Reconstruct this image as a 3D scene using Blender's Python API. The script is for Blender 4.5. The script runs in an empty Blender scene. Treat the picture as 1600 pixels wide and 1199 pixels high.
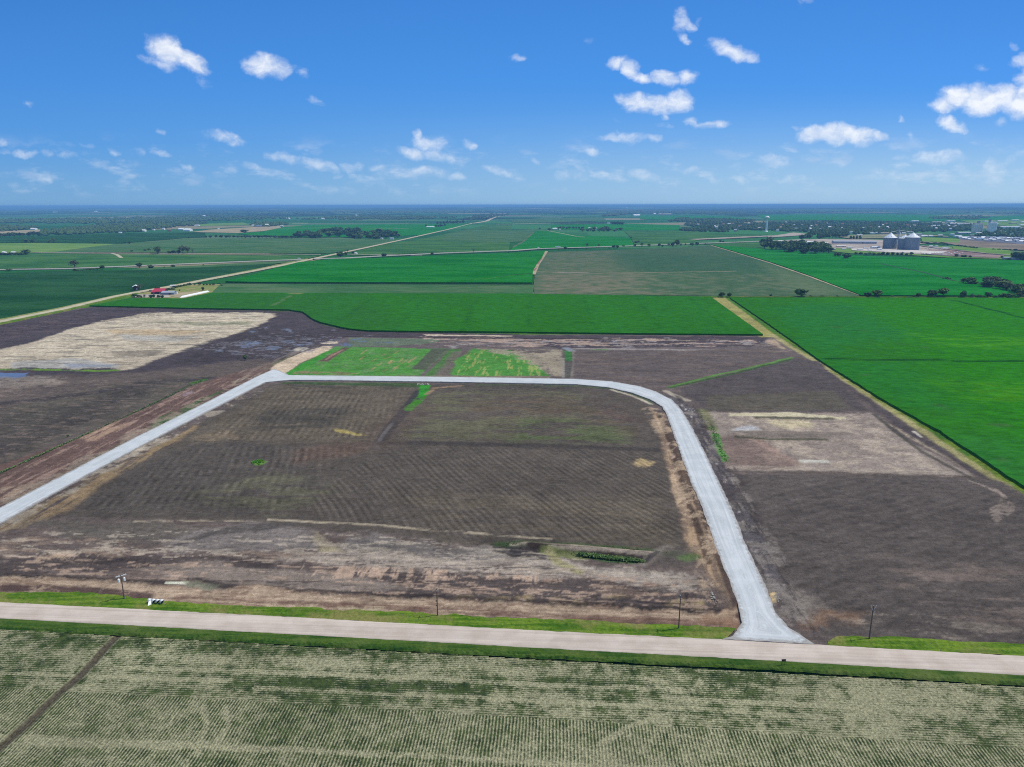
import bpy, math, random
import numpy as np
from mathutils import Vector, Matrix
from mathutils.geometry import delaunay_2d_cdt

sc = bpy.context.scene
C = sc.collection
rad = math.radians
rnd = random.Random(7)

# ------------------------------------------------------------------ camera
CAM_H = 120.0
F_PX, CX, CY = 1110.0, 800.0, 599.5
PITCH, ROLL = rad(14.11), rad(-0.118)
cam_d = bpy.data.cameras.new('camera'); cam = bpy.data.objects.new('camera', cam_d); C.objects.link(cam)
cam_d.sensor_width = 36.0; cam_d.lens = F_PX / 1600 * 36.0
cam_d.clip_start = 1.0; cam_d.clip_end = 200000.0
R3 = Matrix.Rotation(math.pi / 2 - PITCH, 3, 'X') @ Matrix.Rotation(ROLL, 3, 'Z')
cam.matrix_world = Matrix.Translation((0, 0, CAM_H)) @ R3.to_4x4()
sc.camera = cam
Rn = np.array(R3)

def ray(px, py):
    d = np.stack([(np.asarray(px, float) - CX) / F_PX, -(np.asarray(py, float) - CY) / F_PX, -np.ones_like(np.asarray(px, float))], -1)
    return d @ Rn.T
def G(px, py, z=0.0):
    """surveyed ground point for a spot of the photograph"""
    d = ray(px, py); t = (z - CAM_H) / d[..., 2]
    return np.stack([d[..., 0] * t, d[..., 1] * t], -1)
def depth(px, py):
    p = G(px, py); v = np.array([p[0], p[1], -CAM_H]) @ Rn
    return -v[2]
def mpp(px, py): return depth(px, py) / F_PX       # metres per photo pixel there
def PW(poly): return np.array([G(a, b) for a, b in poly])

# ------------------------------------------------------------------ light and sky
SUN_EL, SUN_AZ = rad(56.5), rad(77)
sun_v = Vector((math.sin(SUN_AZ) * math.cos(SUN_EL), math.cos(SUN_AZ) * math.cos(SUN_EL), math.sin(SUN_EL)))
sun_d = bpy.data.lights.new('sun', 'SUN'); sun_d.energy = 3.9; sun_d.angle = rad(0.53); sun_d.color = (1.0, 0.95, 0.87)
sun = bpy.data.objects.new('sun', sun_d); C.objects.link(sun)
sun.rotation_euler = sun_v.to_track_quat('Z', 'Y').to_euler(); sun.location = (0, 0, 300)
vs = sc.view_settings; vs.view_transform = 'Standard'; vs.look = 'None'; vs.exposure = 0.0; vs.gamma = 1.0
sc.render.engine = 'CYCLES'
sc.cycles.use_denoising = False; sc.cycles.filter_width = 1.1
sc.cycles.max_bounces = 4; sc.cycles.diffuse_bounces = 2; sc.cycles.volume_bounces = 0
sc.cycles.caustics_reflective = False; sc.cycles.caustics_refractive = False

world = bpy.data.worlds.new('World'); sc.world = world; world.use_nodes = True
SKY_STRENGTH = 0.1
world.cycles.sampling_method = 'MANUAL'; world.cycles.sample_map_resolution = 512

class NT:
    """small helper for node trees"""
    def __init__(s, tree): s.t = tree; s.n = tree.nodes; s.l = tree.links
    def new(s, typ, **kw):
        nd = s.n.new(typ)
        for k, v in kw.items(): setattr(nd, k, v)
        return nd
    def put(s, sock, v):
        if isinstance(v, bpy.types.NodeSocket): s.l.new(v, sock)
        elif v is not None: sock.default_value = v
    def m(s, op, a, b=None, c=None, clamp=False):
        nd = s.new('ShaderNodeMath', operation=op); nd.use_clamp = clamp
        for i, v in enumerate((a, b, c)):
            if v is not None: s.put(nd.inputs[i], v)
        return nd.outputs[0]
    def v(s, op, a, b=None):
        nd = s.new('ShaderNodeVectorMath', operation=op); s.put(nd.inputs[0], a)
        if b is not None: s.put(nd.inputs[1], b)
        return nd.outputs['Value'] if op in ('DOT_PRODUCT', 'LENGTH') else nd.outputs[0]
    def mix(s, f, a, b, typ='RGBA', blend='MIX'):
        nd = s.new('ShaderNodeMix', data_type=typ)
        if typ == 'RGBA':
            nd.blend_type = blend; i, j, o = 6, 7, 2
        else: i, j, o = 2, 3, 0
        s.put(nd.inputs[0], f); s.put(nd.inputs[i], a); s.put(nd.inputs[j], b)
        return nd.outputs[o]
    def rng(s, x, a, b, c=0.0, d=1.0, smooth=True):
        nd = s.new('ShaderNodeMapRange'); nd.interpolation_type = 'SMOOTHSTEP' if smooth else 'LINEAR'
        for i, v in enumerate((x, a, b, c, d)): s.put(nd.inputs[i], v)
        return nd.outputs[0]
    def noise(s, vec, scale=1.0, detail=3.0, rough=0.5, dim='3D'):
        nd = s.new('ShaderNodeTexNoise', noise_dimensions=dim)
        s.put(nd.inputs['Vector'], vec); nd.inputs['Scale'].default_value = scale
        nd.inputs['Detail'].default_value = detail; nd.inputs['Roughness'].default_value = rough
        return nd.outputs['Fac']
    def mapping(s, vec, loc=(0, 0, 0), rot=(0, 0, 0), scale=(1, 1, 1), typ='POINT'):
        nd = s.new('ShaderNodeMapping', vector_type=typ); s.put(nd.inputs[0], vec)
        nd.inputs[1].default_value = loc; nd.inputs[2].default_value = rot; nd.inputs[3].default_value = scale
        return nd.outputs[0]

def lin(c): c = c / 255.0; return c / 12.92 if c <= .04045 else ((c + .055) / 1.055) ** 2.4
def scale_col(t, col, f):
    cm = t.new('ShaderNodeCombineXYZ')
    for i in range(3): t.l.new(f, cm.inputs[i])
    return t.v('MULTIPLY', col, cm.outputs[0])


# clouds: (x, y, half width, half height, tilt degrees, strength) as read from the photograph, turned into directions
CLOUDS = [(262,78,32,19,25,1.25),(292,92,36,15,28,1.15),(250,98,30,9,15,.62),(318,126,12,12,20,.42),(420,103,32,19,8,1.1),(392,100,12,9,0,.6),(471,116,12,10,20,.42),
 (492,157,11,6,35,.42),(345,213,28,9,5,.72),(368,222,22,8,5,.6),(806,92,14,6,5,.66),(40,160,12,6,0,.4),(925,62,10,9,0,.38),
 (4,222,10,8,0,.7),(8,238,12,6,10,.5),(40,241,20,6,4,.68),(72,240,12,7,20,.6),(108,245,18,5,10,.55),(135,227,14,5,8,.42),(176,235,10,8,20,.58),(217,238,11,6,10,.48),
 (257,241,15,5,6,.6),(250,205,10,5,10,.42),(294,262,13,6,5,.72),(190,283,11,8,10,.6),(70,279,9,11,40,.55),(225,290,26,8,30,.45),(115,291,18,8,10,.4),(30,294,20,8,10,.4),
 (405,266,25,8,12,.7),(362,266,9,6,0,.4),(432,244,18,7,8,.72),(450,250,26,7,10,.8),(490,256,34,9,8,.75),(518,262,14,8,35,.6),(545,263,14,8,0,.72),(562,261,10,8,20,.65),
 (594,266,20,6,8,.66),(488,233,16,5,5,.5),(528,276,9,5,5,.45),(553,276,7,5,5,.45),(610,293,26,11,25,.48),(515,297,26,6,5,.45),
 (655,210,11,10,25,.85),(672,222,28,13,12,.85),(640,238,22,9,15,.88),(680,243,28,9,8,.8),(702,246,16,7,12,.7),(668,268,32,9,4,.78),(733,224,13,8,15,.7),(715,277,13,6,12,.6),
 (780,268,26,8,12,.78),(685,294,22,9,5,.4),(716,293,12,6,0,.38),
 (965,98,19,10,-8,1.0),(984,109,15,12,40,1.0),(1003,121,20,9,15,1.0),(1040,124,22,11,0,1.05),(1072,121,18,13,-5,.95),
 (1000,158,36,11,6,1.0),(1030,163,46,14,0,1.05),(1060,160,28,16,-5,.95),(1064,30,14,16,20,.85),(1078,38,13,8,25,.7),(1093,35,7,6,-30,.5),(1073,61,11,8,35,.7),
 (1130,74,22,13,25,.95),(1150,84,22,12,10,1.0),(1170,90,14,8,0,.8),(1039,182,8,5,20,.55),(1040,196,16,5,10,.4),(1080,193,12,7,15,.75),(1113,195,28,7,-4,.85),
 (963,192,12,5,30,.4),(955,217,22,6,0,.72),(982,217,28,9,4,.82),(1018,217,15,7,0,.78),(920,236,18,7,-4,.62),(838,250,8,5,25,.55),(875,259,20,6,0,.55),
 (895,275,24,10,8,.6),(906,264,12,6,30,.55),(943,270,22,6,8,.7),(1005,273,24,8,10,.78),(1030,280,14,6,20,.55),(1055,283,18,6,8,.45),(1085,267,22,6,10,.5),(1152,258,14,5,0,.58),
 (1118,280,14,7,20,.42),(1158,281,18,7,8,.5),(1190,279,12,6,10,.55),
 (1243,204,8,5,20,.6),(1272,211,26,13,4,1.05),(1312,211,30,15,-2,1.1),(1342,212,28,14,10,1.1),(1370,216,18,7,5,.95),(1208,252,24,9,15,.88),(1236,235,14,6,5,.68),
 (1411,187,6,5,10,.5),(1424,211,10,5,30,.42),(1465,245,42,11,2,.85),(1425,247,22,7,0,.6),(1495,245,15,9,20,.68),
 (1475,165,26,13,0,1.0),(1496,152,26,19,0,1.2),(1535,156,38,22,0,1.25),(1572,152,30,19,0,1.2),(1600,160,30,24,0,1.2),(1485,193,27,11,22,.9),(1562,193,13,8,0,.68),
 (1598,92,20,9,-25,.75),(1588,72,9,7,30,.5),(1603,122,20,18,0,.9),(1532,107,14,7,0,.4),(1250,8,12,8,0,.5),(1258,1,16,7,0,.5),
 (1550,260,26,11,25,.6),(1578,250,14,8,-30,.48),(1595,240,14,6,0,.5),(1390,272,40,9,6,.5),(1345,280,30,7,0,.45),(1430,280,26,7,0,.42),(1455,270,12,6,30,.42),(1250,285,28,8,5,.4),(1215,281,8,4,0,.4),(1500,262,30,10,10,.42),
 (-120,120,60,22,5,1.1),(-260,200,50,12,0,.9),(1720,180,70,24,0,1.1),(1850,90,60,20,0,1.1),(-90,250,40,9,0,.8),(1700,250,50,10,0,.8),(700,-80,70,24,0,1.0),(200,-120,60,22,10,1.1)]

def build_world():
    t = NT(world.node_tree); t.n.clear()
    out = t.new('ShaderNodeOutputWorld'); bg = t.new('ShaderNodeBackground'); bg.inputs[1].default_value = SKY_STRENGTH
    sky = t.new('ShaderNodeTexSky', sky_type='NISHITA'); sky.sun_disc = False
    sky.sun_elevation = SUN_EL; sky.sun_rotation = SUN_AZ; sky.altitude = 400; sky.air_density = 1.0; sky.dust_density = 0.4; sky.ozone_density = 3.0
    tc = t.new('ShaderNodeTexCoord'); d = tc.outputs['Generated']
    sep = t.new('ShaderNodeSeparateXYZ'); t.l.new(d, sep.inputs[0])
    x, y, z = sep.outputs
    ay = t.m('MAXIMUM', t.m('ABSOLUTE', y), 0.02)
    u = t.m('DIVIDE', x, ay); w = t.m('DIVIDE', z, ay)
    cmb = t.new('ShaderNodeCombineXYZ'); t.l.new(u, cmb.inputs[0]); t.l.new(w, cmb.inputs[1]); uv = cmb.outputs[0]
    # a little domain warp so that no outline is an ellipse
    wn = t.new('ShaderNodeTexNoise'); t.l.new(uv, wn.inputs['Vector']); wn.inputs['Scale'].default_value = 38; wn.inputs['Detail'].default_value = 4
    off = t.v('MULTIPLY', t.v('SUBTRACT', wn.outputs['Color'], (.5, .5, .5)), (0.030, 0.018, 0))
    uvw = t.v('ADD', uv, off)
    s2 = t.new('ShaderNodeSeparateXYZ'); t.l.new(uvw, s2.inputs[0]); us, ws = s2.outputs[0], s2.outputs[1]
    m = None
    for (cx, cy, sx, sy, tilt, st) in CLOUDS:
        a = ray(cx, cy); c0 = (a[0] / a[1], a[2] / a[1])
        b = ray(cx + 1, cy); kx = abs(b[0] / b[1] - c0[0]); b = ray(cx, cy - 1); ky = abs(b[2] / b[1] - c0[1])
        if m is None: vec = uvw
        else:
            cc = t.new('ShaderNodeCombineXYZ'); t.l.new(us, cc.inputs[0]); t.l.new(ws, cc.inputs[1]); t.l.new(m, cc.inputs[2]); vec = cc.outputs[0]
        mp = t.mapping(vec, loc=(c0[0], c0[1], 0), rot=(0, 0, -rad(tilt)), scale=(sx * kx * 1.42, sy * ky * 1.42, 1e6), typ='TEXTURE')
        q = t.m('MULTIPLY_ADD', t.v('DOT_PRODUCT', mp, mp), -st, st)
        m = q if m is None else t.m('SMOOTH_MAX', m, q, 0.12)
    front = t.rng(y, 0.02, 0.1)
    n1 = t.noise(t.v('MULTIPLY', uvw, (1, 1.35, 1)), 34, 8, 0.60)
    n2 = t.noise(t.v('ADD', t.v('MULTIPLY', uvw, (1, 1.35, 1)), (0.006, 0.012, 0)), 34, 5, 0.55)
    dens = t.m('ADD', m, t.m('MULTIPLY', t.m('SUBTRACT', n1, 0.5), 1.55))
    al = t.rng(dens, 0.16, 1.30)
    al = t.m('MULTIPLY', al, t.m('MULTIPLY', front, 0.93))
    # scattered faint cumulus towards the horizon
    n3 = t.noise(t.v('MULTIPLY', uv, (1, 2.6, 1)), 16, 7, 0.6)
    band = t.m('MULTIPLY', t.rng(w, 0.004, 0.03), t.rng(w, 0.10, 0.05))
    al2 = t.m('MULTIPLY', t.m('MULTIPLY', t.rng(n3, 0.50, 0.70), band), 0.55)
    al = t.m('MAXIMUM', al, al2)
    # fade of cloud contrast towards the horizon
    fadeh = t.rng(w, -0.01, 0.13, 0.45, 1.0)
    al = t.m('MULTIPLY', al, fadeh)
    # lit tops (lamp side = towards the sun) and greyer bases
    lit = t.m('ADD', 0.70, t.m('MULTIPLY', t.m('SUBTRACT', n1, n2), 1.5))
    lit = t.m('ADD', lit, t.m('MULTIPLY', t.m('SUBTRACT', dens, 0.6), 0.30), clamp=True)
    ccol = t.mix(lit, (5.2, 6.3, 8.4, 1), (9.6, 9.9, 10.3, 1))
    # clear-day gradient from pale at the horizon to deep blue, brighter on the sun's side
    cr = t.new('ShaderNodeValToRGB'); e = cr.color_ramp; k = 10.0
    stops = [(0.0, (118, 170, 216)), (.05, (108, 168, 222)), (.13, (84, 156, 228)), (.26, (68, 144, 227)), (.44, (57, 129, 213)), (.62, (96, 148, 212)), (1.0, (156, 176, 202))]
    cols = [tuple(lin(q) for q in c_) + (1,) for p_, c_ in stops]
    e.elements[0].position = 0; e.elements[0].color = cols[0]; e.elements[1].position = stops[1][0]; e.elements[1].color = cols[1]
    for (p_, _), c_ in list(zip(stops, cols))[2:]:
        el = e.elements.new(p_); el.color = c_
    t.l.new(t.rng(w, 0.0, 0.62, smooth=False), cr.inputs[0])
    side = t.rng(u, -.8, .9, .96, 1.16, smooth=False)
    grad = t.v('MULTIPLY', scale_col(t, cr.outputs[0], t.m('MULTIPLY', side, k)), (1, 1, 1))
    pale = t.m('MULTIPLY', t.rng(w, .15, 0.0), t.rng(u, -.7, .8, 0, .60))
    grad = t.mix(pale, grad, (5.2, 7.2, 8.6, 1))
    skyc = t.mix(0.93, sky.outputs[0], grad)
    b2 = t.new('ShaderNodeBackground'); b2.inputs[1].default_value = SKY_STRENGTH
    t.l.new(skyc, bg.inputs[0]); t.l.new(t.mix(al, skyc, ccol), b2.inputs[0])
    ms = t.new('ShaderNodeMixShader')
    t.l.new(t.m('MULTIPLY', t.m('GREATER_THAN', y, 0.03), t.m('MULTIPLY', t.m('LESS_THAN', w, .48), t.m('GREATER_THAN', w, -.004))), ms.inputs[0])
    t.l.new(bg.outputs[0], ms.inputs[1]); t.l.new(b2.outputs[0], ms.inputs[2]); t.l.new(ms.outputs[0], out.inputs[0])

build_world()

# ------------------------------------------------------------------ colour
K_LIT = 1.30        # how much brighter than its albedo a flat sunlit surface renders
def S(r, g, b, k=K_LIT): return (lin(r) / k, lin(g) / k, lin(b) / k)
def S4(r, g, b, k=K_LIT): return S(r, g, b, k) + (1.0,)

# ------------------------------------------------------------------ numpy noise
def _h(ix, iy, s):
    n = (ix.astype(np.int64) * 374761393 + iy.astype(np.int64) * 668265263 + s * 974634777) & 0xFFFFFFFF
    n = ((n ^ (n >> 13)) * 1274126177) & 0xFFFFFFFF
    n = n ^ (n >> 16)
    return (n & 0xFFFF) / 65535.0
def vn(x, y, s=0):
    x0 = np.floor(x); y0 = np.floor(y); fx = x - x0; fy = y - y0
    fx = fx * fx * (3 - 2 * fx); fy = fy * fy * (3 - 2 * fy)
    x0 = x0.astype(np.int64); y0 = y0.astype(np.int64)
    a = _h(x0, y0, s); b = _h(x0 + 1, y0, s); c = _h(x0, y0 + 1, s); d = _h(x0 + 1, y0 + 1, s)
    return (a + (b - a) * fx) * (1 - fy) + (c + (d - c) * fx) * fy
def fbm(x, y, s=0, o=4, g=.52):
    r = 0.0; a = 0.5; t = 0.0
    for i in range(o):
        r = r + a * vn(x, y, s + i * 17); t += a; a *= g; x = x * 2.03 + 7.1; y = y * 2.03 - 3.3
    return r / t
def sst(x, a, b):
    t = np.clip((x - a) / (b - a), 0, 1); return t * t * (3 - 2 * t)

# survey directions: the section lines vanish near photo x = 865
TH = math.atan2(*(ray(868, 322.5)[:2]))
EN = np.array([math.sin(TH), math.cos(TH)]); EE = np.array([math.cos(TH), -math.sin(TH)])

# ------------------------------------------------------------------ mesh helpers
def tag(o, label=None, cat=None, group=None, kind=None):
    if label: o['label'] = label
    if cat: o['category'] = cat
    if group: o['group'] = group
    if kind: o['kind'] = kind
    return o
def link(name, me, mat=None, parent=None):
    o = bpy.data.objects.new(name, me); C.objects.link(o)
    if mat and not me.materials: me.materials.append(mat)
    if parent: o.parent = parent
    return o
def mesh_np(name, V, Fq, smooth=False):
    """V (n,3), Fq (m,k) numpy"""
    me = bpy.data.meshes.new(name); n = len(V); m, k = Fq.shape
    me.vertices.add(n); me.vertices.foreach_set('co', np.asarray(V, np.float32).ravel())
    me.loops.add(m * k); me.loops.foreach_set('vertex_index', Fq.astype(np.int32).ravel())
    me.polygons.add(m); me.polygons.foreach_set('loop_start', np.arange(0, m * k, k, dtype=np.int32))
    me.polygons.foreach_set('use_smooth', np.full(m, smooth)); me.update(calc_edges=True); return me
def empty(name, loc, rz=0):
    o = bpy.data.objects.new(name, None); C.objects.link(o); o.location = loc; o.rotation_euler = (0, 0, rz); o.empty_display_size = 1; return o

class MB:
    def __init__(s): s.v = []; s.f = []
    def add(s, vs_, fs):
        b = len(s.v); s.v += [tuple(v) for v in vs_]; s.f += [tuple(b + i for i in f) for f in fs]; return s
    def box(s, c, d, rz=0.0):
        cx, cy, cz = c; a, b, h = d[0] / 2, d[1] / 2, d[2] / 2; co, si = math.cos(rz), math.sin(rz)
        V = [(cx + x * co - y * si, cy + x * si + y * co, cz + z) for z in (-h, h) for x, y in ((-a, -b), (a, -b), (a, b), (-a, b))]
        return s.add(V, [(3, 2, 1, 0), (4, 5, 6, 7), (0, 1, 5, 4), (1, 2, 6, 5), (2, 3, 7, 6), (3, 0, 4, 7)])
    def tube(s, p, q, r0, r1=None, n=8, caps=True):
        r1 = r0 if r1 is None else r1; p = Vector(p); q = Vector(q); ax = (q - p).normalized()
        u = ax.orthogonal().normalized(); w = ax.cross(u); V = []
        for c, r in ((p, r0), (q, r1)):
            V += [c + (u * math.cos(2 * math.pi * i / n) + w * math.sin(2 * math.pi * i / n)) * r for i in range(n)]
        F = [(i, (i + 1) % n, n + (i + 1) % n, n + i) for i in range(n)]
        if caps: F += [tuple(range(n - 1, -1, -1)), tuple(range(n, 2 * n))]
        return s.add(V, F)
    def lathe(s, c, prof, n=32, sx=1, sy=1):
        V = []
        for r, z in prof: V += [(c[0] + r * sx * math.cos(2 * math.pi * i / n), c[1] + r * sy * math.sin(2 * math.pi * i / n), c[2] + z) for i in range(n)]
        F = [(k * n + i, k * n + (i + 1) % n, (k + 1) * n + (i + 1) % n, (k + 1) * n + i) for k in range(len(prof) - 1) for i in range(n)]
        return s.add(V, F)
    def build(s, name, mat, parent=None, smooth=False):
        me = bpy.data.meshes.new(name); me.from_pydata([tuple(v) for v in s.v], [], s.f)
        if smooth: me.polygons.foreach_set('use_smooth', [True] * len(me.polygons))
        me.update(); return link(name, me, mat, parent)

# ------------------------------------------------------------------ materials
MATS = {}
def newmat(name):
    m = bpy.data.materials.new(name); m.use_nodes = True; t = NT(m.node_tree); t.n.clear()
    out = t.new('ShaderNodeOutputMaterial'); b = t.new('ShaderNodeBsdfPrincipled'); t.l.new(b.outputs[0], out.inputs[0])
    b.inputs['Roughness'].default_value = 0.9; b.inputs['Specular IOR Level'].default_value = 0.02
    return m, t, b
def plain(name, col, rough=0.7, spec=0.3, metal=0.0, var=0.12, scale=1.5):
    if name in MATS: return MATS[name]
    m, t, b = newmat(name)
    p = t.new('ShaderNodeTexCoord').outputs['Object']
    n = t.noise(p, scale, 4, .6)
    t.l.new(t.mix(n, tuple(c * (1 - var) for c in col[:3]) + (1,), tuple(min(1, c * (1 + var)) for c in col[:3]) + (1,)), b.inputs['Base Color'])
    b.inputs['Roughness'].default_value = rough; b.inputs['Specular IOR Level'].default_value = spec; b.inputs['Metallic'].default_value = metal
    MATS[name] = m; return m
def pos(t): return t.new('ShaderNodeNewGeometry').outputs['Position']
def mat_soil():
    m, t, b = newmat('bare_soil')
    P = pos(t); at = t.new('ShaderNodeAttribute'); at.attribute_name = 'Col'
    aw = t.new('ShaderNodeAttribute'); aw.attribute_name = 'wet'
    ag = t.new('ShaderNodeAttribute'); ag.attribute_name = 'rough'
    cn = lambda q, a_=.30, b_=.70: t.rng(q, a_, b_, smooth=False)
    fine = cn(t.noise(P, .45, 8, .88), .36, .64); clod = cn(t.noise(P, 2.4, 5, .85), .36, .64)
    r = t.mapping(P, rot=(0, 0, TH), scale=(0.16, 0.9, 1)); streak = cn(t.noise(r, 1.0, 8, .85), .36, .64)
    f = t.m('ADD', 0.38, t.m('MULTIPLY', fine, 0.62)); f = t.m('ADD', f, t.m('MULTIPLY', streak, 0.30)); f = t.m('ADD', f, t.m('MULTIPLY', clod, .28))
    col = scale_col(t, at.outputs['Color'], f)
    col2 = t.mix(t.m('MULTIPLY', aw.outputs['Fac'], 0.5), col, (0.07, 0.07, 0.08, 1))
    t.l.new(col2, b.inputs['Base Color'])
    wn = t.noise(P, 0.5, 4, .6)
    wet = t.rng(t.m('ADD', aw.outputs['Fac'], t.m('MULTIPLY', t.m('SUBTRACT', wn, .5), 1.4)), 0.40, 0.9)
    t.l.new(t.m('SUBTRACT', 0.95, t.m('MULTIPLY', wet, 0.70)), b.inputs['Roughness'])
    t.l.new(t.m('ADD', 0.02, t.m('MULTIPLY', wet, 0.40)), b.inputs['Specular IOR Level'])
    bp = t.new('ShaderNodeBump'); bp.inputs['Distance'].default_value = 0.5
    t.l.new(t.m('MULTIPLY', t.m('SUBTRACT', 1.0, wet), 0.75), bp.inputs['Strength'])
    t.l.new(t.m('ADD', t.m('MULTIPLY', fine, 0.6), t.m('MULTIPLY', clod, .3)), bp.inputs['Height']); t.l.new(bp.outputs[0], b.inputs['Normal'])
    return m

def mat_crop(name, c1, c2, ang=None, row=None, big=0.006, patch=None, spec=0.0, fine=0.5, attr=False):
    """closed crop canopy: two greens over several scales, faint drill rows"""
    m, t, b = newmat(name); P = pos(t)
    R = t.mapping(P, rot=(0, 0, (TH if ang is None else ang)), scale=(1, 1, 1))
    n1 = t.noise(t.mapping(R, scale=(big, big * 2.5, 1)), 1, 5, .6)
    n2 = t.noise(t.mapping(R, scale=(0.03, 0.15, 1)), 1, 5, .65)
    n3 = t.noise(t.mapping(R, scale=(.10, .22, 1)), 1, 8, .86)
    f = t.m('ADD', t.m('MULTIPLY', n1, 0.95), t.m('MULTIPLY', n2, 0.55)); f = t.rng(f, 0.58, 0.92)
    col = t.mix(f, c1, c2)
    if patch: col = t.mix(t.rng(t.noise(t.mapping(R, loc=(31, 7, 0), scale=(big * 1.7, big * 5, 1)), 1, 5, .6), .5, .68), col, patch)
    k = t.m('ADD', 1 - fine / 2, t.m('MULTIPLY', t.rng(n3, .34, .66, smooth=False), fine))
    sp = t.new('ShaderNodeSeparateXYZ'); t.l.new(R, sp.inputs[0])
    if row:
        w = t.m('SINE', t.m('MULTIPLY', sp.outputs[1], 2 * math.pi / row)); k = t.m('MULTIPLY', k, t.m('ADD', 1, t.m('MULTIPLY', w, .05)))
    if attr:
        at = t.new('ShaderNodeAttribute'); at.attribute_name = 'Col'; col = at.outputs['Color']
    t.l.new(scale_col(t, col, k), b.inputs['Base Color']); b.inputs['Specular IOR Level'].default_value = spec; b.inputs['Roughness'].default_value = .8
    bp = t.new('ShaderNodeBump'); bp.inputs['Distance'].default_value = .6; bp.inputs['Strength'].default_value = .6
    t.l.new(n3, bp.inputs['Height']); t.l.new(bp.outputs[0], b.inputs['Normal'])
    return m

def mat_rows():
    """young soybeans over last year's residue, planted in rows; a headland of cross rows along the road"""
    m, t, b = newmat('row_crop'); P = pos(t)
    at = t.new('ShaderNodeAttribute'); at.attribute_name = 'Col'
    ac = t.new('ShaderNodeAttribute'); ac.attribute_name = 'crop'
    ah = t.new('ShaderNodeAttribute'); ah.attribute_name = 'head'
    R = t.mapping(P, rot=(0, 0, TH)); sp = t.new('ShaderNodeSeparateXYZ'); t.l.new(R, sp.inputs[0])
    wob = t.m('MULTIPLY', t.m('SUBTRACT', t.noise(P, 0.05, 3, .5), .5), 1.2)
    head = t.m('GREATER_THAN', ah.outputs['Fac'], 0.5)
    s1 = t.m('ADD', sp.outputs[0], wob); s2 = t.m('ADD', sp.outputs[1], wob)
    co = t.mix(head, s1, s2, typ='FLOAT')
    w = t.m('ADD', .5, t.m('MULTIPLY', t.m('SINE', t.m('MULTIPLY', co, 2 * math.pi / ROWSP)), .5))
    n = t.noise(P, 1.6, 6, .85); n2 = t.noise(P, .35, 4, .7)
    w = t.m('ADD', .5, t.m('MULTIPLY', t.m('SUBTRACT', w, .5), t.mix(head, .85, .5, typ='FLOAT')))
    d = t.m('ADD', w, t.m('MULTIPLY', t.m('SUBTRACT', n, .5), 3.0)); d = t.m('ADD', d, t.m('MULTIPLY', t.m('SUBTRACT', n2, .5), 1.6))
    d = t.m('ADD', d, t.m('SUBTRACT', ac.outputs['Fac'], .5))
    gmask = t.rng(d, 0.25, 1.15)
    g = t.mix(t.rng(t.noise(P, .3, 6, .8), .35, .65), S4(48, 66, 38), S4(94, 110, 62))
    base = scale_col(t, at.outputs['Color'], t.m('ADD', .45, t.m('MULTIPLY', t.rng(t.noise(P, 1.3, 6, .88), .34, .66), 1.1)))
    t.l.new(t.mix(gmask, base, g), b.inputs['Base Color'])
    bp = t.new('ShaderNodeBump'); bp.inputs['Distance'].default_value = .35; bp.inputs['Strength'].default_value = .8
    t.l.new(d, bp.inputs['Height']); t.l.new(bp.outputs[0], b.inputs['Normal'])
    return m
ROWSP = 0.80

def mat_gravel(name, c1, c2, tracks=None, off=0.0, amp=.16, wear=False):
    m, t, b = newmat(name); P = pos(t)
    n1 = t.noise(P, 2.5, 4, .75); n2 = t.noise(P, .12, 5, .6)
    col = t.mix(t.m('ADD', t.m('MULTIPLY', n1, .4), t.m('MULTIPLY', t.rng(n2, .35, .65), .6)), c1, c2)
    k = t.m('ADD', 1 - amp, t.m('MULTIPLY', n1, amp * 2))
    if tracks:
        R = t.mapping(P, rot=(0, 0, tracks), loc=(0, off, 0)); sp = t.new('ShaderNodeSeparateXYZ'); t.l.new(R, sp.inputs[0])
        st = t.noise(t.mapping(R, scale=(.012, 1.3, 1)), 1, 3, .55)
        k = t.m('MULTIPLY', k, t.rng(st, .3, .7, .90, 1.10))
    if wear:      # wheel paths that follow the edges, dirt carried onto the rim
        ae = t.new('ShaderNodeAttribute'); ae.attribute_name = 'edge'
        sp = t.new('ShaderNodeSeparateXYZ'); t.l.new(P, sp.inputs[0]); cb = t.new('ShaderNodeCombineXYZ')
        t.l.new(t.m('MULTIPLY', ae.outputs['Fac'], 1.1), cb.inputs[0]); t.l.new(t.m('MULTIPLY', sp.outputs[0], .02), cb.inputs[1]); t.l.new(t.m('MULTIPLY', sp.outputs[1], .02), cb.inputs[2])
        k = t.m('MULTIPLY', k, t.rng(t.noise(cb.outputs[0], 1.0, 4, .65), .35, .62, .86, 1.05))
        dirt = t.m('MULTIPLY', t.rng(t.m('ADD', ae.outputs['Fac'], t.m('MULTIPLY', t.m('SUBTRACT', t.noise(P, .5, 6, .8), .5), 5.0)), 1.6, .2), .65)
        col = t.mix(dirt, col, S4(142, 132, 122))
    t.l.new(scale_col(t, col, k), b.inputs['Base Color'])
    bp = t.new('ShaderNodeBump'); bp.inputs['Distance'].default_value = .1; bp.inputs['Strength'].default_value = .5
    t.l.new(n1, bp.inputs['Height']); t.l.new(bp.outputs[0], b.inputs['Normal'])
    return m

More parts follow.
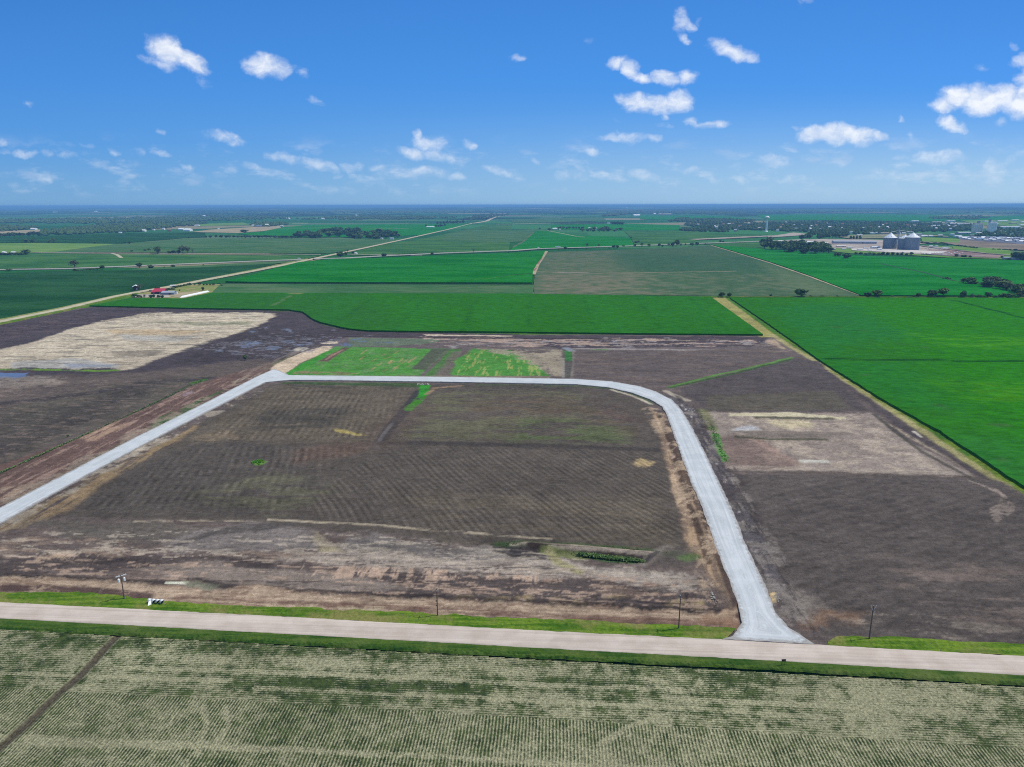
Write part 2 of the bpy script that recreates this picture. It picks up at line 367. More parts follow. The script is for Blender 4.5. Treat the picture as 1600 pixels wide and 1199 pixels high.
def mat_grass(name, c1, c2, c3):
    m, t, b = newmat(name); P = pos(t)
    R = t.mapping(P, rot=(0, 0, TH), scale=(.05, .55, 1))
    n1 = t.noise(R, 1, 5, .65); n2 = t.noise(P, .9, 5, .75); n3 = t.noise(P, .06, 4, .6)
    col = t.mix(t.rng(n1, .35, .65), c1, c2); col = t.mix(t.rng(n3, .47, .66), col, c3)
    t.l.new(scale_col(t, col, t.m('ADD', .45, t.m('MULTIPLY', n2, 1.1))), b.inputs['Base Color'])
    bp = t.new('ShaderNodeBump'); bp.inputs['Distance'].default_value = .6; bp.inputs['Strength'].default_value = .8
    t.l.new(n2, bp.inputs['Height']); t.l.new(bp.outputs[0], b.inputs['Normal'])
    return m

def mat_farland():
    """the distant plain: quarter sections under different crops, woods along the creeks"""
    m, t, b = newmat('distant_farmland'); P = pos(t)
    R = t.mapping(P, rot=(0, 0, TH))
    def cells(sx, sy, lo):
        vo = t.new('ShaderNodeTexVoronoi', distance='CHEBYCHEV', feature='F1'); t.l.new(t.mapping(R, loc=lo, scale=(1 / sx, 1 / sy, 0)), vo.inputs['Vector']); vo.inputs['Scale'].default_value = 1; vo.inputs['Randomness'].default_value = .8
        return vo.outputs['Color']
    s = t.new('ShaderNodeSeparateColor'); t.l.new(cells(900, 650, (3, 5, 0)), s.inputs[0])
    cr = t.new('ShaderNodeValToRGB'); e = cr.color_ramp; e.interpolation = 'CONSTANT'
    stops = [(0, S4(34, 92, 44)), (.22, S4(52, 108, 58)), (.42, S4(70, 118, 70)), (.58, S4(38, 98, 40)), (.72, S4(92, 118, 84)), (.84, S4(60, 122, 62)), (.93, S4(140, 134, 104))]
    e.elements[0].position, e.elements[0].color = stops[0][0], stops[0][1]
    e.elements[1].position, e.elements[1].color = stops[1][0], stops[1][1]
    for p_, c_ in stops[2:]:
        el = e.elements.new(p_); el.color = c_
    t.l.new(s.outputs[0], cr.inputs[0])
    col = cr.outputs[0]
    wn = t.noise(t.mapping(P, scale=(1 / 2600, 1 / 3600, 0)), 1, 7, .62)
    sp = t.new('ShaderNodeSeparateXYZ'); t.l.new(P, sp.inputs[0])
    far = t.rng(sp.outputs[1], 3500, 16000, .0, .10)
    wood = t.rng(t.m('ADD', wn, far), .555, .575)
    wc = t.mix(t.noise(P, .02, 4, .7), S4(14, 40, 20), S4(34, 66, 34))
    col = t.mix(t.m('MULTIPLY', wood, .9), col, wc)
    t.l.new(scale_col(t, col, t.m('ADD', .8, t.m('MULTIPLY', t.noise(P, .03, 4, .6), .4))), b.inputs['Base Color'])
    return m

def mat_leaf(name, dark, light, hue=(0, 0, 0)):
    m, t, b = newmat(name)
    P = pos(t); oi = t.new('ShaderNodeObjectInfo')
    n = t.noise(P, .35, 4, .7); n2 = t.noise(P, 1.7, 3, .7)
    col = t.mix(t.rng(t.m('ADD', t.m('MULTIPLY', n, .6), t.m('MULTIPLY', n2, .4)), .35, .65), dark, light)
    k = t.m('ADD', .8, t.m('MULTIPLY', oi.outputs['Random'], .45))
    t.l.new(scale_col(t, col, k), b.inputs['Base Color']); b.inputs['Roughness'].default_value = .75
    return m

M_SOIL = mat_soil(); M_ROWS = mat_rows(); M_FAR = mat_farland()
M_COUNTY = mat_gravel('tan_gravel', S4(188, 173, 160), S4(210, 197, 186), tracks=TH, amp=.12)
M_HAUL = mat_gravel('white_crushed_rock', S4(192, 198, 202), S4(210, 214, 217), amp=.16, wear=True)
M_TRACK = mat_gravel('dusty_track', S4(176, 166, 138), S4(205, 196, 170), amp=.1)
M_VERGE = mat_grass('verge_grass', S4(66, 104, 26), S4(116, 142, 48), S4(134, 132, 76))
M_DITCH = mat_grass('ditch_grass', S4(46, 80, 28), S4(84, 108, 44), S4(96, 112, 56))
M_LEAF = mat_leaf('tree_leaves', S4(66, 96, 52), S4(124, 148, 92))
M_LEAFP = mat_leaf('pale_leaves', S4(72, 88, 68), S4(118, 124, 98))
M_LEAFD = mat_leaf('evergreen_leaves', S4(58, 88, 52), S4(102, 128, 82))
M_WOODS = mat_leaf('woodland_leaves', S4(40, 68, 38), S4(98, 122, 74))
M_BARK = plain('bark', S(92, 78, 66), .9)
M_WHITE = plain('white_paint', (.74, .75, .76), .5, var=.06, scale=.3)
M_GALV = plain('galvanised_steel', (.20, .25, .32), .6, .3, .15, var=.08, scale=.25)
M_GALVR = plain('galvanised_roof', (.66, .69, .73), .5, .3, .0, var=.06, scale=.25)
M_CONC = plain('elevator_concrete', (.80, .74, .66), .8, var=.08, scale=.08)
M_DARK = plain('dark_paint_and_shade', (.03, .03, .035), .6)
M_WOODP = plain('pole_timber', (.12, .085, .065), .85)
M_RED = plain('red_metal_roof', (.42, .035, .07), .5)
M_GREYR = plain('grey_roof', (.30, .33, .40), .7)
M_TANW = plain('tan_wall', (.42, .37, .30), .8)
M_BROWN = plain('brown_board', (.06, .035, .03), .7)
M_GLASS = plain('dark_window', (.03, .04, .05), .15, .6)
M_BLUE = plain('blue_roof', (.16, .26, .40), .6)
M_RUST = plain('rust_red_roof', (.24, .11, .09), .8)
M_RUBBER = plain('rubber', (.02, .02, .02), .9)
M_STONE = plain('field_stone', (.36, .34, .31), .9)

# ------------------------------------------------------------------ polygons in world space
def inside_dist(X, Y, poly):
    n = len(poly); ins = np.zeros(X.shape, bool); dm = np.full(X.shape, 1e9)
    for i in range(n):
        x0, y0 = poly[i]; x1, y1 = poly[(i + 1) % n]
        dx, dy = x1 - x0, y1 - y0; L = dx * dx + dy * dy + 1e-9
        tt = np.clip(((X - x0) * dx + (Y - y0) * dy) / L, 0, 1)
        dm = np.minimum(dm, (X - x0 - tt * dx) ** 2 + (Y - y0 - tt * dy) ** 2)
        c = ((y0 > Y) != (y1 > Y))
        if abs(dy) > 1e-12: ins ^= c & (X < dx * (Y - y0) / dy + x0)
    d = np.sqrt(dm); return np.where(ins, d, -d)
def seg_dist(X, Y, pts):
    dm = np.full(X.shape, 1e18)
    for i in range(len(pts) - 1):
        x0, y0 = pts[i]; x1, y1 = pts[i + 1]; dx, dy = x1 - x0, y1 - y0; L = dx * dx + dy * dy + 1e-9
        tt = np.clip(((X - x0) * dx + (Y - y0) * dy) / L, 0, 1)
        dm = np.minimum(dm, (X - x0 - tt * dx) ** 2 + (Y - y0 - tt * dy) ** 2)
    return np.sqrt(dm)

class Canvas:
    def __init__(s, X, Y, col):
        s.X, s.Y = X, Y; s.n = len(X)
        s.C = np.tile(np.array(col, float), (s.n, 1)); s.wet = np.zeros(s.n); s.crop = np.zeros(s.n)
        s.e = X * EE[0] + Y * EE[1]; s.m = X * EN[0] + Y * EN[1]
        s.wx = (fbm(X / 16, Y / 16, 3, 7, .74) - .5) * 1.5; s.wy = (fbm(X / 16, Y / 16, 41, 7, .74) - .5) * 1.5
        st = lambda q: np.clip((q - .5) * 1.35 + .5, 0, 1)
        s.gr = st(fbm(s.e / 26, s.m / 5, 77, 7, .68))          # streaks running east-west
        s.gn = st(fbm(s.e / 2.6, s.m / 22, 91, 6, .66))         # streaks running north-south
        s.gb = st(fbm(X / 9, Y / 9, 55, 6, .70))
        s.gf = st(fbm(s.e / 9, s.m / 1.8, 177, 5, .7))
    def _sel(s, P, pad):
        return np.where((s.X > P[:, 0].min() - pad) & (s.X < P[:, 0].max() + pad) & (s.Y > P[:, 1].min() - pad) & (s.Y < P[:, 1].max() + pad))[0]
    def put(s, idx, a, col, wet=None):
        a = np.clip(a, 0, 1); s.C[idx] += (np.array(col) - s.C[idx]) * a[:, None]
        if wet is not None: s.wet[idx] += (wet - s.wet[idx]) * a
    def poly(s, pts, col, al=1.0, fe=3.0, warp=8.0, brk=None, thr=(.45, .6), wet=None):
        P = PW(pts); pad = warp * 2 + fe + 2; i = s._sel(P, pad)
        if not len(i): return
        d = inside_dist(s.X[i] + s.wx[i] * warp, s.Y[i] + s.wy[i] * warp * 1.6, P)
        a = sst(d, -fe / 2, fe / 2) * al
        if brk is not None:
            nz = {'e': s.gr, 'n': s.gn, 'b': s.gb, 'f': s.gf}[brk][i]; a = a * sst(nz, *thr)
        s.put(i, a, col, wet)
    def line(s, pts, w, col, al=1.0, fe=1.0, warp=1.5, brk=None, thr=(.4, .55), wet=None):
        P = PW(pts); pad = w + warp + fe + 2; i = s._sel(P, pad)
        if not len(i): return
        d = seg_dist(s.X[i] + s.wx[i] * warp, s.Y[i] + s.wy[i] * warp, P)
        a = (1 - sst(d, w / 2, w / 2 + fe)) * al
        if brk is not None:
            nz = {'e': s.gr, 'n': s.gn, 'b': s.gb, 'f': s.gf}[brk][i]; a = a * sst(nz, *thr)
        s.put(i, a, col, wet)
    def stripes(s, pts, dirpx, lam, amp, fe=8, warp=6, along=40, dots=None):
        """tillage marks: lighter and darker bands parallel to a photographed direction"""
        P = PW(pts); i = s._sel(P, warp + fe); a = sst(inside_dist(s.X[i] + s.wx[i] * warp, s.Y[i] + s.wy[i] * warp, P), 0, fe)
        q = PW(dirpx); dv = (q[1] - q[0]); dv /= np.linalg.norm(dv); nv = np.array([-dv[1], dv[0]])
        u = s.X[i] * nv[0] + s.Y[i] * nv[1] + (fbm(s.X[i] / 40, s.Y[i] / 40, 66, 2) - .5) * 4 + s.wx[i] * .7; v = s.X[i] * dv[0] + s.Y[i] * dv[1]
        w = np.sin(2 * np.pi * u / lam); w = np.sign(w) * np.abs(w) ** .7; br = sst(fbm(u / 10, v / along, 5, 4), .3, .6)
        w = w * (.35 + .65 * br) + (fbm(u / (lam * .4), v / 22, 9, 3) - .5) * 1.6
        if dots: w = w * (.55 + .45 * np.sin(2 * np.pi * v / dots + s.wy[i] * 8))
        s.C[i] *= (1 + amp * w * a)[:, None]
    def attrs(s, me):
        ca = me.color_attributes.new('Col', 'FLOAT_COLOR', 'POINT'); c4 = np.ones((s.n, 4), np.float32); c4[:, :3] = np.clip(s.C, 0, 1); ca.data.foreach_set('color', c4.ravel())
        for nm, v in (('wet', s.wet), ('crop', s.crop)):
            a = me.attributes.new(nm, 'FLOAT', 'POINT'); a.data.foreach_set('value', np.asarray(v, np.float32))

def lod_grid(y0, y1, rows, cols, half=1.0, extra=60):
    """survey grid of the land below, coarser with distance"""
    ys = y0 * (y1 / y0) ** (np.arange(rows) / (rows - 1)); us = np.linspace(-1, 1, cols)
    hw = ys * half + extra
    X = us[None, :] * hw[:, None]; Y = np.repeat(ys[:, None], cols, 1)
    i = np.arange(rows * cols).reshape(rows, cols)
    F = np.stack([i[:-1, :-1], i[:-1, 1:], i[1:, 1:], i[1:, :-1]], -1).reshape(-1, 4)
    return X.ravel(), Y.ravel(), F

# ================================================================== THE LAND
# distant plain: one sheet that rises into low wooded hills towards the horizon
def far_ground():
    nr, nc = 190, 260
    rr = 60 * (90000 / 60) ** (np.arange(nr) / (nr - 1)); aa = np.linspace(-math.pi, math.pi, nc)
    # finer in the seen direction
    aa = np.sign(aa) * (np.abs(aa) / math.pi) ** 1.8 * math.pi
    X = rr[:, None] * np.sin(aa)[None, :]; Y = rr[:, None] * np.cos(aa)[None, :]; r = np.repeat(rr[:, None], nc, 1)
    h = (fbm(X / 5200, Y / 4200, 5, 5) - .38) * 150 * sst(r, 9000, 22000) + (fbm(X / 1500, Y / 1500, 8, 4) - .5) * 30 * sst(r, 7000, 14000)
    h = np.clip(h, 0, 72) + sst(r, 22000, 50000) * 28
    Z = np.where(r < 7000, -0.8, np.maximum(h - .8, -.8))
    V = np.stack([X.ravel(), Y.ravel(), Z.ravel()], -1)
    i = np.arange(nr * nc).reshape(nr, nc)
    F = np.stack([i[:-1, :-1], i[1:, :-1], i[1:, 1:], i[:-1, 1:]], -1).reshape(-1, 4)
    # centre fan is covered by the near sheets; close it with one small quad ring
    o = link('ground', mesh_np('ground', V, F[:, ::-1], True), M_FAR); tag(o, kind='structure'); return o
far_ground()

DIRT = S(93, 85, 85)
ROAD_N = [(0, 941.8), (400, 962), (800, 984), (1140, 1000.5), (1270, 1008), (1600, 1026)]
ROAD_S = [(0, 968), (400, 989.7), (800, 1012), (1200, 1034), (1600, 1057)]
FIELD_N = [(0, 983), (400, 1004), (800, 1026), (1200, 1046.6), (1600, 1072)]

def extend(pts, a=-700, b=2300):
    p = list(pts); x0, y0 = p[0]; x1, y1 = p[1]; p.insert(0, (a, y0 + (a - x0) * (y1 - y0) / (x1 - x0)))
    x0, y0 = p[-2]; x1, y1 = p[-1]; p.append((b, y1 + (b - x1) * (y1 - y0) / (x1 - x0))); return p

# white haul road outline (outer edge, then back along the inner edge)
HAUL = [(-60, 822), (0, 795), (110, 738), (217, 682), (312, 635), (400, 590), (428, 577.5), (441, 582), (452, 587.3), (520, 588), (700, 590), (800, 591.5), (900, 593.2), (955, 597), (1000, 605), (1025, 613), (1050, 626),
        (1065, 642), (1082, 670), (1102, 710), (1125, 758), (1147, 805), (1164, 850), (1180, 884), (1200, 927), (1212, 960), (1231, 982), (1254, 997), (1272, 1009),
        (1128, 1001), (1144, 997), (1152, 988), (1158, 975), (1155, 955), (1147, 932), (1138, 909), (1126, 878), (1115, 848), (1097, 795), (1080, 757), (1065, 715), (1052, 680), (1042, 650), (1034, 636.5), (1017, 626), (987, 615), (950, 606.5),
        (900, 601.8), (800, 599.8), (700, 598), (520, 595.5), (452, 595), (415, 598.5), (400, 606), (322, 646), (225, 696), (135, 745), (0, 820), (-60, 853)]

def paint_site(c):
    P, L = c.poly, c.line
    dk = S(74, 68, 70); pale = S(182, 173, 160); tan = S(150, 136, 120); brn = S(104, 84, 80); grn = S(76, 132, 60); gy = S(128, 124, 122); sil = S(158, 152, 148)
    mud = S(122, 108, 102); grs = S(84, 122, 42); vdk = S(62, 58, 60)
    # general drift of tone over the whole site
    c.C *= (0.80 + 0.55 * fbm(c.X / 60, c.Y / 60, 12, 4))[:, None]
    c.C *= (0.86 + 0.28 * c.gr)[:, None]
    # ---- land beside and behind the site
    P([(-900, 470), (300, 458), (1130, 463), (1900, 463), (2600, 560), (2600, 800), (1640, 806), (1600, 778), (1445, 673.5), (1360, 617), (1275, 563.5), (1210, 522), (540, 524), (300, 484), (160, 480), (-900, 530)], S(70, 110, 40), fe=2, warp=0)
    P([(1108, 465), (1132, 465), (1216, 527), (1186, 527)], S(142, 140, 88), fe=2, warp=2)
    L([(1205, 523), (1275, 565), (1360, 618.5), (1445, 675), (1600, 780), (1640, 808)], 2.6, S(150, 146, 106), fe=3, warp=3)
    L([(1215, 522), (1285, 569), (1375, 626), (1465, 678), (1600, 770)], 3, S(104, 120, 48), .8, fe=2, warp=3, brk='b', thr=(.4, .6))
    # ---- north-west: dark stripped soil, pale subsoil
    P([(-700, 470), (0, 508), (170, 474), (300, 482), (470, 487), (520, 512), (800, 523), (1200, 527), (1200, 545), (880, 548), (540, 540), (430, 580), (0, 600), (-700, 800)], S(74, 68, 74), fe=6, warp=10)
    P([(0, 532), (200, 500), (330, 486), (120, 490), (0, 515)], S(96, 84, 88), .5, fe=10, warp=20, brk='e', thr=(.4, .55))
    P([(-60, 562), (60, 532), (110, 514), (150, 504), (215, 491), (262, 488), (432, 489), (425, 499), (395, 512), (335, 530), (300, 541), (262, 556), (196, 579), (150, 576), (60, 574), (-60, 577)], S(172, 162, 148), fe=6, warp=12)
    P([(0, 560), (110, 514), (230, 489), (430, 489), (395, 512), (262, 556), (60, 574)], S(196, 188, 172), .7, fe=10, warp=14, brk='f', thr=(.40, .60))
    P([(0, 560), (110, 514), (230, 489), (430, 489), (395, 512), (262, 556), (60, 574)], S(132, 128, 122), .75, fe=10, warp=14, brk='e', thr=(.58, .72))
    P([(60, 560), (150, 505), (420, 494), (300, 536), (200, 570)], S(150, 142, 132), .55, fe=10, warp=14, brk='b', thr=(.5, .66))
    P([(230, 503), (400, 503), (385, 510), (300, 509)], S(120, 126, 104), .75, fe=3, warp=8, brk='e', thr=(.35, .5))
    P([(160, 515), (330, 517), (290, 523), (180, 522)], S(176, 158, 132), .8, fe=4, warp=8)
    P([(185, 524), (310, 526), (280, 534), (190, 531)], S(164, 164, 164), .8, fe=4, warp=8)
    P([(170, 550), (260, 547), (240, 557), (190, 558)], S(128, 120, 112), .8, fe=4, warp=8)
    P([(20, 566), (110, 560), (190, 569), (180, 576), (20, 575)], S(158, 158, 160), .85, fe=3, warp=6)
    P([(100, 568), (180, 570), (170, 574), (110, 574)], S(150, 156, 172), .9, fe=2, warp=4, wet=.6)
    L([(-60, 578), (40, 577.5), (110, 578.5), (150, 580), (183, 579)], 3.4, S(98, 138, 50), .9, fe=2, warp=2, brk='b', thr=(.25, .5))
    P([(-40, 581), (44, 583), (44, 589), (20, 592), (-40, 592)], S(96, 110, 150), 1, fe=3, warp=6, wet=.95)  # puddle; the blue of the reflected sky is put into its colour
    # puddled black ground
    for (x, y, w, h) in ((398, 517, 8, 3), (420, 512, 6, 2.5), (448, 517, 10, 2.5), (462, 519, 5, 1.5), (395, 537, 26, 3), (420, 544, 22, 3), (385, 541, 14, 4), (450, 534, 18, 2), (480, 537, 14, 3), (430, 530, 12, 1.2), (520, 516, 6, 1.2),
                         (540, 538, 14, 3), (560, 533, 22, 2), (600, 536, 22, 2), (575, 525, 12, 1), (365, 552, 10, 2), (340, 549, 10, 2), (466, 541, 8, 3), (490, 545, 4, 2)):
        P([(x - w, y), (x - w * .4, y - h), (x + w * .6, y - h * .8), (x + w, y), (x + w * .5, y + h), (x - w * .6, y + h * .8)], S(112, 112, 124), .95, fe=4, warp=16, brk='f', thr=(.40, .56), wet=.9)
    P([(395, 513), (455, 520), (520, 520), (440, 560), (360, 566), (250, 572)], vdk, .55, fe=12, warp=14, brk='b', thr=(.4, .55))
    P([(455, 549), (462, 544), (478, 543), (483, 545), (473, 549)], S(186, 180, 172), fe=1.5, warp=2)
    P([(502, 536), (512, 533.5), (530, 534), (528, 537), (505, 538)], S(190, 178, 162), fe=1.5, warp=3)
    P([(441, 545), (500, 538), (512, 543), (450, 578), (430, 574)], S(112, 104, 98), .5, fe=6, warp=10, brk='n', thr=(.4, .6))
    # ---- west field between the pale ground and the haul road
    P([(-300, 600), (60, 588), (200, 583), (420, 560), (430, 576), (0, 790), (-300, 900)], S(92, 84, 82), fe=8, warp=10)
    P([(-60, 592), (60, 588), (100, 594), (30, 610), (-60, 618)], S(132, 124, 120), .75, fe=6, warp=10, brk='e', thr=(.35, .5))
    P([(70, 592), (100, 590), (90, 604), (60, 606)], S(138, 128, 122), .7, fe=6, warp=10, brk='e', thr=(.4, .5))
    P([(0, 640), (180, 600), (330, 586), (250, 628), (60, 700), (0, 730)], S(84, 82, 74), .6, fe=14, warp=14)
    L([(-60, 636), (60, 625), (130, 616), (180, 608), (240, 598), (330, 592)], 5, S(64, 60, 64), .8, fe=5, warp=6)
    L([(0, 700), (80, 668), (160, 632), (230, 600)], 12, S(66, 62, 62), .65, fe=16, warp=12)
    P([(0, 650), (150, 625), (130, 640), (0, 690)], S(72, 70, 68), .5, fe=14, warp=16)
    P([(-60, 745), (110, 690), (320, 596), (430, 566), (430, 576), (220, 680), (0, 790), (-60, 820)], brn, .85, fe=3, warp=5)
    P([(0, 740), (110, 690), (320, 596), (400, 584), (220, 676), (0, 785)], S(150, 128, 120), .8, fe=3, warp=5, brk='n', thr=(.52, .66))
    P([(120, 688), (180, 660), (205, 662), (150, 690)], S(158, 134, 118), .8, fe=4, warp=6, brk='n', thr=(.35, .5))
    P([(0, 765), (60, 755), (50, 770), (0, 785)], S(160, 142, 128), .8, fe=4, warp=6, brk='n', thr=(.35, .5))
    P([(282, 618), (300, 611), (303, 614), (290, 620)], S(134, 118, 126), .9, fe=2, warp=4)
    L([(-60, 762), (0, 740), (55, 715), (105, 692), (195, 652), (250, 626), (300, 600)], 1.1, S(56, 68, 50), .8, fe=.8, warp=1.2, brk='b', thr=(.2, .45))
    L([(303, 599), (312, 596), (318, 594)], 4, S(60, 96, 44), .9, fe=2, warp=3)
    P([(225, 676), (320, 630), (355, 608), (340, 612), (250, 652)], S(64, 98, 58), .85, fe=1.5, warp=3, brk='n', thr=(.3, .5))
    L([(20, 786), (110, 741 - 6), (217, 679)], 2, S(96, 100, 82), .6, fe=1.5, warp=3, brk='n')
    # spoil mounds near the road elbow
    P([(350, 590), (420, 566), (470, 548), (500, 541), (445, 572), (400, 584)], S(120, 108, 102), .8, fe=5, warp=8, brk='n', thr=(.35, .6))
    P([(400, 582), (440, 562), (492, 545), (440, 566), (420, 577)], S(88, 104, 62), .6, fe=2, warp=4, brk='n')
    P([(360, 596), (410, 578), (405, 586), (370, 600)], S(152, 144, 130), .6, fe=3, warp=5, brk='n')
    # spur of tan gravel
    P([(424, 578), (430, 570), (470, 552), (505, 541), (531, 540), (522, 546), (474, 565), (449, 582), (441, 585)], S(192, 176, 158), fe=2, warp=3)
    # ---- green lots north of the haul road
    P([(540, 526), (760, 530), (880, 545), (1200, 541), (1200, 549), (880, 549), (520, 543), (530, 533)], S(98, 90, 92), fe=3, warp=6)
    P([(545, 528), (690, 530), (680, 536), (620, 541), (545, 541)], S(96, 112, 94), .85, fe=3, warp=5)
    P([(650, 527), (1180, 531), (1180, 540), (880, 542), (700, 541)], S(172, 152, 142), .8, fe=3, warp=8, brk='e', thr=(.50, .62))
    P([(660, 522.5), (800, 524.5), (800, 526), (665, 525)], S(196, 182, 168), .8, fe=1.5, warp=3)
    for (x, y, w, h) in ((948, 528.5, 9, 1.5), (962, 536, 9, 1.5), (1020, 536, 9, 1), (1045, 528, 5, 1), (985, 543, 14, 1), (838, 533, 6, 1), (905, 541.5, 8, 1), (1120, 537, 6, 1), (1165, 535, 12, 3), (710, 542, 8, 1.4), (620, 536, 10, 1)):
        P([(x - w, y), (x, y - h), (x + w, y), (x, y + h)], S(150, 146, 150), .95, fe=3, warp=10, brk='f', thr=(.35, .5), wet=.55)
    L([(540, 526.3), (800, 529), (1000, 530)], 3, S(54, 48, 52), .8, fe=2, warp=2)
    # lots
    G1 = [(440, 587), (475, 566), (527, 541), (660, 545), (700, 545), (655, 587), (560, 588)]
    P(G1, grn, fe=2, warp=3)
    P(G1, S(96, 128, 84), .7, fe=4, warp=6, brk='b', thr=(.5, .65))
    P([(445, 586), (475, 567), (520, 545), (505, 560), (470, 580), (460, 587)], S(52, 136, 44), .6, fe=2, warp=3)
    P([(495, 565), (538, 543), (548, 543), (512, 565)], S(98, 82, 78), fe=2, warp=3)
    L([(508, 562), (535, 547)], 1.6, S(150, 122, 110), .8, fe=1, warp=3)
    P([(460, 580), (500, 581), (558, 583), (558, 586), (480, 587), (457, 587)], S(128, 108, 92), .8, fe=3, warp=6, brk='e', thr=(.4, .55))
    P([(642, 577), (675, 545), (700, 545), (665, 578)], S(80, 84, 74), .95, fe=2, warp=2)
    P([(672, 579), (703, 545), (722, 546), (683, 588), (660, 588)], S(72, 116, 58), .85, fe=3, warp=4)
    P([(678, 588), (706, 550), (724, 548), (708, 570), (704, 588)], S(104, 98, 92), .75, fe=3, warp=4)
    P([(706, 587), (709, 565), (738, 545), (800, 548), (832, 566), (860, 588), (760, 588)], grn, fe=4, warp=6)
    P([(706, 587), (709, 565), (738, 545), (800, 548), (832, 566), (860, 588), (760, 588)], S(150, 156, 96), .75, fe=4, warp=6, brk='n', thr=(.60, .70))
    P([(745, 545), (880, 546), (884, 588), (862, 588), (820, 566), (790, 555)], S(150, 142, 128), .85, fe=4, warp=6, brk='b', thr=(.25, .5))
    P([(440, 587), (860, 588), (860, 591), (440, 589)], S(126, 116, 106), .8, fe=1.5, warp=2)
    L([(885, 545), (886, 590)], 5, S(86, 84, 82), .9, fe=2, warp=1)
    L([(887.5, 549), (889, 563)], 3.5, S(52, 108, 52), .9, fe=2, warp=1)
    L([(885, 544), (893, 548)], 5, S(140, 146, 160), .9, fe=2, warp=2, wet=.7)
    L([(880, 590), (880, 560)], 1.2, S(150, 146, 140), .7, fe=1, warp=1)
    L([(897, 547), (897, 570), (893, 590)], 1.6, S(128, 122, 118), .7, fe=1, warp=1)
    L([(520, 566 - 3), (800, 546), (890, 548), (1000, 545), (1200, 548)], 2, S(140, 134, 130), .0)
    L([(895, 545), (1000, 546), (1100, 547.5), (1200, 548.5)], 3, S(146, 140, 140), .8, fe=2, warp=4, brk='e')
    for k in range(26):
        x = 560 + 90 * _r(k, 1); y = 550 + 32 * _r(k, 2)
        L([(x, y), (x + 5 + 5 * _r(k, 3), y - 3 - 3 * _r(k, 4))], .9, S(150, 134, 96), .8 * _r(k, 5), fe=.8, warp=1)
    # ---- north-east dark field
    NE = [(897, 550), (1215, 546), (1235, 558), (1050, 602), (1000, 601), (930, 592), (895, 590)]
    P(NE, S(92, 85, 86), fe=3, warp=3)
    P(NE, S(108, 96, 92), .55, fe=3, warp=3, brk='e', thr=(.45, .6))
    L([(908, 547.5), (948, 546.5)], 3, S(70, 112, 54), .7, fe=2, warp=3, brk='e')
    P([(1060, 607), (1235, 560), (1280, 565), (1355, 643), (1110, 643), (1080, 622)], S(84, 78, 80), fe=3, warp=4)
    P([(1100, 618), (1300, 610), (1330, 640), (1110, 642)], S(94, 90, 78), .6, fe=8, warp=6)
    L([(1045, 605), (1085, 595), (1130, 584), (1180, 573), (1236, 559)], 2.0, S(88, 126, 66), .95, fe=1.4, warp=2.5)
    L([(1047, 606), (1130, 588), (1236, 562)], 1.5, S(56, 84, 44), .8, fe=1.5, warp=1)
    P([(1165, 540), (1215, 530), (1245, 552), (1215, 552)], S(124, 112, 108), .7, fe=5, warp=8, brk='e')
    P([(1190, 533), (1212, 531), (1230, 545), (1222, 545)], S(168, 150, 134), .8, fe=3, warp=6)
    # ---- east pad of pale silt
    P([(1095, 644), (1360, 646), (1420, 690), (1530, 745), (1140, 738), (1110, 690)], S(140, 130, 126), fe=4, warp=6)
    P([(1110, 650), (1360, 646), (1480, 742), (1200, 738)], S(172, 160, 150), .7, fe=8, warp=10, brk='b', thr=(.45, .62))
    P([(1120, 680), (1200, 690), (1260, 735), (1140, 736), (1118, 700)], S(116, 98, 94), .7, fe=10, warp=8)
    P([(1165, 686), (1190, 690), (1245, 722), (1235, 724)], S(156, 134, 128), .7, fe=4, warp=6)
    P([(1140, 646), (1250, 645), (1323, 652), (1322, 655), (1240, 653), (1140, 653)], S(190, 184, 160), .9, fe=2, warp=4)
    P([(1205, 656), (1262, 656), (1270, 665), (1235, 671), (1210, 665)], S(186, 176, 150), .8, fe=4, warp=8)
    L([(1180, 653.5), (1250, 655), (1300, 655.3)], 1.5, S(84, 84, 70), .85, fe=1.2, warp=1.5)
    P([(1140, 676), (1160, 674), (1320, 675), (1332, 682), (1290, 687), (1170, 684)], S(118, 110, 106), .9, fe=2, warp=3)
    L([(1150, 684), (1200, 686.5), (1290, 687.5)], 1.5, S(74, 76, 62), .85, fe=1.2, warp=1.5)
    P([(1155, 667), (1185, 668), (1188, 673), (1140, 675)], S(184, 186, 196), .85, fe=2, warp=5, wet=.3)
    L([(1255, 721), (1290, 721)], 2.5, S(186, 186, 182), .8, fe=1.5, warp=2)
    L([(1140, 735), (1260, 738), (1400, 744), (1530, 747)], 3, S(92, 84, 82), .9, fe=2, warp=1)
    L([(1148, 731), (1300, 735), (1480, 741)], 4, S(160, 150, 142), .6, fe=3, warp=4, brk='e')
    P([(1400, 665), (1560, 765), (1535, 748), (1380, 660)], S(168, 156, 142), .8, fe=3, warp=5, brk='n', thr=(.35, .55))
    P([(1268, 570), (1330, 612), (1400, 665), (1560, 762), (1620, 800), (1620, 785), (1500, 720), (1300, 586)], S(78, 72, 76), .9, fe=4, warp=5)
    L([(1365, 648), (1440, 706), (1545, 762)], 1.6, S(76, 74, 70), .8, fe=1, warp=1.5)
    L([(1428, 674), (1440, 683)], .8, S(196, 190, 186), .9, fe=1, warp=1)
    L([(1112, 668), (1120, 690), (1135, 722)], 2.6, S(70, 138, 46), 1, fe=1.8, warp=3.5, brk='b', thr=(.3, .5))
    L([(1098, 642), (1112, 670)], 4, S(108, 112, 78), .7, fe=3, warp=2)
    # ---- south-east dark field
    SE = [(1137, 741), (1400, 745), (1560, 752), (1900, 930), (1900, 1030), (1600, 1006), (1290, 995), (1230, 960), (1190, 870)]
    P(SE, S(90, 84, 83), fe=3, warp=3)
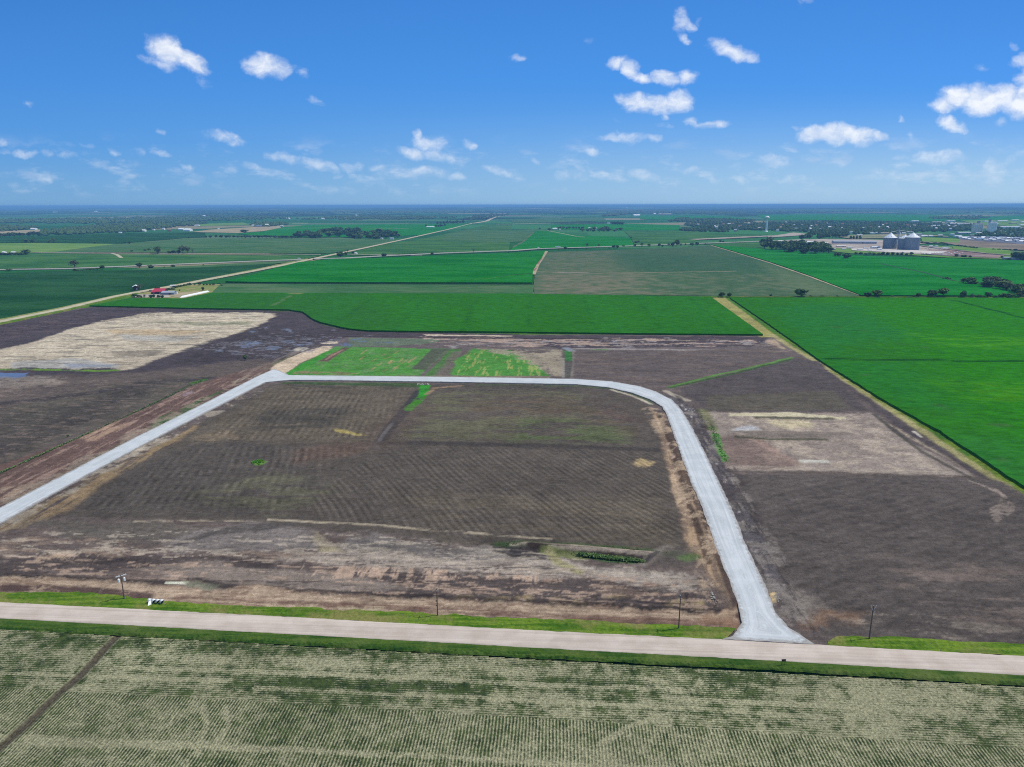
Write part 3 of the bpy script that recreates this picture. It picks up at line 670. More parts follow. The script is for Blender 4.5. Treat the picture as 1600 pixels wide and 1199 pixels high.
    c.stripes(SE, [(1200, 860), (1400, 800)], 4.6, .09, along=10)
    for k in range(5):
        o = k * 6
        L([(1515 + o, 752 + o * .3), (1552 + o * .8, 762 + o * .6), (1568 + o * .7, 775 + o * .7), (1566 + o * .5, 788 + o * .6), (1548 + o * .4, 797 + o * .8)], .8, S(150, 138, 132), .65, fe=.7, warp=1.4, brk='b', thr=(.3, .6))
    P([(1385, 875), (1640, 900), (1640, 985), (1420, 960)], S(124, 112, 108), .6, fe=16, warp=14, brk='e', thr=(.52, .66))
    P([(1230, 960), (1330, 975), (1400, 990), (1640, 1005), (1640, 985), (1480, 965), (1340, 960), (1280, 965)], S(158, 148, 140), .85, fe=4, warp=8, brk='e', thr=(.42, .58))
    P([(1470, 962), (1640, 972), (1640, 1003), (1500, 995)], S(78, 72, 72), .5, fe=6, warp=8)
    P([(1215, 925), (1265, 930), (1290, 958), (1235, 952)], S(136, 128, 124), .85, fe=6, warp=9, brk='b', thr=(.3, .5))
    P([(1240, 960), (1350, 962), (1330, 974), (1255, 978)], S(124, 100, 84), .8, fe=6, warp=8)
    P([(1202, 926), (1212, 925), (1214, 940), (1204, 942)], S(206, 184, 144), 1, fe=1, warp=1.5)
    P([(1160, 820), (1200, 850), (1222, 925), (1200, 925), (1172, 850)], S(86, 80, 80), .8, fe=3, warp=3)
    for k in range(0):
        L([(1202 + 12 * k, 850), (1215 + 13 * k, 880), (1236 + 14 * k, 905)], .7, S(132, 122, 116), .5, fe=.8, warp=2, brk='b')
    # rough shoulder along the haul road, east side
    L([(1048, 618), (1078, 646), (1100, 690), (1126, 740), (1152, 792), (1180, 855), (1204, 915)], 5.5, S(92, 88, 94), .9, fe=2, warp=3)
    for (x, y, s_) in ((1086, 661, 3), (1092, 668, 2), (1096, 676, 2), (1080, 652, 2), (1133, 752, 3.5), (1104, 690, 1.5), (1072, 640, 2), (1066, 634, 2), (1148, 788, 2), (1154, 800, 2), (1160, 815, 2), (1120, 725, 1.5), (1180, 862, 2.0)):
        P([(x - s_, y - s_ * .6), (x + s_ * .6, y - s_ * .6), (x + s_, y + s_ * .8), (x - s_ * .4, y + s_ * .6)], S(176, 170, 172), .95, fe=1, warp=1.6)
    L([(1040, 611), (1060, 620), (1075, 626)], 2.5, S(186, 178, 166), .7, fe=2, warp=3)
    # ---- the central lot
    CL = [(425, 600), (900, 603), (985, 617), (1030, 645), (1050, 690), (1072, 760), (1110, 870), (1090, 880), (700, 845), (400, 815), (95, 808), (240, 700)]
    P(CL, S(88, 82, 78), fe=3, warp=3)
    P([(430, 603), (650, 604), (590, 690), (350, 690), (270, 700)], S(104, 96, 84), .6, fe=14, warp=12)
    P([(420, 640), (560, 640), (500, 668), (380, 672)], S(72, 70, 68), .7, fe=12, warp=16, brk='e', thr=(.3, .5))
    P([(680, 610), (900, 612), (980, 690), (620, 690)], S(98, 98, 78), .75, fe=14, warp=14, brk='e', thr=(.35, .5))
    P([(810, 655), (985, 660), (985, 696), (800, 692)], S(84, 98, 66), .6, fe=10, warp=10, brk='e', thr=(.35, .5))
    P([(720, 630), (800, 620), (940, 625), (1000, 650), (980, 680), (900, 650), (760, 650)], S(98, 80, 76), .6, fe=16, warp=18, brk='e', thr=(.35, .6))
    P([(455, 715), (500, 692), (575, 692), (560, 705), (480, 720)], S(104, 82, 72), .45, fe=14, warp=14)
    P([(100, 800), (290, 690), (430, 690), (500, 760), (420, 800)], S(80, 76, 74), .6, fe=12, warp=12)
    P([(280, 780), (420, 740), (520, 770), (430, 800)], S(104, 104, 84), .5, fe=12, warp=14, brk='e', thr=(.35, .5))
    P([(600, 770), (1030, 780), (1070, 860), (700, 838)], S(104, 96, 84), .5, fe=12, warp=14, brk='e', thr=(.35, .55))
    P([(290, 695), (380, 690), (360, 672), (300, 684)], S(134, 120, 104), .5, fe=6, warp=8, brk='e')
    P([(520, 670), (545, 671), (572, 680), (560, 681), (530, 674)], S(172, 158, 100), .8, fe=2, warp=4, brk='b', thr=(.3, .5))
    P([(985, 722), (1000, 716), (1022, 722), (1010, 729), (992, 728)], S(168, 150, 116), .85, fe=3, warp=5, brk='b', thr=(.3, .5))
    P([(392, 721), (402, 718.5), (414, 719.5), (418, 722), (408, 727), (398, 727)], S(92, 130, 54), .9, fe=1.5, warp=3)
    for pl in () if 1 else ([(730, 700), (860, 725)], [(590, 760), (660, 795)], [(900, 805), (760, 792)], [(430, 825 - 20), (520, 790)]):
        L(pl, 5, S(122, 92, 88), .4, fe=8, warp=12, brk='b')
    c.stripes([(590, 695), (1040, 692), (1100, 860), (640, 840), (440, 800)], [(640, 700), (745, 790)], 2.8, .24, along=14)
    c.stripes([(430, 603), (655, 603), (590, 692), (290, 690)], [(480, 610), (420, 690)], 3.8, .25, along=12, dots=12)
    c.stripes([(680, 605), (980, 612), (1040, 690), (600, 692)], [(700, 640), (900, 600)], 3.0, .12)
    c.stripes([(100, 802), (290, 692), (590, 696), (440, 805)], [(300, 800), (362, 690)], 3.8, .26, along=12, dots=10)
    L([(600, 692), (800, 696), (1030, 703)], 3.5, S(62, 58, 58), .7, fe=3, warp=3)
    L([(597, 687), (612, 664), (640, 634), (655, 612)], 4.5, S(62, 62, 64), .9, fe=2.5, warp=2)
    L([(592, 690), (612, 662)], 1.2, S(110, 112, 116), .7, fe=1, warp=1)
    L([(655, 603), (665, 604), (662, 616), (648, 632), (640, 640)], 4, S(66, 126, 44), 1, fe=2, warp=3, brk='b', thr=(.15, .4))
    P([(655, 601), (672, 602), (667, 618), (655, 622)], S(52, 138, 44), .95, fe=1.5, warp=2)
    L([(667, 616), (680, 606), (720, 603)], 1.8, S(146, 124, 104), .8, fe=1.5, warp=2)
    L([(600, 690), (610, 668), (650, 640)], 14, S(90, 76, 72), .35, fe=10, warp=8)
    P([(445, 597), (660, 599), (655, 605), (440, 600)], S(60, 88, 48), .85, fe=2, warp=2)
    L([(700, 600.5), (900, 603.5), (960, 608), (1000, 620), (1020, 632)], 2.5, S(64, 84, 56), .7, fe=2, warp=2, brk='b', thr=(.3, .5))
    L([(955, 609), (990, 620), (1018, 632)], 1.6, S(188, 182, 168), .8, fe=1, warp=1.5)
    # inner shoulder of the haul road, bench of brown spoil
    P([(1020, 640), (1038, 650), (1052, 690), (1075, 756), (1094, 800), (1116, 858), (1134, 905), (1150, 950), (1152, 978), (1120, 975), (1098, 930), (1082, 880), (1062, 800), (1040, 720)], S(134, 116, 102), .95, fe=3, warp=4)
    P([(1020, 640), (1052, 690), (1116, 858), (1150, 970), (1100, 930), (1062, 800), (1040, 720)], S(176, 152, 128), .75, fe=3, warp=4, brk='n', thr=(.5, .62))
    L([(1030, 650), (1050, 700), (1068, 760), (1086, 815), (1106, 880)], 1.4, S(70, 58, 54), .8, fe=1, warp=1.5)
    L([(1038, 655), (1056, 700), (1080, 768), (1100, 815), (1122, 876), (1148, 940), (1156, 968)], 1.3, S(78, 66, 62), .85, fe=1, warp=1)
    for (x, y) in ((1043, 694), (1052, 715), (1030, 660)): P([(x - 3, y - 2), (x + 3, y - 2), (x + 3, y + 2), (x - 3, y + 2)], S(178, 156, 146), .8, fe=1, warp=2)
    # bank along the west leg
    P([(0, 822), (110, 766), (200, 718), (300, 665), (310, 668), (215, 724), (100, 800), (20, 845), (-40, 850)], S(140, 122, 96), .85, fe=4, warp=6, brk='n', thr=(.3, .55))
    P([(100, 775), (160, 748), (150, 762), (60, 815), (20, 835)], S(146, 126, 104), .45, fe=5, warp=6, brk='n', thr=(.35, .5))
    P([(190, 720), (230, 700), (232, 692), (215, 700)], S(176, 166, 152), .8, fe=3, warp=4)
    # ---- southern strip of the lot
    P([(-60, 850), (90, 808), (400, 815), (700, 845), (1090, 882), (1140, 940), (1150, 980), (700, 965), (300, 945), (-60, 930)], S(102, 92, 90), fe=5, warp=6)
    P([(40, 812), (250, 814), (330, 830), (240, 848), (110, 840)], S(96, 92, 88), .8, fe=6, warp=10)
    P([(0, 845), (80, 830), (130, 835), (220, 860), (520, 862), (500, 870), (100, 868), (-40, 868)], S(148, 130, 118), .8, fe=5, warp=10, brk='e', thr=(.4, .58))
    P([(255, 850), (300, 828), (380, 815), (480, 820), (520, 850), (400, 862), (280, 862)], S(124, 118, 118), .85, fe=5, warp=6)
    for k in range(6):
        L([(255 + k * 12, 860 - k * 5), (330 + k * 9, 836 - k * 3), (420 + k * 12, 826 - k * 2)], 1.0, S(84, 80, 80), .5, fe=1.2, warp=2)
    P([(510, 850), (560, 832), (700, 850), (780, 850), (800, 872), (760, 880), (620, 862), (540, 858)], S(116, 112, 112), .8, fe=5, warp=8)
    P([(495, 830), (520, 850), (545, 862), (520, 868), (500, 858)], S(168, 158, 132), .8, fe=4, warp=6)
    P([(540, 858), (600, 862), (760, 876), (880, 890), (1060, 900), (1100, 912), (1080, 925), (860, 905), (600, 885), (430, 872)], S(158, 148, 142), .95, fe=5, warp=8, brk='b', thr=(.1, .4))
    P([(720, 848), (820, 862), (900, 884), (1040, 892), (1085, 905), (860, 896), (760, 868)], S(166, 158, 152), .8, fe=6, warp=8)
    P([(770, 848), (850, 855), (860, 868), (830, 880), (790, 868)], S(84, 80, 82), .9, fe=4, warp=5)
    for k in range(3): L([(772, 850 + k * 5), (800, 856 + k * 6), (850, 862 + k * 6)], .9, S(56, 52, 54), .8, fe=1, warp=1.5)
    L([(420, 812), (560, 819), (700, 830), (860, 842)], .9, S(168, 158, 142), .85, fe=.8, warp=.8, brk='e', thr=(.3, .45))
    L([(210, 815), (420, 813.5)], .8, S(168, 158, 142), .8, fe=.8, warp=.8, brk='e', thr=(.3, .45))
    # ditch and berm
    L([(780, 849), (860, 850), (1000, 860), (1080, 868)], 3, S(64, 86, 52), .75, fe=2, warp=3, brk='e', thr=(.3, .5))
    L([(800, 851), (900, 855), (1020, 866)], 1.2, S(168, 158, 146), .9, fe=1, warp=1, brk='e', thr=(.2, .4))
    L([(830, 855), (900, 860), (1005, 869)], 2.6, S(60, 52, 50), 1, fe=1.2, warp=1)
    L([(860, 857), (950, 862), (1008, 868)], 1.2, S(150, 140, 132), .9, fe=.8, warp=1)
    P([(900, 863), (930, 865), (1003, 873), (1004, 881), (960, 879), (905, 870)], S(60, 96, 50), .85, fe=1.2, warp=2)
    L([(855, 862), (905, 870)], 4, S(120, 132, 84), .7, fe=2, warp=3)
    L([(1005, 880), (1030, 862), (1045, 855)], 2.4, S(136, 128, 124), .7, fe=2, warp=2)
    L([(1008, 878), (1028, 864)], 1, S(56, 54, 56), .8, fe=.8, warp=.8)
    P([(1040, 855), (1090, 850), (1090, 885), (1030, 885), (1010, 880)], S(92, 86, 84), .6, fe=3, warp=4)
    L([(1068, 873), (1084, 869)], 2.5, S(84, 108, 62), .7, fe=2, warp=2)
    L([(858, 862), (872, 880), (905, 894)], 2.2, S(150, 146, 108), .8, fe=1.5, warp=1.5)
    # muddy trench
    P([(-60, 870), (120, 866), (300, 870), (520, 884), (860, 905), (1090, 925), (1130, 950), (1130, 960), (700, 940), (300, 912), (-60, 905)], S(84, 76, 76), .95, fe=4, warp=6)
    c.stripes([(-60, 870), (520, 884), (1090, 925), (1130, 960), (300, 912), (-60, 905)], [(0, 890), (800, 926)], 1.6, .12, fe=3, warp=3, along=80)
    P([(60, 866), (190, 866), (180, 874), (110, 880), (60, 878)], S(176, 156, 138), .9, fe=2, warp=6, brk='n', thr=(.47, .58))
    P([(0, 862), (60, 860), (50, 872), (0, 874)], S(140, 130, 128), .7, fe=4, warp=6, brk='b')
    P([(200, 893), (300, 880), (520, 892), (640, 915), (560, 930), (380, 922), (270, 910)], S(130, 120, 115), .95, fe=4, warp=5)
    P([(60, 895), (250, 896), (260, 908), (60, 902)], S(118, 106, 102), .8, fe=4, warp=6)
    P([(460, 886), (560, 880), (700, 890), (860, 898), (880, 908), (640, 900), (500, 900)], S(182, 160, 146), .9, fe=2, warp=6, brk='n', thr=(.46, .58))
    P([(560, 905), (700, 910), (1050, 925), (1040, 940), (860, 932), (620, 920)], S(176, 154, 140), .85, fe=3, warp=7, brk='e', thr=(.54, .64))
    for (x, y, w, h) in ((725, 934, 22, 4), (775, 937, 18, 5), (815, 938, 16, 5), (868, 940, 17, 5), (905, 942, 10, 4), (1060, 942, 22, 6), (985, 928, 16, 4), (1010, 910, 16, 4), (960, 935, 16, 4), (1090, 945, 12, 8), (855, 907, 10, 4)):
        P([(x - w, y), (x - w * .5, y - h), (x + w * .6, y - h), (x + w, y), (x + w * .4, y + h), (x - w * .6, y + h)], S(146, 132, 106) if y > 930 else S(152, 130, 120), .9, fe=2, warp=5)
    L([(1072, 928), (1076, 946), (1000, 940)], .7, S(60, 52, 54), .8, fe=.7, warp=.6)
    L([(980, 952), (1085, 957)], .8, S(62, 54, 54), .7, fe=.7, warp=.8)
    L([(-60, 899), (0, 901), (230, 911), (300, 906), (370, 918), (700, 934), (1000, 950), (1130, 957)], 1.6, S(58, 52, 52), .85, fe=1.4, warp=3)
    # tan graded strip along the verge
    P([(-60, 901), (130, 907), (300, 914), (700, 938), (1000, 954), (1150, 958), (1156, 985), (1000, 977), (700, 966), (300, 947), (200, 936), (100, 930), (-60, 926)], S(166, 148, 132), 1, fe=2.5, warp=4)
    P([(-60, 901), (300, 914), (1150, 958), (1156, 985), (700, 966), (300, 947), (-60, 926)], S(118, 98, 88), .7, fe=2.5, warp=4, brk='f', thr=(.5, .66))
    c.stripes([(-60, 901), (300, 914), (1150, 958), (1156, 985), (700, 966), (100, 930), (-60, 926)], [(0, 915), (800, 958)], 1.9, .13, fe=2, warp=2, along=120)
    L([(-60, 919), (60, 920), (160, 925), (230, 932)], 2.6, S(78, 62, 62), .9, fe=2, warp=3, brk='b', thr=(.2, .4))
    L([(280, 935), (400, 943), (560, 948), (780, 962), (1150, 978)], 2.0, S(104, 78, 72), .7, fe=2, warp=3, brk='e', thr=(.3, .5))
    P([(415, 945), (600, 952), (590, 956), (415, 948)], S(186, 176, 152), .9, fe=2, warp=4, brk='e', thr=(.25, .4))
    P([(1090, 960), (1150, 940), (1156, 985), (1100, 980)], S(140, 112, 94), .7, fe=4, warp=6, brk='b')
    L([(262, 910), (292, 911)], 1.0, S(206, 210, 196), .95, fe=.6, warp=.8)
    P([(290, 905), (340, 912), (330, 918), (295, 914)], S(124, 128, 112), .7, fe=2, warp=3)
    # crisp streaks of dried silt and wet clay
    P([(-60, 862), (300, 866), (560, 870), (860, 888), (1100, 905), (1140, 955), (700, 936), (300, 906), (-60, 900)], S(166, 146, 134), .75, fe=3, warp=4, brk='f', thr=(.60, .70))
    P([(-60, 862), (300, 866), (560, 870), (860, 888), (1100, 905), (1140, 955), (700, 936), (300, 906), (-60, 900)], S(62, 56, 58), .7, fe=3, warp=4, brk='e', thr=(.62, .74))
    P([(-60, 835), (300, 826), (560, 832), (760, 850), (1080, 900), (860, 900), (520, 880), (-60, 866)], S(176, 166, 156), .6, fe=3, warp=4, brk='f', thr=(.56, .68))
    P([(-60, 820), (300, 818), (700, 848), (1080, 895), (860, 900), (520, 880), (-60, 866)], S(84, 78, 80), .6, fe=3, warp=4, brk='f', thr=(.30, .22))
    HE = [(1050, 622), (1084, 652), (1106, 692), (1132, 742), (1158, 795), (1186, 858), (1208, 912), (1222, 950), (1256, 988)]
    L(HE, 9, S(134, 128, 126), .7, fe=3, warp=5, brk='b', thr=(.48, .6)); L([(x + 5, y) for x, y in HE], 8, S(66, 60, 62), .7, fe=3, warp=5, brk='n', thr=(.5, .6))
    L([(1018, 640), (1046, 690), (1068, 760), (1088, 820), (1110, 890), (1128, 950)], 7, S(186, 166, 146), .6, fe=3, warp=5, brk='b', thr=(.5, .62))
    L([(-40, 846), (135, 750), (225, 700), (322, 651), (405, 609)], 6, S(166, 158, 148), .65, fe=3, warp=5, brk='b', thr=(.46, .6))
    L([(-40, 812), (110, 732), (217, 676), (312, 629), (400, 584)], 5, S(150, 138, 128), .6, fe=3, warp=5, brk='b', thr=(.48, .6))
    P([(450, 598), (900, 603), (890, 612), (440, 608)], S(62, 62, 58), .5, fe=3, warp=4, brk='f', thr=(.45, .6))
    P([(-60, 600), (330, 590), (60, 700), (-60, 740)], S(128, 114, 108), .45, fe=8, warp=8, brk='f', thr=(.56, .72))
    P([(300, 545), (430, 520), (545, 525), (520, 545), (420, 562)], S(124, 122, 132), .8, fe=4, warp=10, brk='f', thr=(.60, .68), wet=.75)
    P([(700, 530), (1200, 532), (1200, 541), (720, 541)], S(150, 146, 150), .85, fe=3, warp=4, brk='f', thr=(.64, .70), wet=.45)
    P([(0, 528), (200, 498), (330, 486), (160, 484), (0, 512)], S(58, 52, 58), .6, fe=6, warp=8, brk='f', thr=(.5, .62))
    P([(20, 574), (160, 508), (420, 492), (300, 538), (190, 576)], S(120, 114, 106), .6, fe=6, warp=10, brk='e', thr=(.60, .72))
def _r(k, s): return (math.sin(k * 12.9898 + s * 78.233) * 43758.5453) % 1.0

def build_site():
    X, Y, F = lod_grid(88, 1300, 760, 1500, half=.98, extra=40)
    c = Canvas(X, Y, DIRT); paint_site(c)
    tex = (fbm(X / 6, Y / 6, 301, 6, .8) - .5) * 1.5 + (fbm(c.e / 12, c.m / 1.6, 303, 5, .75) - .5) * .9 + (fbm(c.e / 70, c.m / 18, 305, 5, .6) - .5) * .6
    c.C *= np.clip(1 + tex * .62, .45, 1.8)[:, None]
    c.C *= np.array([1.32, 1.26, 1.14])[None]
    # relief: berm, trench edge, spoil shoulders (a few decimetres)
    Z = (fbm(X / 7, Y / 7, 21, 4) - .5) * .35 * (1 - c.wet)
    def ridge(pts, h, w):
        d = seg_dist(X, Y, PW(pts)); return h * np.exp(-(d / w) ** 2)
    Z += ridge([(820, 852), (900, 857), (1010, 867)], 1.1, 2.2); Z -= ridge([(840, 862), (1000, 876)], .6, 2.0)
    Z += ridge([(1005, 880), (1045, 855)], .4, 1.6) + ridge([(1140, 652), (1320, 654)], .8, 3) + ridge([(1150, 680), (1330, 681)], 1.2, 4)
    Z += ridge([(1036, 650), (1068, 740), (1110, 850), (1145, 940)], .7, 2.0)
    fr = PW(extend([(0, 955), (800, 998), (1600, 1040)])); Z = np.where(Y < np.interp(X, fr[:, 0], fr[:, 1]), -.9, Z)
    sel = F[(Y[F[:, 0]] < 1012)]
    me = mesh_np('bare_ground', np.stack([X, Y, Z], -1), sel, True); c.attrs(me)
    tag(link('bare_ground', me, M_SOIL), kind='structure')
build_site()

def strip_mesh(name, top, bot, n, m, zf, mat, jit=(0, 0), kind='structure', seed=1):
    """long sheet between two photographed edges, with ragged borders"""
    A = resample(PW(top), n); B = resample(PW(bot), n)
    t = np.linspace(0, 1, m)[:, None, None]
    P = A[None] * (1 - t) + B[None] * t
    X, Y = P[..., 0], P[..., 1]
    nv = (A - B); nv /= np.linalg.norm(nv, axis=1)[:, None]
    s = np.arange(n) * np.linalg.norm(A[1] - A[0])
    ja = (fbm(s / 3.0, s * 0 + seed, seed, 5) - .5) * 2 * jit[0]; jb = (fbm(s / 3.0, s * 0 + seed + 9, seed + 5, 5) - .5) * 2 * jit[1]
    w = (1 - np.linspace(0, 1, m))[:, None]
    off = ja[None] * w + jb[None] * (1 - w)
    X = X + nv[None, :, 0] * off; Y = Y + nv[None, :, 1] * off
    Z = zf(X, Y, np.linspace(0, 1, m)[:, None] * np.ones((1, n)))
    i = np.arange(n * m).reshape(m, n); F = np.stack([i[:-1, :-1], i[1:, :-1], i[1:, 1:], i[:-1, 1:]], -1).reshape(-1, 4)
    o = link(name, mesh_np(name, np.stack([X.ravel(), Y.ravel(), Z.ravel()], -1), F, True), mat)
    tag(o, kind=kind); return o, X, Y
def resample(P, n):
    d = np.r_[0, np.cumsum(np.linalg.norm(np.diff(P, axis=0), axis=1))]; t = np.linspace(0, d[-1], n)
    return np.stack([np.interp(t, d, P[:, 0]), np.interp(t, d, P[:, 1])], -1)

# south field: young row crop on residue
def build_south_field():
    X, Y, F = lod_grid(78, 215, 430, 1200, half=.95, extra=40)
    fn = PW(extend(FIELD_N)); d0 = fn[0]; d1 = fn[-1]; dv = (d1 - d0) / np.linalg.norm(d1 - d0); nv = np.array([-dv[1], dv[0]])
    side = (X - d0[0]) * nv[0] + (Y - d0[1]) * nv[1]
    keep = side[F].max(1) < 0.9
    c = Canvas(X, Y, S(182, 178, 142))
    c.C *= (0.78 + .44 * fbm(X / 25, Y / 25, 4, 5))[:, None]
    hd = extend([(0, 1075), (400, 1096), (800, 1120), (1200, 1145), (1600, 1170)])
    PH = PW(hd); hs = (X - PH[0][0]) * nv[0] + (Y - PH[0][1]) * nv[1]
    # signed distance from the headland line (polyline is almost straight)
    yh = np.interp(X, PH[:, 0], PH[:, 1]); head = np.clip((Y - yh + (fbm(X / 3, Y * 0, 3, 3) - .5) * .8) * 2 + .5, 0, 1)
    g = fbm(c.e / 60, c.m / 22, 31, 5); g2 = fbm(X / 12, Y / 12, 37, 5)
    g3 = fbm(X / 4, Y / 4, 38, 6, .8)
    crop = .08 + (g - .5) * .8 + (g2 - .5) * .6 + (g3 - .5) * 1.1
    crop += (1 - head) * .10
    crop += head * ((fbm(c.e / 60, c.m / 5, 61, 5) - .5) * .9 + (g3 - .5) * 1.0)
    crop += .30 * np.exp(-((side + 2) / 3.0) ** 2)
    for (x, y, rx, ry, s_) in ((760, 1080, 300, 26, .34), (1150, 1085, 120, 18, .3), (430, 1060, 90, 22, .16), (1240, 1120, 90, 22, .22), (60, 1010, 160, 12, .2), (150, 1040, 110, 16, -.12), (560, 1035, 120, 14, -.2), (1450, 1070, 200, 30, -.22), (950, 1045, 200, 12, -.15), (640, 1055, 160, 5, -.25), (1100, 1100, 300, 3, -.2)):
        q = G(x, y); kx = mpp(x, y); ky = abs(G(x, y - 8)[1] - q[1]) / 8
        crop += 1.15 * s_ * np.exp(-((X - q[0]) / (rx * kx)) ** 2 - ((Y - q[1]) / (ry * ky)) ** 2)
    for ln, w in (([(200, 1043), (700, 1062), (1080, 1080)], 1.0), ([(400, 1075), (900, 1098), (1300, 1120)], .8), ([(0, 1052), (360, 1064)], .7), ([(0, 1150), (800, 1190), (1500, 1230)], .8), ([(1040, 1091), (1500, 1112)], .9),
                  ([(0, 1160), (400, 1172)], .5), ([(350, 1105), (355, 1130), (330, 1180)], .6), ([(318, 1105), (322, 1135), (305, 1180)], .6), ([(940, 1160), (980, 1135), (1030, 1120)], .7)):
        crop -= .55 * (1 - sst(seg_dist(X + c.wx * 1.5, Y + c.wy * 1.5, PW(ln)), w / 2, w / 2 + .8))
    # old drainage ditch crossing the field
    dp = PW([(186, 992), (182, 996), (165, 1014), (150, 1031.6), (120, 1060), (90, 1085.5), (45, 1128), (0, 1169), (-40, 1205), (-90, 1250)]); dd = seg_dist(X + c.wx * 1.2, Y + c.wy * 1.2, dp)
    a = 1 - sst(dd, .8, 1.9); c.put(np.arange(c.n), a * .92, S(92, 84, 70)); crop -= a * .9; 
    crop += .3 * np.exp(-((dd - 2.2) / .6) ** 2)
    c.crop = crop + .5
    Z = .06 + (fbm(X / 5, Y / 5, 2, 3) - .5) * .08 - .35 * np.exp(-(dd / 1.1) ** 2)
    me = mesh_np('row_crop_field', np.stack([X, Y, Z], -1), F[keep], True); c.attrs(me)
    ah = me.attributes.new('head', 'FLOAT', 'POINT'); ah.data.foreach_set('value', head.astype(np.float32))
    tag(link('row_crop_field', me, M_ROWS), kind='structure')
build_south_field()

# county road, verges
def zroad(X, Y, t): return .34 + .16 * np.sin(np.pi * t) - .30 * (np.abs(2 * t - 1) > .96)
strip_mesh('county_road', extend(ROAD_N), extend(ROAD_S), 2600, 27, zroad, M_COUNTY, (.28, .28), seed=3)
VN_W = [(-700, 905), (0, 926), (100, 926.5), (150, 928), (215, 935), (290, 944), (400, 947.5), (600, 956), (800, 966), (1000, 975), (1100, 979), (1152, 982)]
def zv(X, Y, t): return .20 + (fbm(X / .9, Y / .9, 9, 3) - .5) * .5 * np.clip(np.minimum(t, 1 - t) * 8, 0, 1) + (fbm(X / 6, Y / 6, 19, 3) - .4) * .35
e = extend(ROAD_N)
def edge_y(pts, x):
    p = extend(pts); return float(np.interp(x, [q[0] for q in p], [q[1] for q in p]))
bw = [(-700, edge_y(ROAD_N, -700) + .6)] + [(x, edge_y(ROAD_N, x) + .6) for x in (0, 400, 800, 1133)]
strip_mesh('verge', VN_W, bw, 1500, 26, zv, M_VERGE, (1.1, .3), seed=5)
be = [(1292, 1009.8), (1450, edge_y(ROAD_N, 1450) + .6), (1600, edge_y(ROAD_N, 1600) + .6), (2300, edge_y(ROAD_N, 2300) + .6)]
strip_mesh('verge', [(1294, 1003), (1306, 996), (1400, 996), (1500, 1003), (1600, 1007), (2300, 1046)], be, 800, 24, zv, M_VERGE, (.7, .3), seed=6)
def zd(X, Y, t): return .26 - .25 * t + (fbm(X / .8, Y / .8, 29, 3) - .35) * .9 * sst(t, .25, .7) * (1 - sst(t, .93, 1.0)) + .35 * np.exp(-((t - .84) / .10) ** 2)
strip_mesh('ditch_verge', extend([(x, y - .5) for x, y in ROAD_S]), extend([(x, y + 1.0) for x, y in FIELD_N]), 2200, 26, zd, M_DITCH, (.25, .55), seed=8)

# polygons (roads with their own outline, far fields, crop blocks)
def dense(P, step, jit, seed):
    out = []
    n = len(P); s = 0.0
    for i in range(n):
        a = P[i]; b = P[(i + 1) % n]; L = np.linalg.norm(b - a); k = max(1, int(L / step)); nv = np.array([-(b - a)[1], (b - a)[0]]) / (L + 1e-9)
        for j in range(k):
            t = j / k; q = a + (b - a) * t
            if jit:
                ss = s + L * t; q = q + nv * float(fbm(np.array([ss / (step * 3)]), np.array([seed * 3.7]), seed, 3)[0] - .5) * 2 * jit
            out.append(q)
        s += L
    return np.array(out)
def smooth_poly(pts, it=1):
    for _ in range(it):
        q = []
        for i in range(len(pts)):
            a = pts[i]; b = pts[(i + 1) % len(pts)]
            q += [(a[0] * .75 + b[0] * .25, a[1] * .75 + b[1] * .25), (a[0] * .25 + b[0] * .75, a[1] * .25 + b[1] * .75)]
        pts = q
    return pts
def slab(name, px, z, h, mat, step=None, jit=0.0, seed=1, inner=None, zn=0.0, kind='structure', bevel=None, obj=True):
    """a sheet of land with an outline and side faces; h is how tall the cover stands"""
    P = PW(px)
    if step: P = dense(P, step, jit, seed)
    n0 = len(P); pts = [Vector((p[0], p[1])) for p in P]
    if inner:
        x0, y0 = P.min(0); x1, y1 = P.max(0)
        gx, gy = np.meshgrid(np.arange(x0, x1, inner), np.arange(y0, y1, inner)); gx = gx.ravel() + inner * .2 * np.sin(gy.ravel()); gy = gy.ravel()
        ok = inside_dist(gx, gy, P) > inner * .4
        pts += [Vector((a, b)) for a, b in zip(gx[ok], gy[ok])]
    co, ed, fa, *_ = delaunay_2d_cdt(pts, [], [list(range(n0))], 1, 1e-4)
    V = np.array([[c[0], c[1], 0] for c in co]); F = [tuple(f) for f in fa]
    V[:, 2] = z + h + ((fbm(V[:, 0] / 9, V[:, 1] / 9, seed, 3) - .5) * zn if zn else 0)
    # boundary edges -> side walls
    cnt = {}
    for f in F:
        for i in range(len(f)):
            a, b = f[i], f[(i + 1) % len(f)]; k = (min(a, b), max(a, b)); cnt.setdefault(k, []).append((a, b))
    nb = len(V); low = {}; VV = V.tolist(); FF = list(F)
    if h > 0.01:
        for k, l in cnt.items():
            if len(l) == 1:
                a, b = l[0]
                for q in (a, b):
                    if q not in low: low[q] = len(VV); VV.append([V[q][0], V[q][1], z - .3])
                FF.append((b, a, low[a], low[b]))
    me = bpy.data.meshes.new(name); me.from_pydata(VV, [], FF)
    me.update(); o = link(name, me, mat)
    tag(o, kind=kind); return o

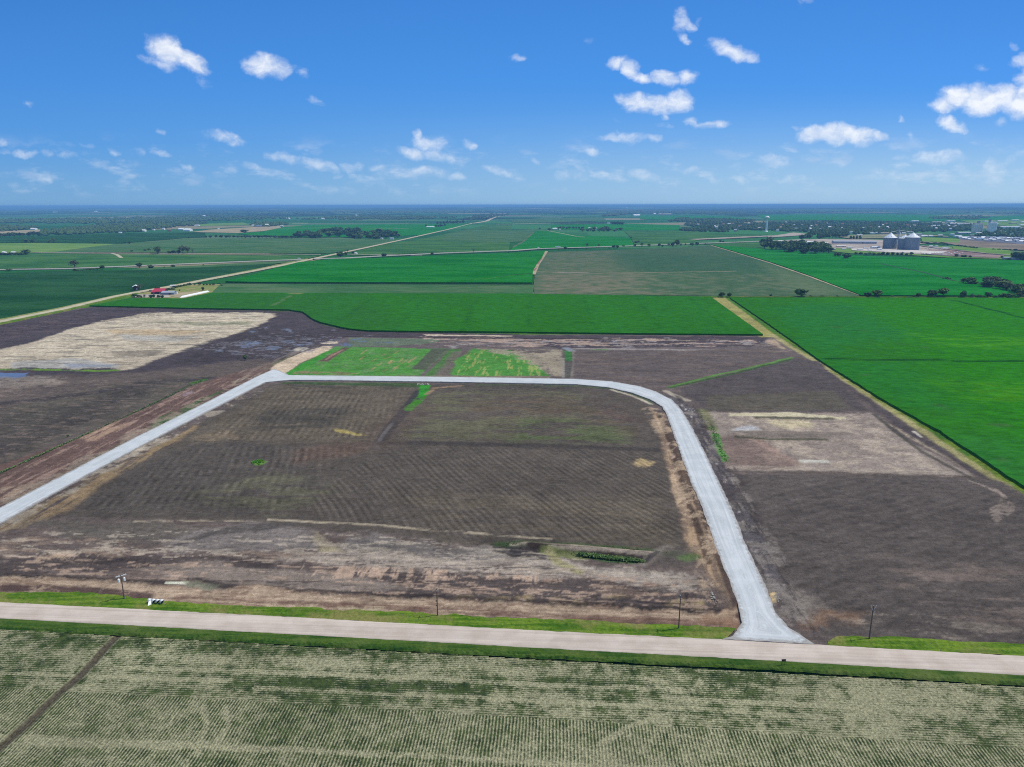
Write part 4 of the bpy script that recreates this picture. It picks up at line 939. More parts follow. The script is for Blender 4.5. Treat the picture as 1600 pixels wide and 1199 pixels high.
ho = slab('haul_road', HAUL, .0, .52, M_HAUL, step=.9, jit=.42, seed=4, inner=1.8, zn=.10)
def edge_attr(o, px):
    me = o.data; n = len(me.vertices); co = np.empty(n * 3, np.float32); me.vertices.foreach_get('co', co); co = co.reshape(-1, 3).astype(float)
    d = np.maximum(0, inside_dist(co[:, 0], co[:, 1], PW(px))); a = me.attributes.new('edge', 'FLOAT', 'POINT'); a.data.foreach_set('value', d.astype(np.float32))
edge_attr(ho, HAUL)
slab_n = [0]
def field(px, col, name='crop_field', h=.3, mat=None, z=.0, **kw):
    slab_n[0] += 1
    return slab(name, px, z + .02 * (slab_n[0] % 7), h, mat or col, **kw)
def flat(px, mat, name='field', z=.25): 
    slab_n[0] += 1
    P = PW(px); d = np.hypot(P[:, 0], P[:, 1]).mean()
    return slab(name, px, z + .03 * slab_n[0] * (.2 if d < 1200 else .5), 0.0, mat, step=max(25, d * .02), jit=d * .0012, seed=slab_n[0])

# ---- crops, near to far
M_CORN = mat_crop('corn_bright', S4(14, 104, 22), S4(40, 126, 40), row=None, fine=.8)
M_CORN2 = mat_crop('corn_yellowish', S4(22, 112, 8), S4(64, 142, 12), patch=S4(26, 116, 40), fine=.55)
M_CORN3 = mat_crop('corn_mid', S4(16, 108, 26), S4(40, 130, 46), fine=.8)
M_SOYD = mat_crop('soy_dark', S4(28, 70, 36), S4(48, 92, 52), fine=.4)
M_SOYG = mat_crop('soy_grey', S4(56, 100, 58), S4(84, 118, 76), fine=.4, patch=S4(96, 118, 82))
M_SOYM = mat_crop('soy_mid', S4(48, 96, 50), S4(80, 122, 66), fine=.4)
M_STUB = mat_crop('stubble', S4(60, 88, 58), S4(108, 116, 88), big=.004, patch=S4(136, 126, 108), fine=.5)
M_PAST = mat_crop('pasture', S4(92, 134, 60), S4(120, 150, 80), fine=.4)
M_TANF = mat_crop('tan_ground', S4(150, 140, 112), S4(184, 170, 140), fine=.4)
M_LAWN = mat_grass('lawn', S4(108, 132, 60), S4(150, 152, 92), S4(166, 150, 110))
M_YARD = mat_crop('gravel_yard', S4(156, 144, 132), S4(196, 186, 176), patch=S4(132, 112, 104), fine=.4, big=.01)
M_ASPH = mat_gravel('old_highway', S4(170, 170, 160), S4(190, 188, 176), amp=.08)

def tint_field(name, px, mat, h, paint, inner, step, jit, seed):
    o = slab(name, px, 0.0, h, mat, step=step, jit=jit, inner=inner, seed=seed, zn=.35)
    me = o.data; n = len(me.vertices); co = np.empty(n * 3, np.float32); me.vertices.foreach_get('co', co); co = co.reshape(-1, 3)
    c = Canvas(co[:, 0].astype(float), co[:, 1].astype(float), S(46, 110, 26)); paint(c); c.attrs(me); return o
M_C1 = mat_crop('corn_block', S4(10, 100, 16), S4(32, 122, 26), attr=True, fine=.8)
def p_main(c):
    c.C *= (.80 + .40 * fbm(c.X / 60, c.Y / 110, 14, 6, .6))[:, None]
    c.poly([(140, 465), (560, 462), (640, 520), (480, 510)], S(48, 102, 38), .7, fe=60, warp=40)
    c.poly([(560, 470), (1000, 466), (1150, 525), (640, 519)], S(46, 108, 24), .6, fe=60, warp=60, brk='n', thr=(.4, .6))
    for x0, x1 in ((930, 960), (1010, 1060), (780, 790), (660, 640), (540, 500), (1060, 1130)): c.line([(x0, 466), (x1, 522)], 14, S(46, 116, 38), .3, fe=20, warp=24)
    for k in range(9): c.line([(420 + k * 82, 466), (300 + k * 105, 521)], 1.6, S(20, 76, 24), .35, fe=1.5, warp=1, brk='b', thr=(.35, .5))
    c.line([(424, 481), (455, 464)], 1.8, S(104, 122, 84), .7, fe=1.5, warp=1)
    c.poly([(448, 457), (476, 459), (470, 462), (452, 461)], S(140, 140, 96), .7, fe=3, warp=3)
def p_east(c):
    c.C *= (.85 + .32 * fbm(c.X / 50, c.Y / 80, 15, 6, .6))[:, None]
    c.poly([(1290, 467), (1600, 467), (1900, 600), (1900, 800), (1600, 700), (1420, 530)], S(46, 122, 14), .85, fe=60, warp=60)
    c.poly([(1400, 520), (1600, 530), (1700, 560), (1480, 545)], S(72, 140, 22), .7, fe=30, warp=40, brk='e', thr=(.4, .6))
    c.poly([(1480, 600), (1700, 600), (1700, 650), (1520, 625)], S(70, 136, 16), .7, fe=24, warp=40, brk='e', thr=(.4, .6))
    c.poly([(1210, 480), (1330, 475), (1420, 520), (1280, 560)], S(42, 114, 46), .8, fe=40, warp=50)
    c.poly([(1290, 570), (1420, 570), (1500, 650), (1400, 630)], S(40, 116, 40), .6, fe=30, warp=40)
    c.poly([(1440, 680), (1600, 690), (1640, 790)], S(50, 116, 46), .7, fe=30, warp=30)
    for k in range(8): c.line([(1200 + k * 34, 486 + k * 30), (1700, 492 + k * 36)], 1.4, S(24, 84, 24), .35, fe=1.3, warp=1, brk='b', thr=(.35, .5))
    for pt in ([(1288, 563.5), (1600, 567.5), (2100, 574)], [(1490, 471), (1600, 499), (1760, 540)]): c.line(pt, 2.4, S(16, 60, 22), .95, fe=2.0, warp=2)
    for pt in ([(1300, 513), (1360, 520)], [(1370, 535), (1450, 546)], [(1480, 653), (1500, 660)], [(1550, 667), (1580, 669)], [(1570, 720), (1600, 738)], [(1460, 635), (1475, 642)], [(1340, 625 - 40), (1350, 590)]): c.line(pt, 2.4, S(70, 96, 60), .7, fe=2, warp=5, brk='b')
F1 = [(140, 479.5), (172, 474), (205, 467.5), (285, 468.5), (330, 459.5), (400, 459.5), (830, 461), (1110, 465.5), (1192, 525), (1000, 523.5), (800, 521), (690, 520), (620, 519.5), (575, 518.5), (545, 516), (520, 510.5), (500, 505.5), (486, 499), (474, 489.5), (452, 486), (400, 485), (300, 483.5), (220, 481.5)]
tint_field('crop_field', F1, M_C1, 1.7, p_main, 5.0, 4.0, .6, 11)
F6 = [(1140, 466.5), (1300, 466.5), (1600, 467), (2400, 468), (2600, 700), (2500, 1100), (1640, 791), (1600, 765), (1500, 698), (1465, 675), (1375, 624.5), (1285, 568), (1212, 516)]
tint_field('crop_field', F6, M_C1, 1.3, p_east, 5.0, 2.0, .8, 12)
field([(352, 441.5), (400, 430), (430, 420.5), (467, 411), (520, 406.5), (600, 404), (700, 400), (800, 396.5), (852, 393), (846, 405), (838, 415), (833, 424), (831, 443.5), (600, 443), (400, 442.5)], M_CORN, h=2.0, step=14, jit=1.0, inner=40)
field([(330, 458.5), (345, 444), (600, 445), (835, 445.5), (832, 460.2), (500, 459.6)], M_SOYG, h=.5, step=14, jit=1)
M_STUBP = mat_crop('mixed_stand', S4(60, 88, 58), S4(108, 116, 88), attr=True, fine=.8)
def p_stub(c):
    c.C[:] = np.array(S(72, 100, 70)); c.C *= (.85 + .3 * fbm(c.X / 40, c.Y / 60, 71, 5, .65))[:, None]
    c.poly([(845, 395), (960, 392), (1000, 430), (980, 462), (835, 461)], S(108, 112, 88), .8, fe=60, warp=60, brk='b', thr=(.3, .6))
    c.poly([(836, 430), (1010, 428), (1060, 462), (835, 461)], S(124, 118, 98), .8, fe=30, warp=40, brk='n', thr=(.38, .6))
    c.poly([(960, 426), (1260, 430), (1300, 463), (960, 462)], S(112, 118, 92), .6, fe=30, warp=40, brk='n', thr=(.46, .66))
    c.poly([(940, 396), (1200, 402), (1230, 428), (980, 424)], S(54, 92, 66), .7, fe=60, warp=60, brk='b', thr=(.3, .6))
    c.poly([(1180, 408), (1260, 432), (1340, 463), (1250, 460)], S(100, 118, 84), .6, fe=30, warp=30)
tint_field('crop_field', [(853, 394), (960, 391), (1060, 387), (1110, 384), (1200, 411), (1262, 433), (1343, 463.5), (1200, 463.5), (1000, 462), (835, 460.5), (834, 440), (836, 428), (841, 415), (848, 405)], M_STUBP, .5, p_stub, 12.0, 14, 1.0, 14)

field([(1112, 383.5), (1190, 390), (1300, 398), (1360, 402), (1480, 405), (1600, 408.5), (2200, 420), (2300, 464), (1600, 464.5), (1346, 463.5), (1262, 431), (1200, 409.5)], M_CORN3, h=2.0, step=20, jit=1.2, inner=60)
# faint marks in those fields
def mark(pts, w, mat, name='path', z=.9, seed=1): return ribbon(name, pts, w, mat, z, seed)
def ribbon(name, pts, w, mat, z, seed=1, n=None, jit=.08, kind='structure'):
    P = PW(pts); L = np.linalg.norm(np.diff(P, axis=0), axis=1).sum(); n = n or int(min(900, max(8, L / max(3, w * .6)))); Q = resample(P, n)
    T = np.gradient(Q, axis=0); T /= np.linalg.norm(T, axis=1)[:, None]; N = np.stack([-T[:, 1], T[:, 0]], -1); s = np.linspace(0, L, n)
    a = Q + N * (w / 2 * (1 + (fbm(s / 9, s * 0, seed, 3) - .5) * 2 * jit))[:, None]; b = Q - N * (w / 2 * (1 + (fbm(s / 9, s * 0 + 5, seed, 3) - .5) * 2 * jit))[:, None]
    V = np.concatenate([np.c_[a, np.full(n, z - .05)], np.c_[Q, np.full(n, z + .12)], np.c_[b, np.full(n, z - .05)], np.c_[a + N * .4, np.full(n, z - 1.2)], np.c_[b - N * .4, np.full(n, z - 1.2)]])
    i = np.arange(n - 1); F = np.concatenate([np.stack([i + p * n, i + q * n, i + 1 + q * n, i + 1 + p * n], -1) for p, q in ((3, 0), (0, 1), (1, 2), (2, 4))])
    return tag(link(name, mesh_np(name, V, F[:, ::-1], False), mat), kind=kind)

# left of the diagonal road and beyond
field([(-600, 460), (0, 428), (90, 424.5), (200, 423), (300, 418), (436, 411.5), (400, 421.5), (310, 438), (272, 445.5), (214, 456), (175, 464), (100, 481), (0, 501), (-300, 560)], M_SOYD, h=.9, step=20, jit=1)
field([(-500, 412), (0, 398.5), (50, 396), (180, 398), (400, 399.5), (500, 400.5), (470, 406), (400, 407.5), (200, 417), (0, 421), (-500, 436)], M_SOYM, h=.8, step=30, jit=1)
field([(-300, 382), (0, 380.5), (75, 380), (180, 382), (130, 388), (85, 394), (30, 396), (-300, 402)], M_PAST, h=.6, step=30, jit=1)
field([(85, 394.5), (130, 388), (180, 382), (200, 381), (290, 373.5), (400, 373), (545, 373.5), (650, 375), (620, 376.5), (548, 391), (510, 396.5), (180, 394.5)], M_SOYG, h=.6, step=30, jit=1)
field([(-400, 378), (0, 371.5), (100, 368), (200, 364.5), (320, 363.5), (322, 371), (290, 372), (190, 380.5), (75, 379.5), (-400, 381.5)], M_SOYD, h=.9, step=40, jit=2)
flat([(-60, 362.5), (0, 361.5), (60, 359), (76, 359.5), (50, 364), (0, 369), (-60, 370)], M_TANF)
flat([(300, 362.8), (330, 359), (400, 355), (436, 353.5), (440, 356), (412, 361.5), (370, 364.5)], M_TANF)
field([(370, 366), (412, 362.5), (445, 355), (480, 352.5), (600, 351), (735, 351), (700, 358.8), (660, 368), (560, 371), (440, 371.5)], M_CORN3, h=1, step=40, jit=2)
flat([(300, 351), (380, 348), (390, 351.5), (310, 354)], M_PAST)
# right of the diagonal road
field([(555, 393), (600, 383), (650, 375.5), (720, 361), (760, 352), (800, 351), (800, 361), (795, 392.2), (700, 394.8), (600, 398.2), (548, 400)], M_SOYM, h=.7, step=40, jit=2)
field([(700, 366), (722, 361.8), (830, 360.5), (836, 361.8), (816, 378), (770, 380), (690, 377)], M_SOYG, h=.9, z=.05, step=40, jit=2)
field([(797, 392), (800, 388), (818, 378), (838, 361), (870, 362), (900, 368), (970, 371), (985, 373), (990, 384), (900, 388)], M_CORN3, h=1, step=40, jit=2)
field([(976, 361.5), (1080, 362), (1140, 366), (1200, 367), (1150, 372), (1090, 374.5), (1080, 381), (992, 384), (986, 372)], M_SOYM, h=.8, step=40, jit=2)
flat([(862, 352), (900, 351), (990, 350), (1060, 352), (1070, 360), (975, 360), (860, 359)], M_CORN3)
flat([(800, 343), (940, 340), (950, 345), (860, 348), (800, 348)], M_SOYG)
flat([(1090, 381), (1200, 375), (1290, 380), (1290, 388), (1200, 390), (1110, 383)], M_SOYM)
# roads of the plain
ROADS = []
DIAG = [(-300, 566), (-100, 526), (0, 504.3), (100, 484), (175, 466), (215, 457.5), (275, 447.6), (312, 440), (400, 423.5), (450, 413.5), (500, 402.8), (550, 392.3), (625, 376), (700, 359), (737, 349.5)]
ribbon('gravel_road', DIAG, 10.0, M_TRACK, 1.5, 3)
ribbon('gravel_road', [(737, 349.5), (745, 348.6), (760, 346), (767, 342.5), (775, 339), (783, 337.5)], 26, M_TRACK, 1.8, 4)
def offset_px(pts, d): return [(x, y + d) for x, y in pts]
ribbon('road_shoulder', [(-300, 570), (-100, 529), (0, 507), (100, 486.2), (175, 467.6), (215, 459)], 7, M_VERGE, 1.1, 9)
ribbon('road_shoulder', [(-300, 560), (-100, 521), (0, 500.8), (100, 481.2), (175, 464), (262, 448.3), (400, 421.6), (480, 405)], 5, M_LAWN, 1.1, 10)
ribbon('highway', [(-300, 427), (0, 422), (100, 420.6), (225, 415.6), (400, 408.6), (475, 406)], 13, M_ASPH, 1.2, 5)
ribbon('highway', [(490, 406), (540, 404.8), (600, 401.2), (700, 396.5), (800, 393), (840, 390), (975, 385.8), (1110, 381), (1200, 377.8), (1262, 375)], 14, M_ASPH, 2.6, 6)
ribbon('gravel_road', [(52, 395), (175, 396.2), (400, 397.6), (502, 398.6)], 8, M_TRACK, 1.4, 7)
ribbon('gravel_road', [(540, 398), (600, 399), (660, 399.6)], 8, M_TRACK, 1.4, 7)
ribbon('gravel_road', [(455, 350.2), (480, 349.6), (560, 349.4), (600, 350), (640, 350.3)], 18, M_TRACK, 1.6, 8)
ribbon('gravel_road', [(400, 357.5), (540, 356.6), (640, 358)], 9, M_TRACK, 1.6, 8)
ribbon('gravel_road', [(775, 350.8), (800, 350.6), (860, 349.2), (990, 349.3)], 18, M_TRACK, 1.8, 9)
ribbon('gravel_road', [(720, 359), (800, 359.6), (900, 359.6)], 8, M_SOYG, 1.8, 10)
ribbon('gravel_road', [(855, 361), (900, 370), (915, 371.5)], 6, M_TRACK, 1.6, 9)
ribbon('gravel_road', [(835, 362.5), (818, 378), (800, 388)], 6, M_STUB, 1.6, 9)
ribbon('gravel_road', [(175, 397), (183, 399), (190, 404)], 8, M_TRACK, 1.4, 9)
ribbon('path', [(840, 425.5), (880, 427), (922, 428), (1000, 427), (1150, 424.5)], 4, M_TANF, .9, 4)
ribbon('path', [(872, 426.2), (922, 427.8)], 4.5, M_YARD, 1.15, 4)
ribbon('path', [(832, 430), (839, 414), (846, 404), (853, 393.5)], 10, M_TANF, 1.1, 5)
ribbon('path', [(840, 414), (846, 405)], 4, M_RUST, 1.35, 5); ribbon('path', [(834, 424.5), (838, 420)], 4, M_RUST, 1.35, 5)
# ditch lines through the crops
M_DLINE = plain('ditch_shrubbery', S(22, 60, 30), .9)
ribbon('ditch_line', [(1376, 414), (1400, 419), (1440, 427), (1466, 434), (1490, 441), (1540, 446)], 5, M_DLINE, 2.3, 3, jit=.6)
ribbon('ditch_line', [(700, 442.5), (760, 438), (800, 432.5), (831, 430)], 4, M_CORN2, 2.35, 3, jit=.3)
ribbon('ditch_line', [(705, 442.3), (762, 437.4), (800, 431.8), (831, 429.3)], 3, M_DLINE, 2.3, 3, jit=.3)
ribbon('ditch_line', [(1345, 462.8), (1262, 432), (1200, 410.6), (1111, 384)], 5, M_TANF, 1.0, 3, jit=.3)
ribbon('ditch_line', [(0, 457), (90, 456.5), (180, 448), (300, 438), (360, 429)], 4, M_DLINE, 1.05, 5, jit=.4)
ribbon('ditch_line', [(0, 437), (60, 434), (98, 426)], 4, M_DLINE, 1.05, 5, jit=.4)
ribbon('ditch_line', [(340, 443.6), (600, 444.2), (833, 444.6)], 3.5, M_DLINE, .7, 5, jit=.4)
ribbon('ditch_line', [(350, 459.6), (600, 460.4), (832, 460.8), (1110, 464.8), (1345, 465.2), (1600, 465.8), (2000, 466.5)], 5, M_VERGE, 1.0, 5, jit=.4)
# farmstead lawn and yard
slab('farm_lawn', [(203, 466.5), (216, 459.2), (275, 449.5), (300, 444.8), (345, 444.6), (400, 445.2), (392, 449), (362, 457), (330, 458.6), (285, 468), (240, 467.6)], .1, .35, M_LAWN, step=8, jit=.8)
slab('farm_yard', [(282, 466.6), (262, 462.5), (288, 457), (320, 455.6), (324, 457.4)], .5, .12, M_TANF, step=6, jit=.8)
slab('farm_yard', [(206, 465.5), (212, 461), (240, 460.5), (272, 461.8), (262, 465.6)], .5, .10, M_YARD, step=6, jit=.8)

flat([(225, 419), (300, 416.5), (400, 410.5), (476, 407.5), (500, 404.5), (436, 412.5), (300, 419.5), (200, 423.5)], M_SOYG, z=.7)
flat([(400, 408.2), (475, 405.8), (500, 401), (440, 404), (400, 406.4)], M_SOYM, z=.9)
# ---- industrial yards east of town
flat([(1190, 383), (1260, 379), (1370, 382), (1490, 386), (1530, 392), (1600, 399), (1640, 403), (1600, 406), (1480, 403), (1420, 399), (1330, 396.5), (1290, 392)], M_PAST, 'yard')
flat([(1290, 383), (1370, 381), (1480, 388), (1500, 394), (1480, 400), (1420, 397), (1370, 394.5), (1330, 389), (1290, 388)], M_YARD, 'yard', z=.6)
flat([(1190, 377), (1290, 374), (1420, 376), (1470, 380), (1400, 384), (1290, 383), (1200, 381)], M_YARD, 'yard', z=.8)
flat([(1330, 389), (1400, 391), (1480, 394), (1470, 397), (1400, 395.5), (1330, 392)], mat_crop('pale_gravel', S4(190, 184, 178), S4(220, 214, 206)), 'yard', z=1.3)
flat([(1495, 370.8), (1640, 369.5), (1640, 384), (1590, 382), (1540, 378), (1500, 375)], mat_crop('asphalt_lot', S4(98, 104, 118), S4(132, 138, 152)), 'yard', z=1.5)
flat([(1450, 391), (1500, 391), (1570, 400), (1560, 404), (1500, 402), (1440, 398)], mat_crop('red_soil', S4(128, 104, 104), S4(160, 138, 132)), 'yard', z=.9)
flat([(1500, 374), (1560, 377), (1640, 380), (1640, 394), (1580, 391), (1500, 385), (1470, 379)], mat_crop('brown_waste', S4(118, 108, 98), S4(150, 136, 120)), 'yard', z=.9)
flat([(1440, 371), (1500, 374), (1500, 380), (1440, 378)], M_PAST, 'yard', z=1.0)
flat([(1488, 385.5), (1560, 389.5), (1580, 393), (1580, 400), (1530, 396), (1490, 390)], M_PAST, 'yard', z=1.3)
ribbon('yard_road', [(1440, 385.5), (1475, 390.5), (1500, 393), (1540, 397.5), (1580, 400.8)], 9, M_YARD, 3.2, 4)
ribbon('yard_road', [(1440, 398), (1500, 400.5), (1540, 401.5)], 12, M_YARD, 2.6, 4)
flat([(1200, 370.5), (1240, 364), (1270, 367), (1245, 369), (1200, 372)], M_YARD, 'yard', z=1.0)
flat([(1075, 374.8), (1160, 370.5), (1235, 367.5), (1235, 368.6), (1150, 373), (1090, 375.6)], M_YARD, 'yard', z=1.2)
flat([(1300, 369), (1420, 366), (1480, 369), (1420, 372), (1330, 374)], mat_crop('waste_ground', S4(120, 128, 92), S4(150, 146, 120)), 'yard', z=1.2)
flat([(1500, 345), (1640, 342), (1640, 356), (1530, 352)], M_PAST, 'yard', z=1.2)
flat([(1180, 336), (1350, 334), (1500, 338), (1640, 338), (1640, 343), (1440, 346), (1200, 344)], M_CORN3, 'field', z=1.2)
flat([(1000, 337), (1120, 338), (1180, 343), (1080, 345), (1000, 343)], M_CORN3, 'field', z=1.2)
# ================================================================== TREES
def crown_mesh(name, seed, h=10.0, w=8.0, base=.18, n_cl=16, per=60, leaf=.62, shape='round', core=True):
    r = random.Random(seed); q = MB(); H = h * (1 - base); zc = h * base + H / 2
    cl = []
    for i in range(n_cl):
        for _ in range(40):
            x, y, z = (r.uniform(-1, 1) for _ in range(3))
            if x * x + y * y + z * z > 1: continue
            if shape == 'cone' and math.hypot(x, y) > (1 - z) * .5 + .08: continue
            if shape == 'vase' and math.hypot(x, y) > (z + 1.3) * .5: continue
            break
        cl.append((x * w * .36, y * w * .36, zc + z * H * .36, r.uniform(.75, 1.25) * w * .20))
    for cx, cy, cz, cr in cl:
        for k in range(per):
            a = r.uniform(0, 2 * math.pi); b = math.asin(r.uniform(-1, 1)); rr_ = cr * (r.random() ** .33) * 1.12
            p = Vector((cx + rr_ * math.cos(a) * math.cos(b), cy + rr_ * math.sin(a) * math.cos(b), cz + rr_ * math.sin(b) * .85))
            nrm = Vector((r.gauss(0, 1), r.gauss(0, 1), r.gauss(.4, 1))).normalized(); u = nrm.orthogonal().normalized(); v = nrm.cross(u); s = leaf * r.uniform(.6, 1.3)
            q.add([p + u * s, p + v * s * .7, p - u * s, p - v * s * .7], [(0, 1, 2, 3)])
        if core:
            q.lathe((cx, cy, cz), [(cr * .05, -cr * .6), (cr * .55, -cr * .35), (cr * .66, 0), (cr * .5, cr * .4), (cr * .05, cr * .62)], 7)
    me = bpy.data.meshes.new(name); me.from_pydata([tuple(v) for v in q.v], [], q.f); me.update(); return me
def trunk_mesh(name, seed, h=10.0, w=8.0, r0=.32, limbs=5, up=.45, bare=False):
    r = random.Random(seed); q = MB()
    q.tube((0, 0, -.4), (0, 0, h * up * .5), r0, r0 * .75, 7, False); q.tube((0, 0, h * up * .5), (r.uniform(-.2, .2), 0, h * up * 1.4), r0 * .75, r0 * .3, 7, False)
    for i in range(limbs):
        a = 2 * math.pi * i / limbs + r.uniform(-.4, .4); z0 = h * up * r.uniform(.4, 1.0); e_ = Vector((math.cos(a) * w * .36, math.sin(a) * w * .36, z0 + h * r.uniform(.2, .4)))
        q.tube((0, 0, z0), e_, r0 * .45, r0 * .14, 5, False)
        if bare:
            for j in range(5):
                s = Vector((0, 0, z0)).lerp(e_, r.uniform(.4, 1)); q.tube(s, s + Vector((r.uniform(-1, 1), r.uniform(-1, 1), r.uniform(.6, 2))) * h * .1, r0 * .16, r0 * .05, 4, False)
    me = bpy.data.meshes.new(name); me.from_pydata([tuple(v) for v in q.v], [], q.f); me.update(); return me
PROTO = {}
def proto(kind, mat_c, **kw):
    L = []
    for s in range(3):
        tm = trunk_mesh('trunk', 50 + s, limbs=kw.get('limbs', 5), bare=kw.get('bare', False), up=kw.get('up', .45), r0=kw.get('r0', .32)); tm.materials.append(M_BARK)
        cm = None
        if kw.get('crown', True):
            cm = crown_mesh('crown', 90 + s * 7 + len(PROTO), base=kw.get('base', .12), n_cl=kw.get('n_cl', 16), per=kw.get('per', 55), shape=kw.get('shape', 'round'), leaf=kw.get('leaf', .62), core=kw.get('core', True)); cm.materials.append(mat_c)
        L.append((tm, cm))
    PROTO[kind] = L
proto('round', M_LEAF); proto('dark', M_LEAFD, base=.06, n_cl=18); proto('bush', M_LEAF, base=-.04, n_cl=12, up=.2)
proto('vase', M_LEAF, shape='vase', base=.22, n_cl=15); proto('cone', M_LEAFD, shape='cone', base=.05, n_cl=20, up=.7); proto('sparse', M_LEAFP, base=.2, n_cl=10, per=22, core=False, bare=True, limbs=7)
proto('bare', M_BARK, crown=True, bare=True, limbs=9, up=.6, n_cl=4, per=5, leaf=.3, core=False)
NAMES = {'round': 'leafy_tree', 'dark': 'leafy_tree', 'bush': 'bush', 'vase': 'leafy_tree', 'cone': 'conifer_tree', 'sparse': 'sparse_tree', 'bare': 'bare_tree'}
def tree(px, py, h, w, kind, label, group=None, ki=None):
    p = G(px, py); k = mpp(px, py); ki = rnd.randrange(3) if ki is None else ki
    tm, cm = PROTO[kind][ki]
    e = empty(NAMES[kind], (p[0], p[1], 0), rnd.uniform(0, 6.28)); e.scale = (w * k / 8, w * k / 8, h * k / 10 * 1.04)
    a = bpy.data.objects.new('trunk', tm); C.objects.link(a); a.parent = e
    if cm: b = bpy.data.objects.new('crown', cm); C.objects.link(b); b.parent = e
    return tag(e, label, 'bush' if kind == 'bush' else 'tree', group)
ORD = ['first', 'second', 'third', 'fourth', 'fifth', 'sixth', 'seventh', 'eighth', 'ninth', 'tenth', 'eleventh', 'twelfth', 'thirteenth', 'fourteenth', 'fifteenth', 'sixteenth', 'seventeenth', 'eighteenth', 'nineteenth', 'twentieth']
def ordinal(i):
    if i < 20: return ORD[i]
    if i >= 99: return 'hundredth' if i == 99 else 'hundred-and-' + ordinal(i - 100)
    t_ = ['twenty', 'thirty', 'forty', 'fifty', 'sixty', 'seventy', 'eighty', 'ninety'][(i + 1) // 10 - 2]; u_ = (i + 1) % 10
    return (t_[:-1] + 'ieth') if u_ == 0 else t_ + '-' + ORD[u_ - 1]
def number_from_west(objs, phrase=' from the west'):
    objs = sorted(objs, key=lambda o: o.location.x / max(1, o.location.y))
    for i, o in enumerate(objs):
        l = o['label'] + ', ' + ordinal(i) + phrase
        if len(l.replace(',', '').split()) > 16: l = ' '.join(o['label'].split()[:16 - len(phrase.split()) - 1]) + ', ' + ordinal(i) + phrase
        o['label'] = l
def grove(poly, n, h, w, kinds, label, group, seed=1):
    r = random.Random(seed); P = np.array(poly, float); x0, y0 = P.min(0); x1, y1 = P.max(0); out = []
    k = 0
    while len(out) < n and k < 20000:
        k += 1; x, y = r.uniform(x0, x1), r.uniform(y0, y1)
        if inside_dist(np.array([x]), np.array([y]), P)[0] > 0: out.append((x, y))
    L = [tree(x, y, h * r.uniform(.75, 1.15), w * r.uniform(.8, 1.2), r.choice(kinds), label, group) for x, y in sorted(out, key=lambda q: q[1])]
    number_from_west(L)
def row(x0, y0, x1, y1, n, h, w, kinds, label, group, jit=.4):
    L = []
    for i in range(n):
        t = i / max(1, n - 1); L.append(tree(x0 + (x1 - x0) * t + rnd.uniform(-jit, jit), y0 + (y1 - y0) * t, h * rnd.uniform(.8, 1.15), w * rnd.uniform(.85, 1.15), rnd.choice(kinds), label, group))
    number_from_west(L)

